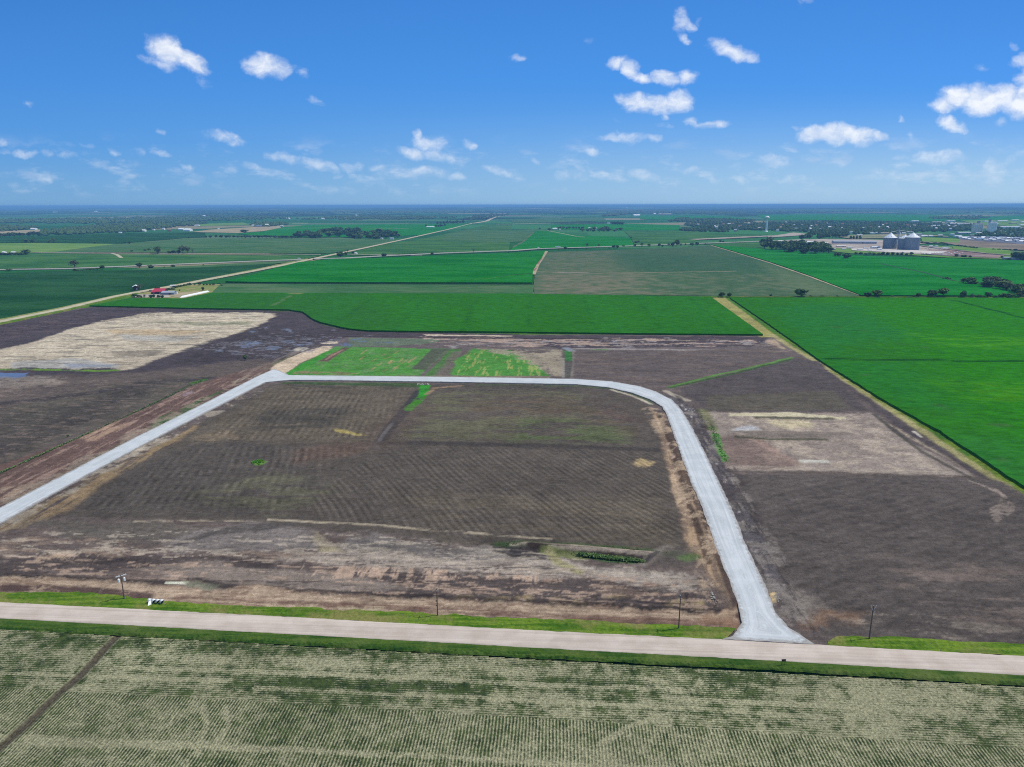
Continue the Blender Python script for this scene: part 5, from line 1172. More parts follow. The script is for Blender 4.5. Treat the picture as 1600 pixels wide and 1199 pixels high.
# trees along the mid field line and beyond the eastern crop
for a in [(1252, 464.6, 13.5, 20, 'round', 'big round tree standing alone on the line behind the bright corn'),
          (1204, 463.8, 4, 5, 'bush', 'small dark bush on the field line beside the tan grass lane'),
          (1267, 464.8, 3.5, 5, 'bush', 'low bush just beside the big lone round tree on the field line'),
          (1284, 464.6, 3, 6, 'bush', 'low bush midway between the lone round tree and the paired trees'),
          (1309, 464.6, 3.2, 6, 'bush', 'low bush nearest the paired trees where three fields meet'),
          (1355, 464.8, 8, 13, 'dark', 'shorter wide tree of the pair where three fields meet'),
          (1369, 464.8, 12, 15, 'round', 'taller round tree of the pair where three fields meet'),
          (1394.6, 465, 3.2, 6, 'bush', 'small bush alone on the line east of the paired trees'),
          (1419, 465, 2.4, 5, 'bush', 'tiny bush before the leaning cluster on the corn field line'),
          (1429, 465, 4.5, 8, 'bush', 'low bush at the foot of the small round tree on the corn field line'),
          (1435, 465, 7, 9, 'round', 'small round tree with a low bush at its foot on the corn field line'),
          (1446, 465, 3.6, 6, 'bush', 'bush touching the dark wide tree on the corn field line'),
          (1456, 465, 12, 15, 'dark', 'dark wide tree beside the leaning open tree on the corn field line'),
          (1473, 465, 14.5, 19, 'vase', 'leaning open-crowned tree, tallest on the corn field line'),
          (1467, 465, 3, 8, 'bush', 'thin brush under the leaning open-crowned tree'),
          (1505.5, 465.6, 11.5, 11, 'dark', 'dense dark tree at the start of the brushy hedgerow'),
          (1519, 465.8, 6.5, 9, 'sparse', 'thin pale tree second in the brushy hedgerow'),
          (1530, 465.8, 6, 10, 'bush', 'thick bush third in the brushy hedgerow'),
          (1543, 466, 9, 13, 'vase', 'open tree fourth and tallest in the brushy hedgerow'),
          (1555, 466, 5, 7, 'bush', 'small bush fifth in the brushy hedgerow'),
          (1566, 466, 8, 12, 'bush', 'broad bush sixth in the brushy hedgerow'),
          (1578, 466, 8, 12, 'round', 'round tree seventh in the brushy hedgerow'),
          (1592, 466.2, 9, 14, 'sparse', 'thin tree last in the brushy hedgerow'),
          (1477, 437.5, 4.5, 10, 'bush', 'small pale bush clump on the ditch in the eastern corn'),
          (1482, 438, 4, 8, 'bush', 'smaller bush beside the pale clump on the ditch in the eastern corn'),
          (1505, 444.5, 10, 14, 'sparse', 'western tree of the round thicket in the eastern corn'),
          (1514, 445.3, 12.5, 17, 'round', 'tall middle tree of the round thicket in the eastern corn'),
          (1522, 445.8, 8, 12, 'bush', 'low eastern bush of the round thicket in the eastern corn'),
          (1128, 464.8, 8, 11, 'dark', 'wider dark tree at the head of the tan grass lane'),
          (1140, 464.8, 7, 9, 'round', 'smaller dark tree at the head of the tan grass lane'),
          (1308, 402, 7.5, 12, 'dark', 'wide low tree by itself at the edge of the corn before the yard'),
          (1322, 405, 9.5, 13, 'dark', 'round dark tree with its shadow on the corn before the yard'),
          (1331, 406.5, 2, 4, 'bush', 'tiny bush in the corn beside the round dark tree'),
          (383, 563, 9, 6, 'bush', 'small bright green sapling on the dark stripped soil near the puddles'),
          (106, 683, 4, 4, 'bush', 'tiny green weed bush on the fence line in the west field'),
          (117, 419, 13, 17, 'sparse', 'large thin-crowned tree beside the highway in the west'),
          (117, 424, 4.5, 7, 'bush', 'bush below the large thin-crowned tree beside the highway'),
          (14, 423.5, 4, 9, 'bush', 'low round bush on the highway verge by itself in the far west'),
          (160, 421.5, 7, 8, 'dark', 'dark round tree at the end of a brushy strip along the highway'),
          (218, 418, 8, 10, 'dark', 'dark tall tree on the highway with bare trunk near the farmstead'),
          (236, 420, 6.5, 9, 'dark', 'dark round bush tree just across the highway from its taller neighbour'),
          (270, 418, 5, 8, 'bush', 'dark bush tree on the highway past the two dark trees'),
          (257, 419, 2.5, 3, 'bush', 'tiny bush between dark trees on the highway verge'),
          (318, 415.5, 2.5, 3, 'bush', 'tiny bush alone on the highway verge before the gravel road'),
          (41, 398.5, 9, 15, 'round', 'big round tree at the end of the farmyard row in the west'),
          (41, 379.5, 7, 8, 'round', 'greener tree of the first pair above the pale pasture'),
          (51, 380, 7, 8, 'dark', 'darker tree of the first pair above the pale pasture'),
          (59, 380, 2.4, 5, 'bush', 'low bush trailing from the first pair above the pale pasture'),
          (76, 380, 4.5, 6, 'bush', 'low tree of the second pair above the pale pasture'),
          (83.5, 380.2, 8, 8, 'round', 'taller tree of the second pair above the pale pasture'),
          (148, 380.6, 4, 6, 'round', 'small lone tree on the dark green field edge above the stubble'),
          (195, 381.5, 4, 4, 'dark', 'small narrow tree of a pair at the tip of the grey field'),
          (202, 381.5, 3.6, 5, 'dark', 'small wide tree of a pair at the tip of the grey field'),
          (265, 375, 2.4, 2.4, 'dark', 'tiny first tree of two on the grey field boundary'),
          (269, 374.8, 2, 2.4, 'dark', 'tiny second tree of two on the grey field boundary'),
          (295, 372.3, 2.4, 3, 'dark', 'tiny lone tree on the grey field boundary past the two'),
          (246, 396.7, 11.5, 13, 'round', 'big reddish round tree at the old farm site on the gravel road'),
          (227, 392.5, 3.4, 5, 'bush', 'first small bush in the pasture of the old farm site'),
          (233, 391.5, 3.8, 5, 'bush', 'second small bush in the pasture of the old farm site'),
          (206, 393.5, 3, 5, 'bush', 'outlying bush west of the old farm site'),
          (265, 396.6, 5, 7, 'dark', 'low dark tree beginning the windbreak of the old farm site'),
          (272, 396.6, 6, 8, 'dark', 'second dark tree in the windbreak of the old farm site'),
          (279, 396.6, 6, 7, 'dark', 'third dark tree in the windbreak of the old farm site'),
          (285, 396.6, 13, 13, 'sparse', 'tallest thin-crowned tree in the windbreak of the old farm site'),
          (293, 396.6, 11, 12, 'sparse', 'wide thin tree near the end of the windbreak of the old farm site'),
          (301, 396.2, 8, 8, 'bare', 'nearly bare tree ending the windbreak of the old farm site'),
          (382.5, 364.5, 5.5, 13, 'round', 'wide round tree on the brown field edge'),
          (532, 401.3, 8.5, 13, 'dark', 'dense dark tree at the crossing of highway and gravel road'),
          (540.5, 399, 6, 6, 'bush', 'small tree tucked beside the dense dark tree at the crossing'),
          (543.5, 397.5, 9.5, 6, 'bare', 'bare tall tree at the crossing of highway and gravel road'),
          (552, 397.4, 4.4, 5, 'dark', 'small dark tree past the bare one at the crossing'),
          (600, 402.5, 6.5, 8, 'dark', 'dark round tree alone on the highway near the crossing'),
          (676, 398.4, 4.2, 6, 'dark', 'small round tree alone halfway along the highway over the bright corn'),
          (687, 399.4, 1.6, 3, 'bush', 'speck of a bush on the verge by the small round tree'),
          (740, 396, 8, 7, 'bare', 'bare fan-shaped dead tree beside the highway'),
          (794, 395.3, 2, 3.5, 'bush', 'low bush on the highway verge at the end of the bright corn'),
          (883, 391, 5, 7, 'vase', 'small umbrella-shaped tree on the highway over the stubble field'),
          (872, 391.5, 1.8, 2.5, 'bush', 'speck of a bush below the umbrella-shaped tree'),
          (917.5, 386.3, 6, 6, 'sparse', 'thin tree behind the highway with a bush before it'),
          (916, 390, 2.2, 3.5, 'bush', 'bush on the near verge below the thin tree'),
          (935.6, 386.8, 5.6, 4.5, 'sparse', 'narrow pale tree behind the highway'),
          (959, 388.4, 5, 6, 'dark', 'left half of the two dark trees by the stubble field highway'),
          (964, 388.4, 5.4, 6, 'dark', 'taller half of the two dark trees by the stubble field highway'),
          (973.7, 386, 3, 5, 'bush', 'flat bush between the dark pair and the tall trees on the highway'),
          (952, 388.5, 1.8, 3, 'bush', 'small bush before the two dark trees by the highway'),
          (986, 373.6, 4, 2.5, 'dark', 'narrow tree alone in the green field behind the highway'),
          (994, 380.2, 3.6, 7, 'dark', 'wide low tree upper of two stacked by the highway bend'),
          (997.5, 379, 3, 5, 'dark', 'small tree beside the wide low one by the highway bend'),
          (992, 385.4, 4.4, 4.5, 'dark', 'lower tree of two stacked by the highway bend'),
          (1002.5, 386, 7, 6, 'sparse', 'pale tall tree first of the spaced row over the stubble field'),
          (1014, 387.5, 7, 7, 'sparse', 'pale round tree second of the spaced row over the stubble field'),
          (1030, 386.4, 6, 6, 'round', 'green tree third of the spaced row over the stubble field'),
          (1035.5, 386.2, 4, 5, 'bush', 'small companion of the third tree in the spaced row'),
          (1045, 385.4, 5.6, 6, 'sparse', 'pale tree starting the close cluster over the stubble field'),
          (1051, 385.4, 6.6, 7, 'dark', 'dark tree in the middle of the close cluster over the stubble field'),
          (1057.5, 384.6, 10.5, 9, 'round', 'tallest tree of the close cluster over the stubble field'),
          (1064, 385.2, 4.4, 5, 'sparse', 'thin last tree of the close cluster over the stubble field'),
          (1071, 383.8, 3, 2.6, 'bush', 'speck of a bush past the close cluster'),
          (1081.5, 385, 5.2, 7, 'round', 'round tree of the last pair before the eastern corn'),
          (1089, 384, 5.8, 7, 'dark', 'dark taller tree of the last pair before the eastern corn'),
          (1102, 382.6, 2.6, 3, 'bush', 'pale speck of a bush where the eastern corn begins'),
          (1126, 378.8, 3.6, 5, 'dark', 'round dark tree beyond the highway above the corn tip'),
          (1130, 379, 2.6, 4, 'bush', 'bush clinging to the round dark tree beyond the highway'),
          (858, 361.6, 5, 5.5, 'dark', 'dark tree at the entrance of the far farm lane'),
          (843.5, 358.6, 2.6, 4, 'dark', 'small dark tree before the far farm lane'),
          (665.5, 354.4, 3.4, 3.6, 'dark', 'small dark tree by the lone farmhouse past the gravel road'),
          (1494, 401.5, 5, 6, 'dark', 'dark round bush on the corn edge below the white tanks'),
          (1503, 402, 3.4, 5, 'bush', 'first low bush of three east of the round one below the tanks'),
          (1507.5, 402.3, 4.4, 6, 'dark', 'second and taller bush of three east of the round one below the tanks'),
          (1516, 403, 4, 5, 'bush', 'third bush of three east of the round one below the tanks'),
          (1565, 403.4, 4.2, 4, 'dark', 'small dark bush by the grey shed beside the big clump'),
          (1587, 405.5, 12, 18, 'dark', 'huge dense tree front of the big clump by the grey shed'),
          (1598, 406, 13, 20, 'round', 'huge round tree behind in the big clump by the grey shed'),
          (1610, 406.5, 12, 20, 'dark', 'outer tree of the big clump by the grey shed')]:
    tree(*a)
grove([(1533, 446), (1548, 443.5), (1570, 447), (1600, 454), (1640, 462), (1640, 465), (1600, 464), (1575, 458), (1545, 452)], 20, 14, 22, ['round', 'dark', 'round', 'sparse'], 'tree in the dense brushy thicket that fills the corner of the eastern corn', 'thicket in the corner of the eastern corn', 5)
grove([(1183, 388), (1200, 384), (1250, 388), (1297, 391.5), (1296, 397.5), (1262, 398), (1225, 395.5), (1200, 391)], 42, 12, 15.5, ['round', 'dark', 'vase'], 'tree of the thick grove between the bright corn and the sheds', 'thick grove beside the bright corn', 6)
row(1338, 397.5, 1352, 398.8, 3, 4.2, 6, ['dark', 'bush'], 'low tree in the short gap-toothed start of the line on the corn edge below the big grain bins', 'ragged line of trees below the grain bins'); row(1358, 398.8, 1424, 399.8, 10, 5, 6, ['dark', 'bush', 'round'], 'low tree in the ragged line on the corn edge below the big grain bins', 'ragged line of trees below the grain bins')
row(0, 371.5, 60, 368.5, 9, 6.5, 8.5, ['round', 'dark'], 'tree in the uneven row before the tan field in the west', 'uneven row before the tan field')
row(-4, 399.5, 34, 399.5, 8, 5, 7.5, ['dark', 'bush', 'round'], 'small dark tree around the white-roofed yard in the far west', 'trees around the western yard')
row(124, 424, 153, 421.8, 6, 3, 6, ['bush'], 'low brush in the strip along the highway west of the farmstead', 'brush strip along the highway')
row(322, 372, 345, 371.8, 4, 4, 6, ['dark', 'bush'], 'tree of the thin line leading to the long dark wood', 'thin line of trees before the long wood'); row(346, 371.8, 455, 372.3, 18, 4.2, 7.5, ['dark', 'round'], 'tree of the closed-up line leading to the long dark wood', 'thin line of trees before the long wood')
grove([(452, 371.8), (480, 366), (512, 363), (520, 372.4)], 22, 7.5, 11, ['dark', 'dark', 'round'], 'tree in the thinner western third of the long dark wood', 'long dark wood above the grey-green field', 9)
grove([(508, 372.3), (508, 363), (530, 361), (562, 362), (566, 374), (545, 373)], 26, 8.5, 12.5, ['dark', 'dark', 'round'], 'tree in the tall middle of the long dark wood', 'long dark wood above the grey-green field', 19)
grove([(556, 374.4), (562, 364), (600, 364.5), (630, 368.5), (622, 371.8), (590, 374.6)], 27, 8, 12, ['dark', 'dark', 'round'], 'tree in the eastern end of the long dark wood by the gravel road', 'long dark wood above the grey-green field', 29)
grove([(900, 362), (940, 358.8), (973, 359.5), (974, 362.6), (900, 362.9)], 18, 5, 7.5, ['dark', 'round'], 'tree of the square windbreak around the white far farm', 'square windbreak of the far farm', 10)
row(871, 358.6, 910, 357.6, 9, 4, 5, ['dark', 'round'], 'tree of the loose row leading to the square windbreak', 'loose row beside the square windbreak')
row(957, 351, 972, 351.6, 5, 5.5, 6, ['dark'], 'dark tree of the small clump on the far gravel road', 'small clump on the far gravel road')
row(684, 350, 724, 348.5, 9, 4.5, 6, ['cone', 'bush'], 'tree of the distant belt beside the end of the gravel road', 'distant belt by the end of the gravel road')
row(681, 355.2, 695, 354, 5, 4, 4, ['dark'], 'tree behind the lone farmhouse past the gravel road', 'trees behind the lone farmhouse')
grove([(1250, 375), (1266, 370), (1272, 371), (1268, 376)], 7, 8, 9, ['dark', 'round'], 'tree of the compact clump behind the long white warehouse', 'compact clump behind the white warehouse', 12)
row(1280, 374, 1322, 370.5, 9, 7, 8, ['dark', 'round'], 'tree of the belt between the warehouse and town', 'belt between the warehouse and town')
row(1329, 374, 1344, 373.5, 4, 6, 5, ['cone'], 'dark tree behind the long grey shed', 'trees behind the long grey shed')
row(1441, 380.5, 1480, 383.8, 7, 3, 8, ['bush', 'dark'], 'low hedge bush in the line behind the white tanks', 'hedge line behind the white tanks'); row(1496, 385.5, 1525, 389, 6, 3.4, 7, ['dark', 'bush'], 'low hedge bush in the line above the pale green strip', 'hedge line above the pale green strip')
row(1552, 391, 1586, 392, 5, 3, 6, ['bush', 'dark'], 'bush in the broken line beyond the pale green strip', 'broken bush line beyond the pale green strip')
# farmstead planting
for a in [(210.5, 465.6, 5.6, 7, 'dark', 'largest dark tree at the corner of the farmstead by the gravel road'), (216.7, 465.6, 4, 5, 'dark', 'second round tree on the farmstead edge from the gravel road'),
          (221, 465.7, 3.4, 2.6, 'cone', 'narrow little tree on the farmstead edge'), (225.8, 465.8, 4.6, 4.4, 'sparse', 'thin tree fourth on the farmstead edge'),
          (235.5, 466, 4.4, 5, 'dark', 'dark tree before the red barn'), (240.6, 466.2, 5, 4, 'round', 'tree beside the dark one before the red barn'),
          (248, 466.2, 4.4, 4.6, 'dark', 'dark tree before the grey shed of the farmstead'), (253.5, 466.3, 4.2, 4.6, 'dark', 'last tree on the farmstead edge before the grey shed'),
          (218, 457, 11, 6, 'sparse', 'tall thin tree right beside the dark house of the farmstead'), (225, 453.5, 8.5, 7, 'bare', 'pale bare leaning tree behind the dark house of the farmstead'),
          (246, 452.4, 3.5, 6, 'dark', 'tree behind the red barn roof'), (317, 455, 5.6, 3.6, 'dark', 'single dark tree on the lawn near the long white bag'), (280.6, 455.4, 2.6, 2, 'bush', 'tiny sapling on the farmstead lawn'),
          (298, 446.3, 3, 3, 'dark', 'first young tree in the spaced row on the lawn'), (304, 446.3, 2.6, 2.6, 'dark', 'second young tree in the spaced row on the lawn'), (312, 446.3, 4.4, 4, 'dark', 'third and tallest young tree in the spaced row on the lawn'),
          (318.5, 446.4, 2.6, 2.4, 'dark', 'fourth young tree in the spaced row on the lawn'), (323.5, 446.5, 3.2, 3, 'dark', 'fifth young tree in the spaced row on the lawn'), (328.6, 446.5, 2.8, 2.6, 'dark', 'sixth young tree in the spaced row on the lawn'),
          (333.7, 446.6, 3.8, 4, 'dark', 'seventh young tree in the spaced row on the lawn'), (346.6, 447, 2.4, 3, 'bush', 'last small bush past the spaced row on the lawn')]:
    tree(a[0], a[1], a[2] * 1.2, a[3] * 1.3, *a[4:])
row(255, 453.8, 272, 453.4, 7, 3.2, 4, ['dark', 'bush'], 'dark shrub in the hedge behind the red barn and grey shed', 'hedge behind the farm buildings')
row(274, 450.5, 297, 445.6, 12, 3.8, 4.2, ['cone', 'bush'], 'dark evergreen in the dense windbreak of the farmstead', 'dense windbreak of the farmstead')

# ================================================================== WOODS TOO MANY TO COUNT
ICO_V = None
def forest(name, poly, n, h, w, label, seed=1, mat=None):
    """a far wood: thousands of lumpy crowns on the ground they cover, one object"""
    r = np.random.RandomState(seed); P = np.array(poly, float); x0, y0 = P.min(0); x1, y1 = P.max(0); xs = []; ys = []; got = 0
    while got < n:
        x = r.uniform(x0, x1, n * 3); y = r.uniform(y0, y1, n * 3); ok = inside_dist(x, y, P) + (fbm(x / 9, y / 2.5, seed, 4) - .62) * 3 > 0
        xs.append(x[ok]); ys.append(y[ok]); got += ok.sum()
        if not ok.any(): break
    x = np.concatenate(xs)[:n]; y = np.concatenate(ys)[:n]; p = G(x, y)
    # crown template: 3 rings + top
    tv = []; rings = [(.55, .02), (1.0, .32), (.92, .62), (.5, .9)]
    for k, (rr_, z) in enumerate(rings): tv += [(rr_ * math.cos(2 * math.pi * (i + k * .5) / 7), rr_ * math.sin(2 * math.pi * (i + k * .5) / 7), z) for i in range(7)]
    tv.append((0, 0, 1.0)); tv = np.array(tv); tf = [(k * 7 + i, k * 7 + (i + 1) % 7, (k + 1) * 7 + i) for k in range(3) for i in range(7)] + [(k * 7 + (i + 1) % 7, (k + 1) * 7 + (i + 1) % 7, (k + 1) * 7 + i) for k in range(3) for i in range(7)] + [(21 + i, 21 + (i + 1) % 7, 28) for i in range(7)]
    tf = np.array(tf); n = len(x); sc_h = h * r.uniform(.6, 1.2, n); sc_w = w * r.uniform(.6, 1.25, n) / 2; a = r.uniform(0, 6.28, n)
    J = 1 + r.uniform(-.28, .28, (n, len(tv)))
    cx = tv[None, :, 0] * np.cos(a)[:, None] - tv[None, :, 1] * np.sin(a)[:, None]; cy = tv[None, :, 0] * np.sin(a)[:, None] + tv[None, :, 1] * np.cos(a)[:, None]
    rr = np.hypot(p[:, 0], p[:, 1])
    V = np.stack([p[:, 0][:, None] + cx * J * sc_w[:, None], p[:, 1][:, None] + cy * J * sc_w[:, None], tv[None, :, 2] * sc_h[:, None] * (1 + (J - 1) * .5) - .5], -1).reshape(-1, 3)
    F = (tf[None] + (np.arange(n) * len(tv))[:, None, None]).reshape(-1, 3)
    o = link(name, mesh_np(name, V, F, False), mat or M_WOODS); tag(o, label, 'woods', None, 'stuff'); return o
forest('woods', [(60, 368.5), (66, 362.5), (110, 358), (150, 353), (200, 349), (260, 346), (330, 348), (310, 352.5), (250, 358), (215, 363), (180, 364), (120, 367)], 1500, 14, 16, 'bluish wood running along the creek towards the small village', 1)
forest('woods', [(-60, 362), (0, 353), (60, 356), (30, 361), (0, 363)], 260, 14, 18, 'dark wood at the far west behind the tan field', 2)
forest('woods', [(-80, 343), (100, 342), (200, 340), (330, 336), (420, 339), (470, 342), (300, 347), (150, 350), (-80, 349)], 1500, 15, 22, 'hazy wooded belt behind the small village', 3)
forest('woods', [(390, 352), (400, 347), (445, 349), (460, 351), (440, 354), (400, 355)], 220, 13, 16, 'dark wood around the blue-roofed shed', 4)
forest('woods', [(470, 343), (560, 336), (650, 338), (720, 340), (660, 343.5), (600, 344), (520, 343.5)], 520, 14, 24, 'hazy belt beyond the long dark wood', 5)
forest('woods', [(715, 345), (745, 336), (800, 333), (790, 338), (760, 343)], 170, 14, 22, 'wood where the gravel road fades out', 6)
forest('woods', [(1042, 345.5), (1060, 341), (1180, 344), (1180, 348), (1120, 349), (1050, 347)], 420, 14, 16, 'belt of trees before the hazy hills behind town', 7)
forest('woods', [(1065, 352), (1080, 347.5), (1200, 349), (1280, 346), (1400, 348), (1520, 352), (1522, 361), (1440, 363), (1400, 367), (1330, 366), (1270, 364), (1200, 361), (1130, 360), (1100, 358)], 2600, 13, 14, 'leafy canopy of the town with roofs among the trees', 8)
forest('woods', [(1055, 360.5), (1070, 358), (1130, 360), (1140, 363.5), (1070, 362.5)], 150, 12, 12, 'western tip of the town trees', 9)
forest('woods', [(1260, 366), (1290, 362), (1330, 365), (1325, 369), (1280, 370)], 150, 11, 11, 'trees of the park edge in front of town', 10)
forest('woods', [(1540, 362), (1545, 356), (1560, 355), (1570, 359), (1640, 356), (1640, 372), (1590, 373), (1560, 371), (1520, 371)], 330, 12, 12, 'trees around the yards behind the grain elevators', 11)
forest('woods', [(1440, 340), (1520, 338), (1560, 340), (1520, 344), (1460, 343)], 200, 14, 22, 'far wood beyond the town fields', 12)
for i, pl in enumerate([[(-100, 334), (200, 333), (420, 335), (520, 337), (480, 332), (200, 328), (-100, 328)], [(520, 334), (700, 334), (800, 331), (960, 333), (960, 329), (700, 328), (500, 329)],
                        [(940, 339), (1000, 334), (1150, 336), (1180, 331), (960, 328)], [(1180, 333), (1400, 332), (1640, 336), (1700, 328), (1180, 327)],
                        [(-200, 327), (800, 326), (1800, 325.5), (1800, 324), (800, 324.2), (-200, 325.4)]]):
    forest('woods', pl, 1300 if i < 4 else 2600, 18, 60 if i < 4 else 150, ['blue hazy woodland low on the western horizon', 'blue hazy woodland low on the middle horizon', 'blue woodland strip left of the water tower horizon', 'blue hazy woodland low on the eastern horizon', 'farthest rim of trees along the whole horizon'][i], 20 + i)

# ================================================================== BUILDINGS
def house(name, px, py, wpx, dpt, hgt, mw, mr, label, cat, group=None, rz=0.0, pitch=.28, ridge='x', win=0, door=True, over=.4):
    """px,py: middle of the near wall's foot; wpx its width in the photograph; metres for the rest"""
    p = G(px, py); k = mpp(px, py); w = wpx * k; e = empty(name, (p[0], p[1], 0.3), -TH + rz); a = w / 2; q = MB()
    q.add([(-a, 0, -.8), (a, 0, -.8), (a, dpt, -.8), (-a, dpt, -.8), (-a, 0, hgt), (a, 0, hgt), (a, dpt, hgt), (-a, dpt, hgt)], [(0, 1, 5, 4), (1, 2, 6, 5), (2, 3, 7, 6), (3, 0, 4, 7)])
    r = MB(); o = over
    if ridge == 'x':
        rh = hgt + dpt / 2 * pitch; q.add([(-a, 0, hgt), (-a, dpt, hgt), (-a, dpt / 2, rh)], [(0, 1, 2)]); q.add([(a, 0, hgt), (a, dpt, hgt), (a, dpt / 2, rh)], [(0, 2, 1)])
        V = [(-a - o, -o, hgt - o * pitch), (a + o, -o, hgt - o * pitch), (a + o, dpt / 2, rh), (-a - o, dpt / 2, rh), (a + o, dpt + o, hgt - o * pitch), (-a - o, dpt + o, hgt - o * pitch)]
    else:
        rh = hgt + a * pitch; q.add([(-a, 0, hgt), (a, 0, hgt), (0, 0, rh)], [(0, 1, 2)]); q.add([(-a, dpt, hgt), (a, dpt, hgt), (0, dpt, rh)], [(0, 2, 1)])
        V = [(-a - o, dpt + o, hgt - o * pitch), (-a - o, -o, hgt - o * pitch), (0, -o, rh), (0, dpt + o, rh), (a + o, -o, hgt - o * pitch), (a + o, dpt + o, hgt - o * pitch)]
    V = [(x, y, z + .05) for x, y, z in V]; T = [(x, y, z + .3) for x, y, z in V]
    r.add(V + T, [(0, 3, 2, 1), (3, 5, 4, 2), (6, 7, 8, 9), (9, 8, 10, 11), (0, 1, 7, 6), (1, 2, 8, 7), (2, 4, 10, 8), (4, 5, 11, 10), (5, 3, 9, 11), (3, 0, 6, 9)])
    q.build('wall', mw, e); r.build('roof', mr, e)
    if door: MB().box((a * .35, -.04, hgt * .34), (min(4.2, w * .2), .1, hgt * .68)).build('door', M_DARK if mw is not M_DARK else M_GREYR, e)
    for i in range(win): MB().box((-a + (i + .6) * w / (win + .6) * .6, -.04, hgt * .55), (1.3, .1, 1.2)).build('window', M_GLASS, e)
    return tag(e, label, cat, group)
# farmstead
house('barn', 248, 460.4, 17, 13, 3.6, M_DARK, M_RED, 'barn with a bright red metal roof and dark walls in the farmstead', 'barn', pitch=.55, rz=.12)
house('barn', 239.5, 460.6, 6, 9, 3.0, M_DARK, M_RED, 'small red-roofed annex on the road side of the larger red barn', 'barn', pitch=.5, rz=.12)
house('farm_shed', 262, 461.4, 19, 10, 3.0, M_GALV, M_GREYR, 'long low shed with pale blue-grey roof beside the red barn', 'shed', pitch=.35, rz=.1)
house('farm_shed', 269, 460.6, 9, 9, 2.6, M_WHITE, M_GALVR, 'white-roofed lean shed at the end of the long grey shed', 'shed', pitch=.2, rz=.1)
house('farmhouse', 212.5, 455, 8.5, 11, 5.6, M_DARK, M_WHITE, 'small dark-walled house with a pale roof beside the gravel road', 'house', pitch=.5, ridge='y', rz=.5)
house('farm_shed', 236, 456.5, 6, 6, 2.4, M_TANW, M_TANW, 'small tan outbuilding next to the red barn', 'shed', pitch=.2)
house('farm_shed', 270, 449.4, 7.5, 6, 2.4, M_TANW, M_WHITE, 'long pale shed between the windbreak and the gravel road', 'shed', pitch=.2, rz=.2)
def silage_bag():
    a, b = G(281.6, 466.4), G(327, 456.6); L = np.linalg.norm(b - a); e = empty('silage_bag', (a[0], a[1], .5), math.atan2(b[1] - a[1], b[0] - a[0])); q = MB(); n = 14; m = 60; V = []
    for j in range(m + 1):
        t = j / m; s = min(1, t * 14 + .15, (1 - t) * 14 + .15)
        for i in range(n): 
            an = math.pi * i / (n - 1); V.append((t * L, math.cos(an) * 1.75 * s, math.sin(an) * 2.2 * s * (1 + .05 * math.sin(j * 1.7))))
    F = [(j * n + i, (j + 1) * n + i, (j + 1) * n + i + 1, j * n + i + 1) for j in range(m) for i in range(n - 1)]
    q.add(V, F).add([V[i] for i in range(n)], [tuple(range(n))]).build('cover', M_WHITE, e, True)
    t = MB(); t.tube((L, 0, .9), (L + 1.6, 0, .3), .7, .15, 8); t.build('tied_end', M_WHITE, e)
    tag(e, 'very long white plastic silage bag lying on the edge of the corn', 'silage bag')
silage_bag()
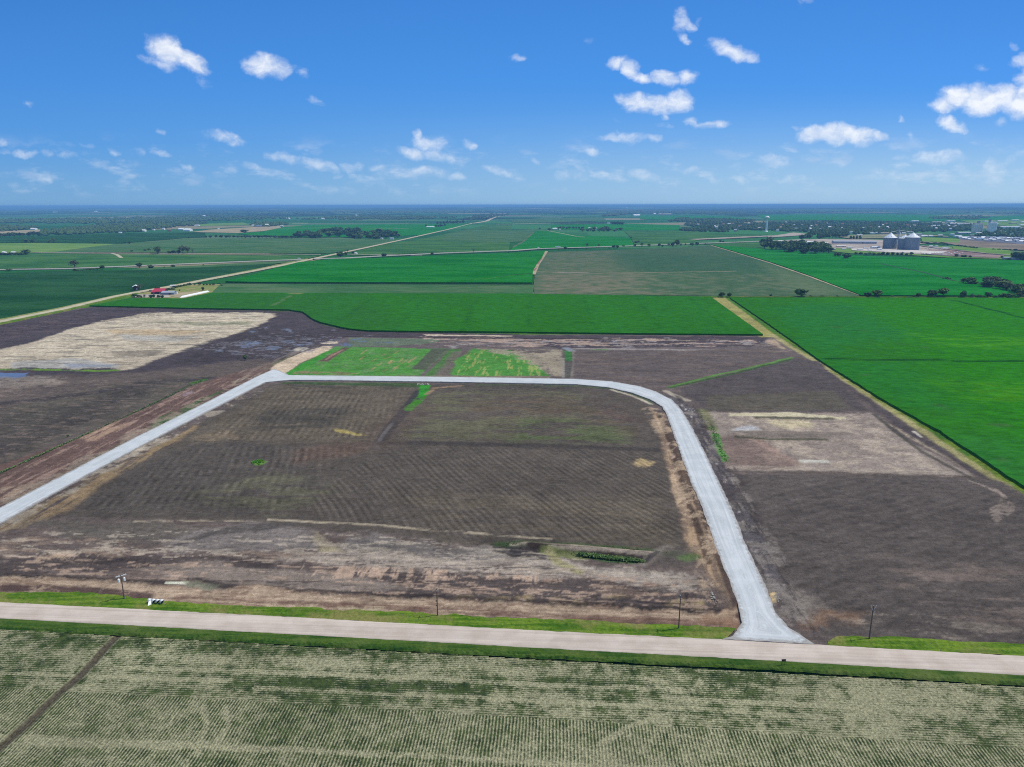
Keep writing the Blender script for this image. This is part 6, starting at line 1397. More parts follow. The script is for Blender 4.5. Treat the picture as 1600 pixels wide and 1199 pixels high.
# small village west
for i, (x, y, w, d, h, mw, mr, lb) in enumerate([(221, 362, 10, 20, 5, M_WHITE, M_WHITE, 'bright white shed at the edge of the village by the creek wood'), (214.5, 361, 3, 12, 4, M_WHITE, M_WHITE, 'tiny white building beside the bright white shed'),
        (282, 359.8, 9, 24, 5, M_WHITE, M_WHITE, 'white hall at the middle of the village front'), (292, 361.6, 9, 30, 7, M_WHITE, M_WHITE, 'largest white hall of the village, beside the field'), (255, 359.5, 3, 12, 7, M_WHITE, M_GALVR, 'narrow pale building in the village trees'),
        (264, 361.5, 5, 14, 4, M_RUST, M_RUST, 'brown house at the village front'), (239, 360, 3, 12, 4, M_WHITE, M_GREYR, 'small pale house among village trees'), (249, 352.8, 3, 14, 5, M_WHITE, M_WHITE, 'white speck of a house behind the village'),
        (262, 353.8, 8, 16, 4, M_WHITE, M_WHITE, 'long white barn behind the village'), (225.5, 351.6, 3, 16, 5, M_WHITE, M_WHITE, 'white barn in the wood above the village'), (307, 353.4, 7, 16, 4, M_WHITE, M_GALVR, 'low white barn in the green field past the village'),
        (341, 358.4, 2, 10, 4, M_WHITE, M_WHITE, 'tiny white shed on the brown field'), (395, 353.8, 4, 18, 5, M_WHITE, M_WHITE, 'white building at the edge of the dark wood'), (416, 353.8, 4, 24, 9, M_WHITE, M_WHITE, 'bright white round-roofed barn by the blue shed'),
        (405, 354.2, 10, 18, 5, M_BLUE, M_BLUE, 'long blue-roofed shed on the brown field'), (440, 354.2, 4, 14, 4, M_WHITE, M_GALVR, 'pale shed past the bright white barn'), (449, 342.6, 5, 30, 7, M_WHITE, M_WHITE, 'distant white barn in the hazy fields'),
        (504, 343, 4, 26, 7, M_WHITE, M_GALVR, 'distant pale barn above the long dark wood'), (556, 338.4, 2.4, 30, 12, M_WHITE, M_WHITE, 'distant white silo-like building on the hazy plain'), (149, 332.2, 3, 60, 14, M_WHITE, M_WHITE, 'white speck building high on the western haze'),
        (85, 333, 7, 60, 9, M_WHITE, M_GALVR, 'pale long building in the western haze'), (318, 339, 4, 40, 8, M_WHITE, M_WHITE, 'white building low in the haze behind the village'), (51, 359, 8, 20, 4, M_WHITE, M_WHITE, 'long white shed on the far side of the tan field'),
        (183, 356.4, 3, 12, 5, M_TANW, M_TANW, 'tan barn inside the creek wood'), (187, 364.6, 4, 10, 3, M_WHITE, M_GALVR, 'small pale shed at the foot of the creek wood'), (5, 397, 4.5, 9, 4, M_WHITE, M_WHITE, 'white-roofed shed among the trees of the western yard'), (20, 396.6, 6, 9, 3, M_TANW, M_WHITE, 'second pale shed among the trees of the western yard'),
        (672, 355.8, 12, 16, 3.4, M_WHITE, M_GALVR, 'white farm buildings range by the lone farm past the gravel road'), (612, 374.8, 6, 10, 5, M_WHITE, M_GREYR, 'small white farmhouse at the end of the long dark wood'), (596, 374.4, 3.4, 8, 4, M_WHITE, M_GREYR, 'tiny pale shed at the end of the long dark wood'),
        (555.5, 397.8, 3.6, 7, 2.6, M_WHITE, M_WHITE, 'small white building beside the trees at the crossing'), (867, 359, 7, 18, 4.5, M_WHITE, M_WHITE, 'white shed at the west end of the far farm'), (875, 359.9, 2, 8, 4, M_WHITE, M_WHITE, 'tiny white bin beside the far farm shed'),
        (930, 359, 5, 14, 6, M_WHITE, M_WHITE, 'brightest white barn inside the square windbreak'), (921, 358.6, 3, 12, 6, M_WHITE, M_GALVR, 'white house inside the square windbreak'), (939.5, 359, 2, 8, 5, M_WHITE, M_WHITE, 'small white bin inside the square windbreak'),
        (995, 338, 10, 60, 8, M_WHITE, M_WHITE, 'long bright white barn far beyond the windbreak'), (1023, 335.6, 3, 50, 10, M_WHITE, M_WHITE, 'white building at the start of the distant pale range'), (1039, 335.9, 20, 40, 7, M_TANW, M_TANW, 'long pale range of livestock barns in the haze'),
        (951, 350, 4, 12, 4, M_WHITE, M_GALVR, 'small white house by the clump on the far gravel road'), (980, 325.6, 4, 80, 16, M_WHITE, M_WHITE, 'white speck building right on the horizon')]):
    house('distant_barn', x, y, w, d, h, mw, mr, lb, 'barn', pitch=.35, door=False, rz=rnd.uniform(-.15, .15))
# industrial east
house('warehouse', 1262, 381.5, 24, 30, 6.5, M_WHITE, M_WHITE, 'long white warehouse with a plain white front behind the thick grove', 'warehouse', pitch=.1, rz=-.05)
house('warehouse', 1285, 383.8, 17, 22, 6, M_DARK, M_WHITE, 'open-fronted shed with dark interior and pale blue roof beside the white warehouse', 'shed', pitch=.18, rz=-.1)  # closed near-black walls stand in for the shaded open interior
house('warehouse', 1336, 381.6, 62, 34, 7, M_GREYR, M_GREYR, 'very long blue-grey warehouse beside the grain bins', 'warehouse', pitch=.12, rz=-.16, over=.8)
house('shed', 1244, 381, 12, 14, 3.6, M_RUST, M_RUST, 'rust-red roofed shed above the thick grove', 'shed', pitch=.3); house('shed', 1232, 380.4, 7, 14, 3.4, M_TANW, M_RUST, 'smaller brown-red shed beside the rust roof', 'shed', pitch=.3)
house('shed', 1222, 379.2, 11, 12, 4, M_WHITE, M_WHITE, 'whitish range of sheds peeping over the thick grove', 'shed', pitch=.2)
house('shed', 1369, 389, 12, 14, 5, M_WHITE, M_GALVR, 'white office block west of the grain bins', 'building', pitch=.15, win=2); house('shed', 1375, 391.5, 6, 9, 4, M_WHITE, M_WHITE, 'small white scale house beside the grain bins', 'building', pitch=.15)
house('shed', 1315, 386.5, 14, 10, 3, M_TANW, M_WHITE, 'low tan-and-white loading shed on the gravel yard', 'shed', pitch=.15); house('shed', 1330, 388.6, 9, 10, 3, M_WHITE, M_GALVR, 'low white shed before the long blue-grey warehouse', 'shed', pitch=.15)
house('shed', 1267.5, 393.6, 4, 6, 2.6, M_WHITE, M_WHITE, 'tiny white shed inside the edge of the thick grove', 'shed', pitch=.3)
house('shed', 1331, 365.4, 4, 16, 9, M_WHITE, M_WHITE, 'bright white block at the front of the town trees', 'building', pitch=.1)
house('warehouse', 1390, 366.8, 24, 30, 6, M_TANW, M_TANW, 'long tan warehouse behind the grain bins', 'warehouse', pitch=.08); house('warehouse', 1364, 365.6, 28, 26, 5, M_WHITE, M_WHITE, 'very long thin white roof at the edge of town', 'warehouse', pitch=.08)
house('shed', 1431, 368.5, 20, 20, 5, M_GREYR, M_GREYR, 'grey range just above the largest grain bin', 'building', pitch=.2); house('shed', 1445, 370.5, 9, 16, 4, M_WHITE, M_GALVR, 'pale shed to the east above the largest grain bin', 'shed', pitch=.2); house('shed', 1455, 370.2, 6, 16, 4, M_WHITE, M_WHITE, 'white shed next to the pale shed past the grain bins', 'shed', pitch=.2)
house('warehouse', 1487, 331.9 + 14.8, 12, 40, 8, M_WHITE, M_WHITE, 'white long roof far behind the town trees', 'warehouse', pitch=.08); house('warehouse', 1431, 346.8, 10, 40, 7, M_WHITE, M_WHITE, 'small white roof far behind the town trees', 'warehouse', pitch=.08); house('warehouse', 1465, 349, 14, 36, 7, M_TANW, M_WHITE, 'pale roof between two white ones behind the town trees', 'warehouse', pitch=.08)
house('warehouse', 1502, 351.8, 38, 40, 9, M_WHITE, M_WHITE, 'longest white roof behind the town trees near the elevators', 'warehouse', pitch=.08); house('warehouse', 1579, 357, 30, 40, 8, M_WHITE, M_WHITE, 'bright white long roof east of the second elevator', 'warehouse', pitch=.08)
house('shed', 1508, 366, 20, 24, 6, M_GREYR, M_WHITE, 'white slanting roof at the foot of the first elevator', 'shed', pitch=.15, rz=.1); house('shed', 1498, 370.6, 10, 18, 4.5, M_WHITE, M_GALVR, 'white flat shed in front of the first elevator', 'shed', pitch=.15)
house('shed', 1530, 366, 8, 14, 5, M_WHITE, M_WHITE, 'small white annex under the first elevator', 'shed', pitch=.15); house('shed', 1552, 365.8, 10, 14, 4, M_WHITE, M_WHITE, 'white annex under the second elevator', 'shed', pitch=.15)
house('shed', 1572, 368.5, 15, 18, 5, M_WHITE, M_WHITE, 'brightest white shed in the yards east of the elevators', 'shed', pitch=.12); house('shed', 1564, 363.5, 8, 16, 5, M_TANW, M_TANW, 'cream building between the elevators and the bright shed', 'building', pitch=.2); house('shed', 1597, 367.5, 9, 16, 5, M_BLUE, M_BLUE, 'pale blue roofed building at the far east edge', 'building', pitch=.15)
house('shed', 1592, 405.8, 18, 8, 2.8, M_GREYR, M_GALVR, 'low grey shed at the foot of the big tree clump', 'shed', pitch=.2); house('shed', 1574, 405.2, 10, 8, 3, M_GREYR, M_GREYR, 'blue-grey shed next to the big tree clump', 'shed', pitch=.25)
r5 = random.Random(31)
for i in range(130):       # storage sheds and house roofs in the grey quarter east
    x = r5.uniform(1500, 1630); y = 371.2 + r5.uniform(0, 9) + (x - 1500) * .02
    if y > 375.5 + max(0, (x - 1520) * .06): continue
    house('house', x, y, r5.uniform(4, 8), r5.uniform(9, 14), r5.uniform(2.6, 4), r5.choice([M_GREYR, M_TANW, M_GALV]), r5.choice([M_GREYR, M_GREYR, M_GALVR, M_BLUE, M_WHITE]), 'low grey-roofed building crowded in the quarter east of the grain elevators', 'building', 'crowded grey roofs east of the elevators', door=False, pitch=.3, rz=r5.uniform(-.4, .4))
number_from_west([o for o in C.objects if o.get('group') == 'crowded grey roofs east of the elevators'])
for i, (x, y, w, d, h, mw, mr) in enumerate([(1546, 347.5, 12, 40, 6, 0, 0), (1568, 346.5, 14, 40, 6, 0, 0), (1588, 345.5, 10, 40, 7, 0, 2), (1606, 348.5, 16, 40, 6, 0, 0), (1556, 351.5, 9, 30, 6, 1, 0), (1601, 353, 12, 30, 6, 0, 0), (1585, 350.5, 8, 30, 6, 1, 1),
        (1576, 364, 7, 18, 5, 0, 0), (1586, 366.5, 6, 14, 4, 0, 2), (1558, 367, 6, 14, 4, 0, 0), (1540, 366.5, 5, 12, 4, 0, 0), (1520, 369.5, 7, 14, 4, 1, 2), (1470, 369, 6, 14, 4, 0, 0), (1478, 371.5, 8, 12, 4, 1, 1), (1489, 368, 6, 14, 5, 0, 0), (1510, 372, 9, 14, 4, 0, 2),
        (1412, 366, 8, 16, 5, 0, 0), (1422, 364.5, 7, 16, 5, 1, 0), (1344, 368.5, 8, 16, 4, 0, 2), (1310, 370.5, 5, 12, 4, 0, 0), (1294, 389, 7, 9, 3, 0, 0), (1303, 391, 6, 9, 3, 1, 0), (1345, 391.5, 8, 9, 3, 0, 0), (1353, 389.5, 6, 9, 4, 0, 2), (1360, 392.5, 5, 8, 3, 0, 0),
        (1319, 390.5, 6, 8, 3, 0, 0), (1455, 386, 5, 9, 3, 0, 0), (1464, 387, 4, 9, 4, 0, 0), (1452, 398.5, 6, 8, 2.5, 0, 2), (1476, 399.5, 7, 8, 2.5, 0, 0), (1215, 362, 4, 12, 7, 0, 0), (1244, 359.5, 5, 14, 8, 0, 2)]):
    house('town_building', x, y, w, d, h, (M_WHITE, M_TANW)[mw], (M_WHITE, M_TANW, M_GALVR)[mr], ('white', 'tan')[mw] + ' flat commercial building in the edge of town near the ' + ('grain elevators' if x > 1465 else 'grain bins'), 'building', 'commercial buildings at the edge of town', door=False, pitch=.1, rz=r5.uniform(-.12, .12))
for i in range(60):       # house roofs seen between the town trees
    x = r5.uniform(1085, 1500); y = r5.uniform(350, 362.5)
    house('house', x, y, r5.uniform(2.5, 4.5), r5.uniform(10, 16), r5.uniform(7, 11), r5.choice([M_WHITE, M_TANW, M_GALV, M_TANW]), r5.choice([M_GREYR, M_TANW, M_RUST, M_GALVR, M_GREYR]), 'house roof showing between the trees of the town', 'house', 'houses among the town trees', door=False, pitch=.5, rz=r5.uniform(-.5, .5))
for g_ in ('houses among the town trees', 'commercial buildings at the edge of town'): number_from_west([o for o in C.objects if o.get('group') == g_])

# ---- three big grain bins with their elevator leg
def grain_bin(x0, x1, yb, ye, ya, label):
    xc = (x0 + x1) / 2; k = mpp(xc, yb); R = (x1 - x0) / 2 * k; p = G(xc, yb - 0.0); H = (yb - ye) * k * 1.02; A = (ye - ya) * k + R * .18
    e = empty('grain_bin', (p[0], p[1] + R, .2)); q = MB(); n = 56; prof = [(R, -1)]
    rings = 14
    for i in range(rings): z = H * i / rings; dz = H / rings; prof += [(R, z), (R + .12, z + dz * .08), (R, z + dz * .16), (R, z + dz * .95)]
    prof.append((R, H)); q.lathe((0, 0, 0), prof, n); q.build('wall', M_GALV, e)
    s = MB()
    for i in range(28): a = 2 * math.pi * i / 28; s.box(((R + .22) * math.cos(a), (R + .22) * math.sin(a), H / 2), (.35, .25, H), a)
    s.build('stiffener', M_GALV, e)
    r = MB().lathe((0, 0, 0), [(R + .5, H - .1), (R + .5, H + .25), (R * .5, H + .2 + A * .5), (1.6, H + A), (1.6, H + A + 1.3), (.1, H + A + 1.9)], n)
    ro = r.build('roof', M_GALVR, e)
    v = MB()
    for i in range(12): a = 2 * math.pi * i / 12 + .2; v.box((R * .72 * math.cos(a), R * .72 * math.sin(a), H + A * .28 + .7), (1.1, 1.1, 1.2), a)
    v.build('roof_vent', M_GALV, ro)
    d = MB().box((0, -R - .15, 1.3), (1.4, .3, 2.6)); d.build('door', M_DARK, e)
    tag(e, label, 'grain bin'); return p, R, H + A
bA = grain_bin(1384.8, 1403.9, 389.5, 372.8, 367.4, 'western galvanised grain bin standing apart by the office block')
bB = grain_bin(1407.6, 1424.5, 390.9, 373.8, 370.2, 'middle galvanised grain bin partly hidden by the largest one')
bC = grain_bin(1418.9, 1439.9, 391.8, 372.4, 367.4, 'largest galvanised grain bin with bright conical roof, easternmost of three')
def leg_tower():
    p = G(1406.5, 389.4); k = mpp(1406.5, 389.4); H = 30 * k; e = empty('elevator_leg', (p[0], p[1] + 16, 0)); q = MB(); s = 2.4
    for x in (-s, s):
        for y in (-s, s): q.tube((x, y, 0), (x, y, H), .22, n=6)
    nlev = 11
    for i in range(nlev):
        z0 = H * i / nlev; z1 = H * (i + 1) / nlev
        for (a, b) in (((-s, -s), (s, -s)), ((s, -s), (s, s)), ((s, s), (-s, s)), ((-s, s), (-s, -s))):
            q.tube((*a, z1), (*b, z1), .12, n=5); q.tube((*a, z0), (*b, z1), .1, n=5)
    q.build('frame', M_GALV, e)
    MB().box((0, 0, H * .5), (1.6, 1.0, H)).build('bucket_casing', M_GALVR, e)
    MB().box((0, 0, H + 1.2), (5, 5, .5)).box((0, 0, H + 2.8), (3, 2.4, 3)).build('head', M_GALV, e)
    c = MB(); 
    zt = bA[2] + 2.5; c.tube((0, 0, zt + 5), (bA[0][0] - p[0], bA[0][1] + bA[1] - p[1] - 16, zt), .55, n=8); c.tube((0, 0, zt + 5), (bC[0][0] - p[0], bC[0][1] + bC[1] - p[1] - 16, bC[2] + 2.2), .55, n=8); c.build('spout', M_GALVR, e)
    MB().tube((1.5, -4, 26 * k), (-7, -16, 1.0), 1.0, n=10).build('chute', M_WHITE, e)
    tag(e, 'slender lattice elevator leg with a white slanting chute between the grain bins', 'elevator leg')
leg_tower()
# ---- concrete elevators
def elevator(px0, px1, yb, yt, nx, label, mat, head=None):
    xc = (px0 + px1) / 2; k = mpp(xc, yb); p = G(xc, yb); W = (px1 - px0) * k; R = W / nx / 2; H = (yb - yt) * k; e = empty('grain_elevator', (p[0], p[1], 0)); q = MB()
    for i in range(nx):
        for j in range(3): q.lathe((-W / 2 + R + i * 2 * R, R + j * 2 * R, 0), [(R * 1.02, -2), (R * 1.02, H), (R * .1, H + .4)], 20)
    q.build('silo_bank', mat, e)
    MB().box((0, R * 3, H + 1.7), (W * .92, R * 3, 3.2)).build('gallery', M_GREYR, e)
    if head: MB().box((W * head[0], R * 3, H + head[1] / 2 + .1), (head[2], R * 2.4, head[1])).build('headhouse', M_GREYR, e)
    tag(e, label, 'grain elevator')
elevator(1521, 1536, 363.5, 350.5, 6, 'wide tan concrete grain elevator with a dark headhouse, first of two above town', M_CONC, (.05, 12, 9))
elevator(1545.5, 1557, 363.8, 348.5, 4, 'narrower pale concrete grain elevator with a tall white column, second of two above town', plain('pale_concrete', (.84, .85, .86), .7), (-.38, 14, 6))
def water_tower():
    p = G(1197, 362); k = mpp(1197, 362); H = 23 * k; R = 3.4 * k; e = empty('water_tower', (p[0], p[1], 0))
    MB().lathe((0, 0, 0), [(R * .9, -1), (R * .55, 3), (R * .42, 9), (R * .38, H - R * 1.2), (R * .5, H - R * .8)], 24).build('pedestal', M_WHITE, e, True)
    MB().lathe((0, 0, H - R * .8), [(R * .2, -.8), (R * .62, -.35 * R), (R * .95, 0), (R, R * .3), (R * .9, R * .62), (R * .55, R * .9), (R * .03, R * 1.0)], 28).build('tank', M_WHITE, e, True)
    tag(e, 'white water tower with a bulb tank rising above the town trees', 'water tower')
water_tower()
for i, (x, y, h, lb) in enumerate([(802.5, 331.5, 10, 'left thin lattice mast of the pair on the horizon'), (806.3, 331.5, 11, 'taller thin lattice mast of the pair on the horizon'), (1208, 368, 14, 'thin lamp mast in front of the town trees')]):
    p = G(x, y); k = mpp(x, y); H = h * k; e = empty('mast', (p[0], p[1], 0)); s = k * .10; q = MB()
    for a in range(3): q.tube((s * math.cos(a * 2.1) * 2, s * math.sin(a * 2.1) * 2, 0), (0, 0, H), s * .6, s * .35, 5)
    q.build('lattice', M_GALV, e); MB().tube((0, 0, H), (0, 0, H * 1.08), s * .5, n=6).build('antenna', M_WHITE, e); tag(e, lb, 'mast')
# white tanks in the yard
def tank(px, py, label, group, Lm=9, R=1.5, rz=0.0, wheels=False):
    p = G(px, py); e = empty('tank', (p[0], p[1], .4), rz); q = MB(); n = 16; V = []
    for x, s in ((-Lm / 2, .05), (-Lm / 2 + .3, .6), (-Lm / 2 + R * .6, 1), (Lm / 2 - R * .6, 1), (Lm / 2 - .3, .6), (Lm / 2, .05)): V += [(x, R * s * math.cos(2 * math.pi * i / n), R + .8 + R * s * math.sin(2 * math.pi * i / n)) for i in range(n)]
    q.add(V, [(k * n + i, (k + 1) * n + i, (k + 1) * n + (i + 1) % n, k * n + (i + 1) % n) for k in range(5) for i in range(n)]); q.build('shell', M_WHITE, e, True)
    for x in (-Lm * .28, Lm * .28): MB().box((x, 0, .5), (.5, R * 1.6, 1.6)).build('saddle', M_GALV, e)
    return tag(e, label, 'tank', group)
for i in range(9): tank(1473 + (i % 5) * 2.3, 388.6 + (i // 5) * 1.6, 'white storage tank in the tight cluster east of the grain bins', 'tight cluster of white tanks', Lm=7, R=1.7, rz=1.3)
for i in range(14): tank(1446 + i * 2.3 + r5.uniform(-.4, .4), 388.8 + r5.uniform(-.8, 2.6), 'low white nurse tank in the loose rows between bins and tank cluster', 'loose rows of nurse tanks', Lm=4, R=.9, rz=r5.uniform(0, 3))
for i in range(16): tank(1440 + i * 4.2 + r5.uniform(-1, 1), 396.2 + r5.uniform(-.8, 2.8), 'pale tank or box parked along the red-soil yard edge', 'pale tanks along the red-soil yard', Lm=5, R=1.0, rz=r5.uniform(0, .4))

for g_ in ('tight cluster of white tanks', 'loose rows of nurse tanks', 'pale tanks along the red-soil yard'): number_from_west([o for o in C.objects if o.get('group') == g_])
# ================================================================== VEHICLES
def vehicle(px, py, label, cat, L=5.0, W=2.0, H=1.6, mat=None, box=None, rz=0.0, name='car'):
    p = G(px, py); z0 = 2.75 if px > 480 else 1.4
    e = empty(name, (p[0], p[1], z0), rz); mat = mat or M_WHITE; q = MB()
    if box:
        MB().box((-L * .12, 0, .9 + box / 2), (L * .72, W, box)).build('cargo_box', mat, e); MB().box((L * .38, 0, 1.4), (L * .2, W * .95, 2.0)).build('cab', mat, e)
        MB().box((L * .482, 0, 1.9), (.06, W * .8, .7)).build('windscreen', M_GLASS, e); MB().box((0, 0, .75), (L * .95, W * .5, .25)).build('chassis', M_DARK, e)
    else:
        q.box((0, 0, H * .38), (L, W, H * .42)); q.build('body', mat, e)
        c = MB(); a, b, t, w = L * .36, L * .26, H * .98, W * .44; z = H * .59
        c.add([(-a, -W * .48, z), (b, -W * .48, z), (b, W * .48, z), (-a, W * .48, z), (-a * .75, -w, t), (b * .45, -w, t), (b * .45, w, t), (-a * .75, w, t)], [(0, 1, 5, 4), (1, 2, 6, 5), (2, 3, 7, 6), (3, 0, 4, 7), (4, 5, 6, 7)]); c.build('cabin', M_GLASS, e)
        MB().box((-L * .07, 0, t + .03), (L * .36, W * .86, .06)).build('roof', mat, e)
    r = .36 if not box else .5
    for x in (-L * .32, L * .34):
        for y in (-W * .46, W * .46):
            w_ = MB().tube((x, y - .12, r), (x, y + .12, r), r, n=14).build('wheel', M_RUBBER, e); MB().tube((x, y - .14, r), (x, y + .14, r), r * .5, n=10).build('rim', M_GALV, w_)
    tag(e, label, cat)
vehicle(467.5, 406.2, 'white box van on the highway just before the gravel road crossing', 'van', 6.5, 2.3, 2.6, box=2.2, name='box_van')
vehicle(841.5, 389.8, 'white van on the highway above the bright corn', 'van', 6.5, 2.3, 2.6, box=2.3, rz=.05, name='box_van')
vehicle(872, 388.6, 'semi-trailer truck with a long white trailer on the highway', 'truck', 17, 2.6, 3.9, box=2.9, rz=.05, name='semi_truck')

# ================================================================== NEAR OBJECTS
def fit_h(px, py, ytop):
    """height of an upright thing from its photographed foot and top"""
    p = G(px, py); base = np.array([p[0], p[1], 0.0]); lo, hi = .1, 40
    for _ in range(40):
        m = (lo + hi) / 2; v = (np.array([p[0], p[1], m - CAM_H])) @ Rn; y = CY - v[1] / -v[2] * F_PX
        if y > ytop: lo = m
        else: hi = m
    return m
def pole(px, py, ytop, style, label):
    p = G(px, py); H = fit_h(px, py, ytop); e = empty('utility_pole', (p[0], p[1], .15), 0)
    MB().tube((0, 0, -.6), (0, 0, H), .20, .13, 12).build('pole', M_WOODP, e)
    ang = -TH + rad(90)                      # arms stand across the line, which follows the road
    d = Vector((math.cos(ang), math.sin(ang), 0))
    def ins(q, name='insulator'): MB().lathe(q, [(.03, 0), (.07, .05), (.11, .09), (.06, .13), (.10, .17), (.04, .24)], 10).build(name, M_WHITE, e, True)
    if style == 'transformer':
        a2 = rad(38); d2 = Vector((math.cos(a2), math.sin(a2), 0))
        MB().box((0, 0, H - .35), (3.0, .16, .18), a2).build('crossarm', M_GALVR, e)
        for s in (-1.35, -.7, .7, 1.35): ins((d2 * s + Vector((0, 0, H - .25))))
        for s in (-.62, .62):
            q = d2 * s * 1.25 + Vector((0, 0, H - 2.3)); t = MB().lathe(q, [(.05, -.02), (.30, 0), (.32, .95), (.26, 1.05), (.05, 1.1)], 18).build('transformer', M_WHITE, e); MB().tube(q + Vector((0, 0, 1.05)), q + Vector((0, 0, 1.4)), .05, n=8).build('bushing', M_CONC, t)
            MB().tube(q + Vector((0, 0, .6)), Vector((0, 0, H - 1.7)), .05, n=6).build('bracket', M_GALV, e)
    elif style == 'vee':
        for s in (-1, 1):
            q = Vector((0, 0, H - 1.5)); t = q + d * .0 + Vector((s * .75, 0, 1.5)); MB().tube(q, t, .05, .04, 8).build('bracket', M_GALVR, e); ins(t)
            q = Vector((0, 0, H - 2.6)); t = q + Vector((s * .5, 0, .7)); MB().tube(q, t, .045, .035, 8).build('bracket', M_GALVR, e); ins(t)
        MB().box((0, 0, H - 1.1), (1.7, .1, .12), rad(80)).build('crossarm', M_WOODP, e); ins((0, 0, H))
    else:
        MB().box((0, 0, H - .45), (2.1, .11, .14), ang).build('crossarm', M_WOODP, e)
        for s in (-.95, .95): ins(d * s + Vector((0, 0, H - .38)))
        ins((0, 0, H))
        for s in (-1, 1): MB().tube(Vector((0, 0, H - 1.3)), d * s * .6 + Vector((0, 0, H - .5)), .025, n=6).build('brace', M_GALV, e)
        if style == 'box': MB().box((-.32, -.1, H * .55), (.22, .3, .55)).build('control_box', M_DARK, e); MB().box((-.3, -.1, H * .38), (.2, .25, .3)).build('control_box', M_DARK, e)
    MB().tube((.17, -.12, 0), (.12, -.1, H * .3), .03, n=6).build('ground_wire_guard', M_GALV, e)
    tag(e, label, 'utility pole', 'utility poles along the county road'); return e
pole(194.5, 937, 899, 'transformer', 'timber utility pole with two white transformers and a slanting pale crossarm')
pole(683.8, 962.3, 920.5, 'box', 'thin dark utility pole with small boxes halfway up, standing before the muddy trench')
pole(1060.3, 982.8, 932.5, 'plain', 'plain slim utility pole standing west of the white road junction')
pole(1358, 998.5, 948, 'vee', 'utility pole topped by V-shaped pale brackets east of the white road junction')

def culvert(px, py, label, apron=False):
    p = G(px, py); e = empty('culvert_section', (p[0], p[1], .25), rad(58)); n = 20; Ro, Ri, L = .66, .60, .8; q = MB(); V = []
    for x, r_ in ((0, Ro), (0, Ri), (L, Ro * .92), (L, Ri * .92)): V += [(r_ * math.cos(2 * math.pi * i / n), x + (0 if x else -.45 * math.sin(2 * math.pi * i / n)), Ro + r_ * math.sin(2 * math.pi * i / n)) for i in range(n)]
    F = []
    for i in range(n):
        j = (i + 1) % n; F += [(i, j, 2 * n + j, 2 * n + i), (n + i, 3 * n + i, 3 * n + j, n + j), (i, n + i, n + j, j), (2 * n + i, 2 * n + j, 3 * n + j, 3 * n + i)]
    q.add(V, F); q.build('pipe_shell', M_WHITE, e, True)
    MB().tube((0, .35, Ro), (0, .40, Ro), Ri * .985, n=20).build('shade_disc', M_DARK, e)  # near-black disc across the bore stands in for the shade inside
    if apron:
        MB().add([(-1.5, -1.0, .02), (-.2, -1.1, .02), (.35, -.2, 1.15), (-.35, -.1, 1.2), (-1.5, -.9, .16), (-.2, -1.0, .16), (.4, -.1, 1.3), (-.3, .0, 1.34)], [(3, 2, 1, 0), (4, 5, 6, 7), (0, 1, 5, 4), (1, 2, 6, 5), (2, 3, 7, 6), (3, 0, 4, 7)]).build('apron', M_WHITE, e)
    return tag(e, label, 'culvert pipe', 'white culvert sections by the road')
culvert(235.5, 943.2, 'first white culvert section, the one with a sloping white apron', True)
culvert(241.6, 943.7, 'second white culvert section in the row of four on the verge'); culvert(248.0, 944.1, 'third white culvert section in the row of four on the verge'); culvert(254.4, 944.5, 'last white culvert section of the row, nearest the muddy ground')

def sign():
    p = G(1223.6, 1040.5); e = empty('sign', (p[0], p[1], .1), rad(4))
    for s in (-.44, .44): MB().box((s, 0, .75), (.07, .07, 1.7)).build('leg', M_DARK, e)
    MB().box((0, -.07, 1.55), (1.15, .06, .52)).build('board', M_BROWN, e); MB().box((0, .0, 1.86), (1.2, .16, .06)).build('cap_rail', M_DARK, e)
    tag(e, 'small dark two-legged sign board on the south verge facing the white road', 'sign')
sign()
def stones(name, px, py, n, sp, s, label, mat, seed, cat='rubble'):
    r = random.Random(seed); p = G(px, py); q = MB()
    for i in range(n):
        x, y = p[0] + r.gauss(0, sp[0]), p[1] + r.gauss(0, sp[1]); k = s * r.uniform(.4, 1.3); q.lathe((x, y, r.uniform(0, .25)), [(k * .1, -k * .4), (k * .8, -k * .2), (k, k * .1), (k * .55, k * .5), (k * .05, k * .6)], 6, r.uniform(.6, 1.4), r.uniform(.6, 1.4))
    o = q.build(name, mat); tag(o, label, cat, None, 'stuff')
stones('rubble', 1114, 931, 30, (.5, 2.0), .2, 'heap of pale and dark broken stone beside the white road junction', M_STONE, 3)
stones('rubble', 1115, 938, 22, (.6, 1.2), .22, 'dark debris heap beside the white road junction', M_DARK, 4)
stones('rubble', 1216, 937, 18, (.4, 1.2), .16, 'pale stones beside the tan mound at the white road', M_STONE, 5)
stones('rubble', 660, 601, 30, (2.2, .7), .5, 'pale riprap stones at the culvert under the haul road', M_STONE, 6)
stones('rubble', 1080, 641, 24, (2.2, 3.5), .35, 'scattered clods and stones on the shoulder of the white road bend', M_STONE, 7)
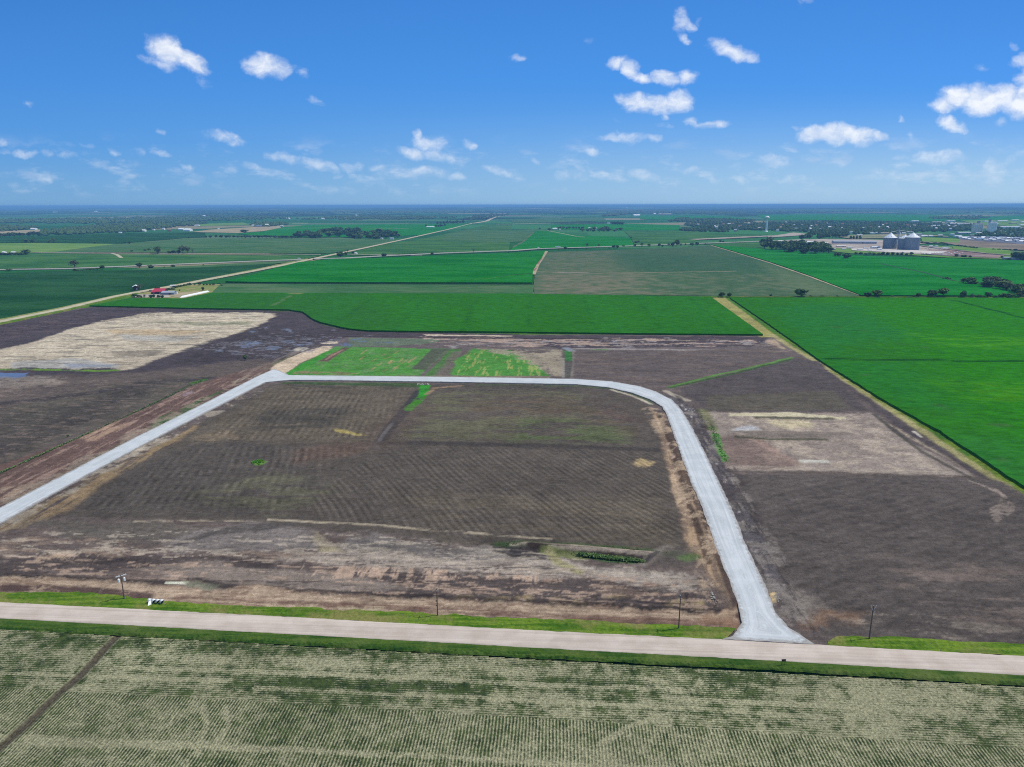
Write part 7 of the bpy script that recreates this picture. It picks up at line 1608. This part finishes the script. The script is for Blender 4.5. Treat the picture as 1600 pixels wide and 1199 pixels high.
def weeds(px, n, sx, sy, s, label, seed, mat):
    r = random.Random(seed); q = MB()
    for i in range(n):
        if len(px) == 1: x, y = px[0]; a = G(x, y); c = (a[0] + r.gauss(0, sx), a[1] + r.gauss(0, sy))
        else:
            k = r.randrange(len(px) - 1); t = r.random(); x = px[k][0] * (1 - t) + px[k + 1][0] * t; y = px[k][1] * (1 - t) + px[k + 1][1] * t; a = G(x, y); c = (a[0] + r.gauss(0, sx), a[1] + r.gauss(0, sy))
        for j in range(7):
            an = r.uniform(0, 6.28); L = s * r.uniform(.6, 1.3); d = Vector((math.cos(an), math.sin(an), r.uniform(.5, 1.6))).normalized() * L; w = Vector((-math.sin(an), math.cos(an), 0)) * L * .28; b = Vector((c[0], c[1], 0))
            q.add([b - w * .3, b + w * .3, b + d * .7 + w, b + d, b + d * .7 - w], [(0, 1, 2, 3, 4)])
    o = q.build('weeds', mat); tag(o, label, 'weeds', None, 'stuff')
M_WEED = mat_leaf('weed_leaves', S4(60, 130, 34), S4(110, 170, 60))
weeds([(403, 722)], 70, 1.5, 1.2, .6, 'isolated patch of bright weeds in the dark central lot', 1, M_WEED)
weeds([(905, 866), (950, 872), (1003, 877)], 520, .9, .7, .55, 'dense green weeds in the ditch below the berm', 2, M_LEAF)
weeds([(790, 850), (860, 851), (950, 856), (1040, 864)], 420, 1.0, .5, .35, 'thin line of weeds along the top of the berm', 3, M_LEAF)
weeds([(1112, 668), (1120, 690), (1135, 722)], 160, .8, 1.6, .4, 'bright green weeds on the shoulder east of the white road', 4, M_WEED)
weeds([(0, 740), (55, 715), (105, 692), (195, 652), (250, 626), (318, 594)], 420, .5, .5, .6, 'thin row of weeds on the old fence line in the west field', 5, M_LEAF)

# ------------------------------------------------------------------ air
def haze():
    m = bpy.data.materials.new('haze'); m.use_nodes = True; t = NT(m.node_tree); t.n.clear()
    out = t.new('ShaderNodeOutputMaterial'); v = t.new('ShaderNodeVolumePrincipled')
    v.inputs['Color'].default_value = HAZE_COL; v.inputs['Density'].default_value = HAZE_D; v.inputs['Anisotropy'].default_value = 0.0
    t.l.new(v.outputs[0], out.inputs['Volume'])
    b = MB().box((0, 0, 64), (190000, 190000, 134)); o = b.build('haze', m); tag(o, kind='stuff'); return o
HAZE_D = 1 / 14500.0
HAZE_COL = (0.25, 0.56, 1.0, 1)
haze()
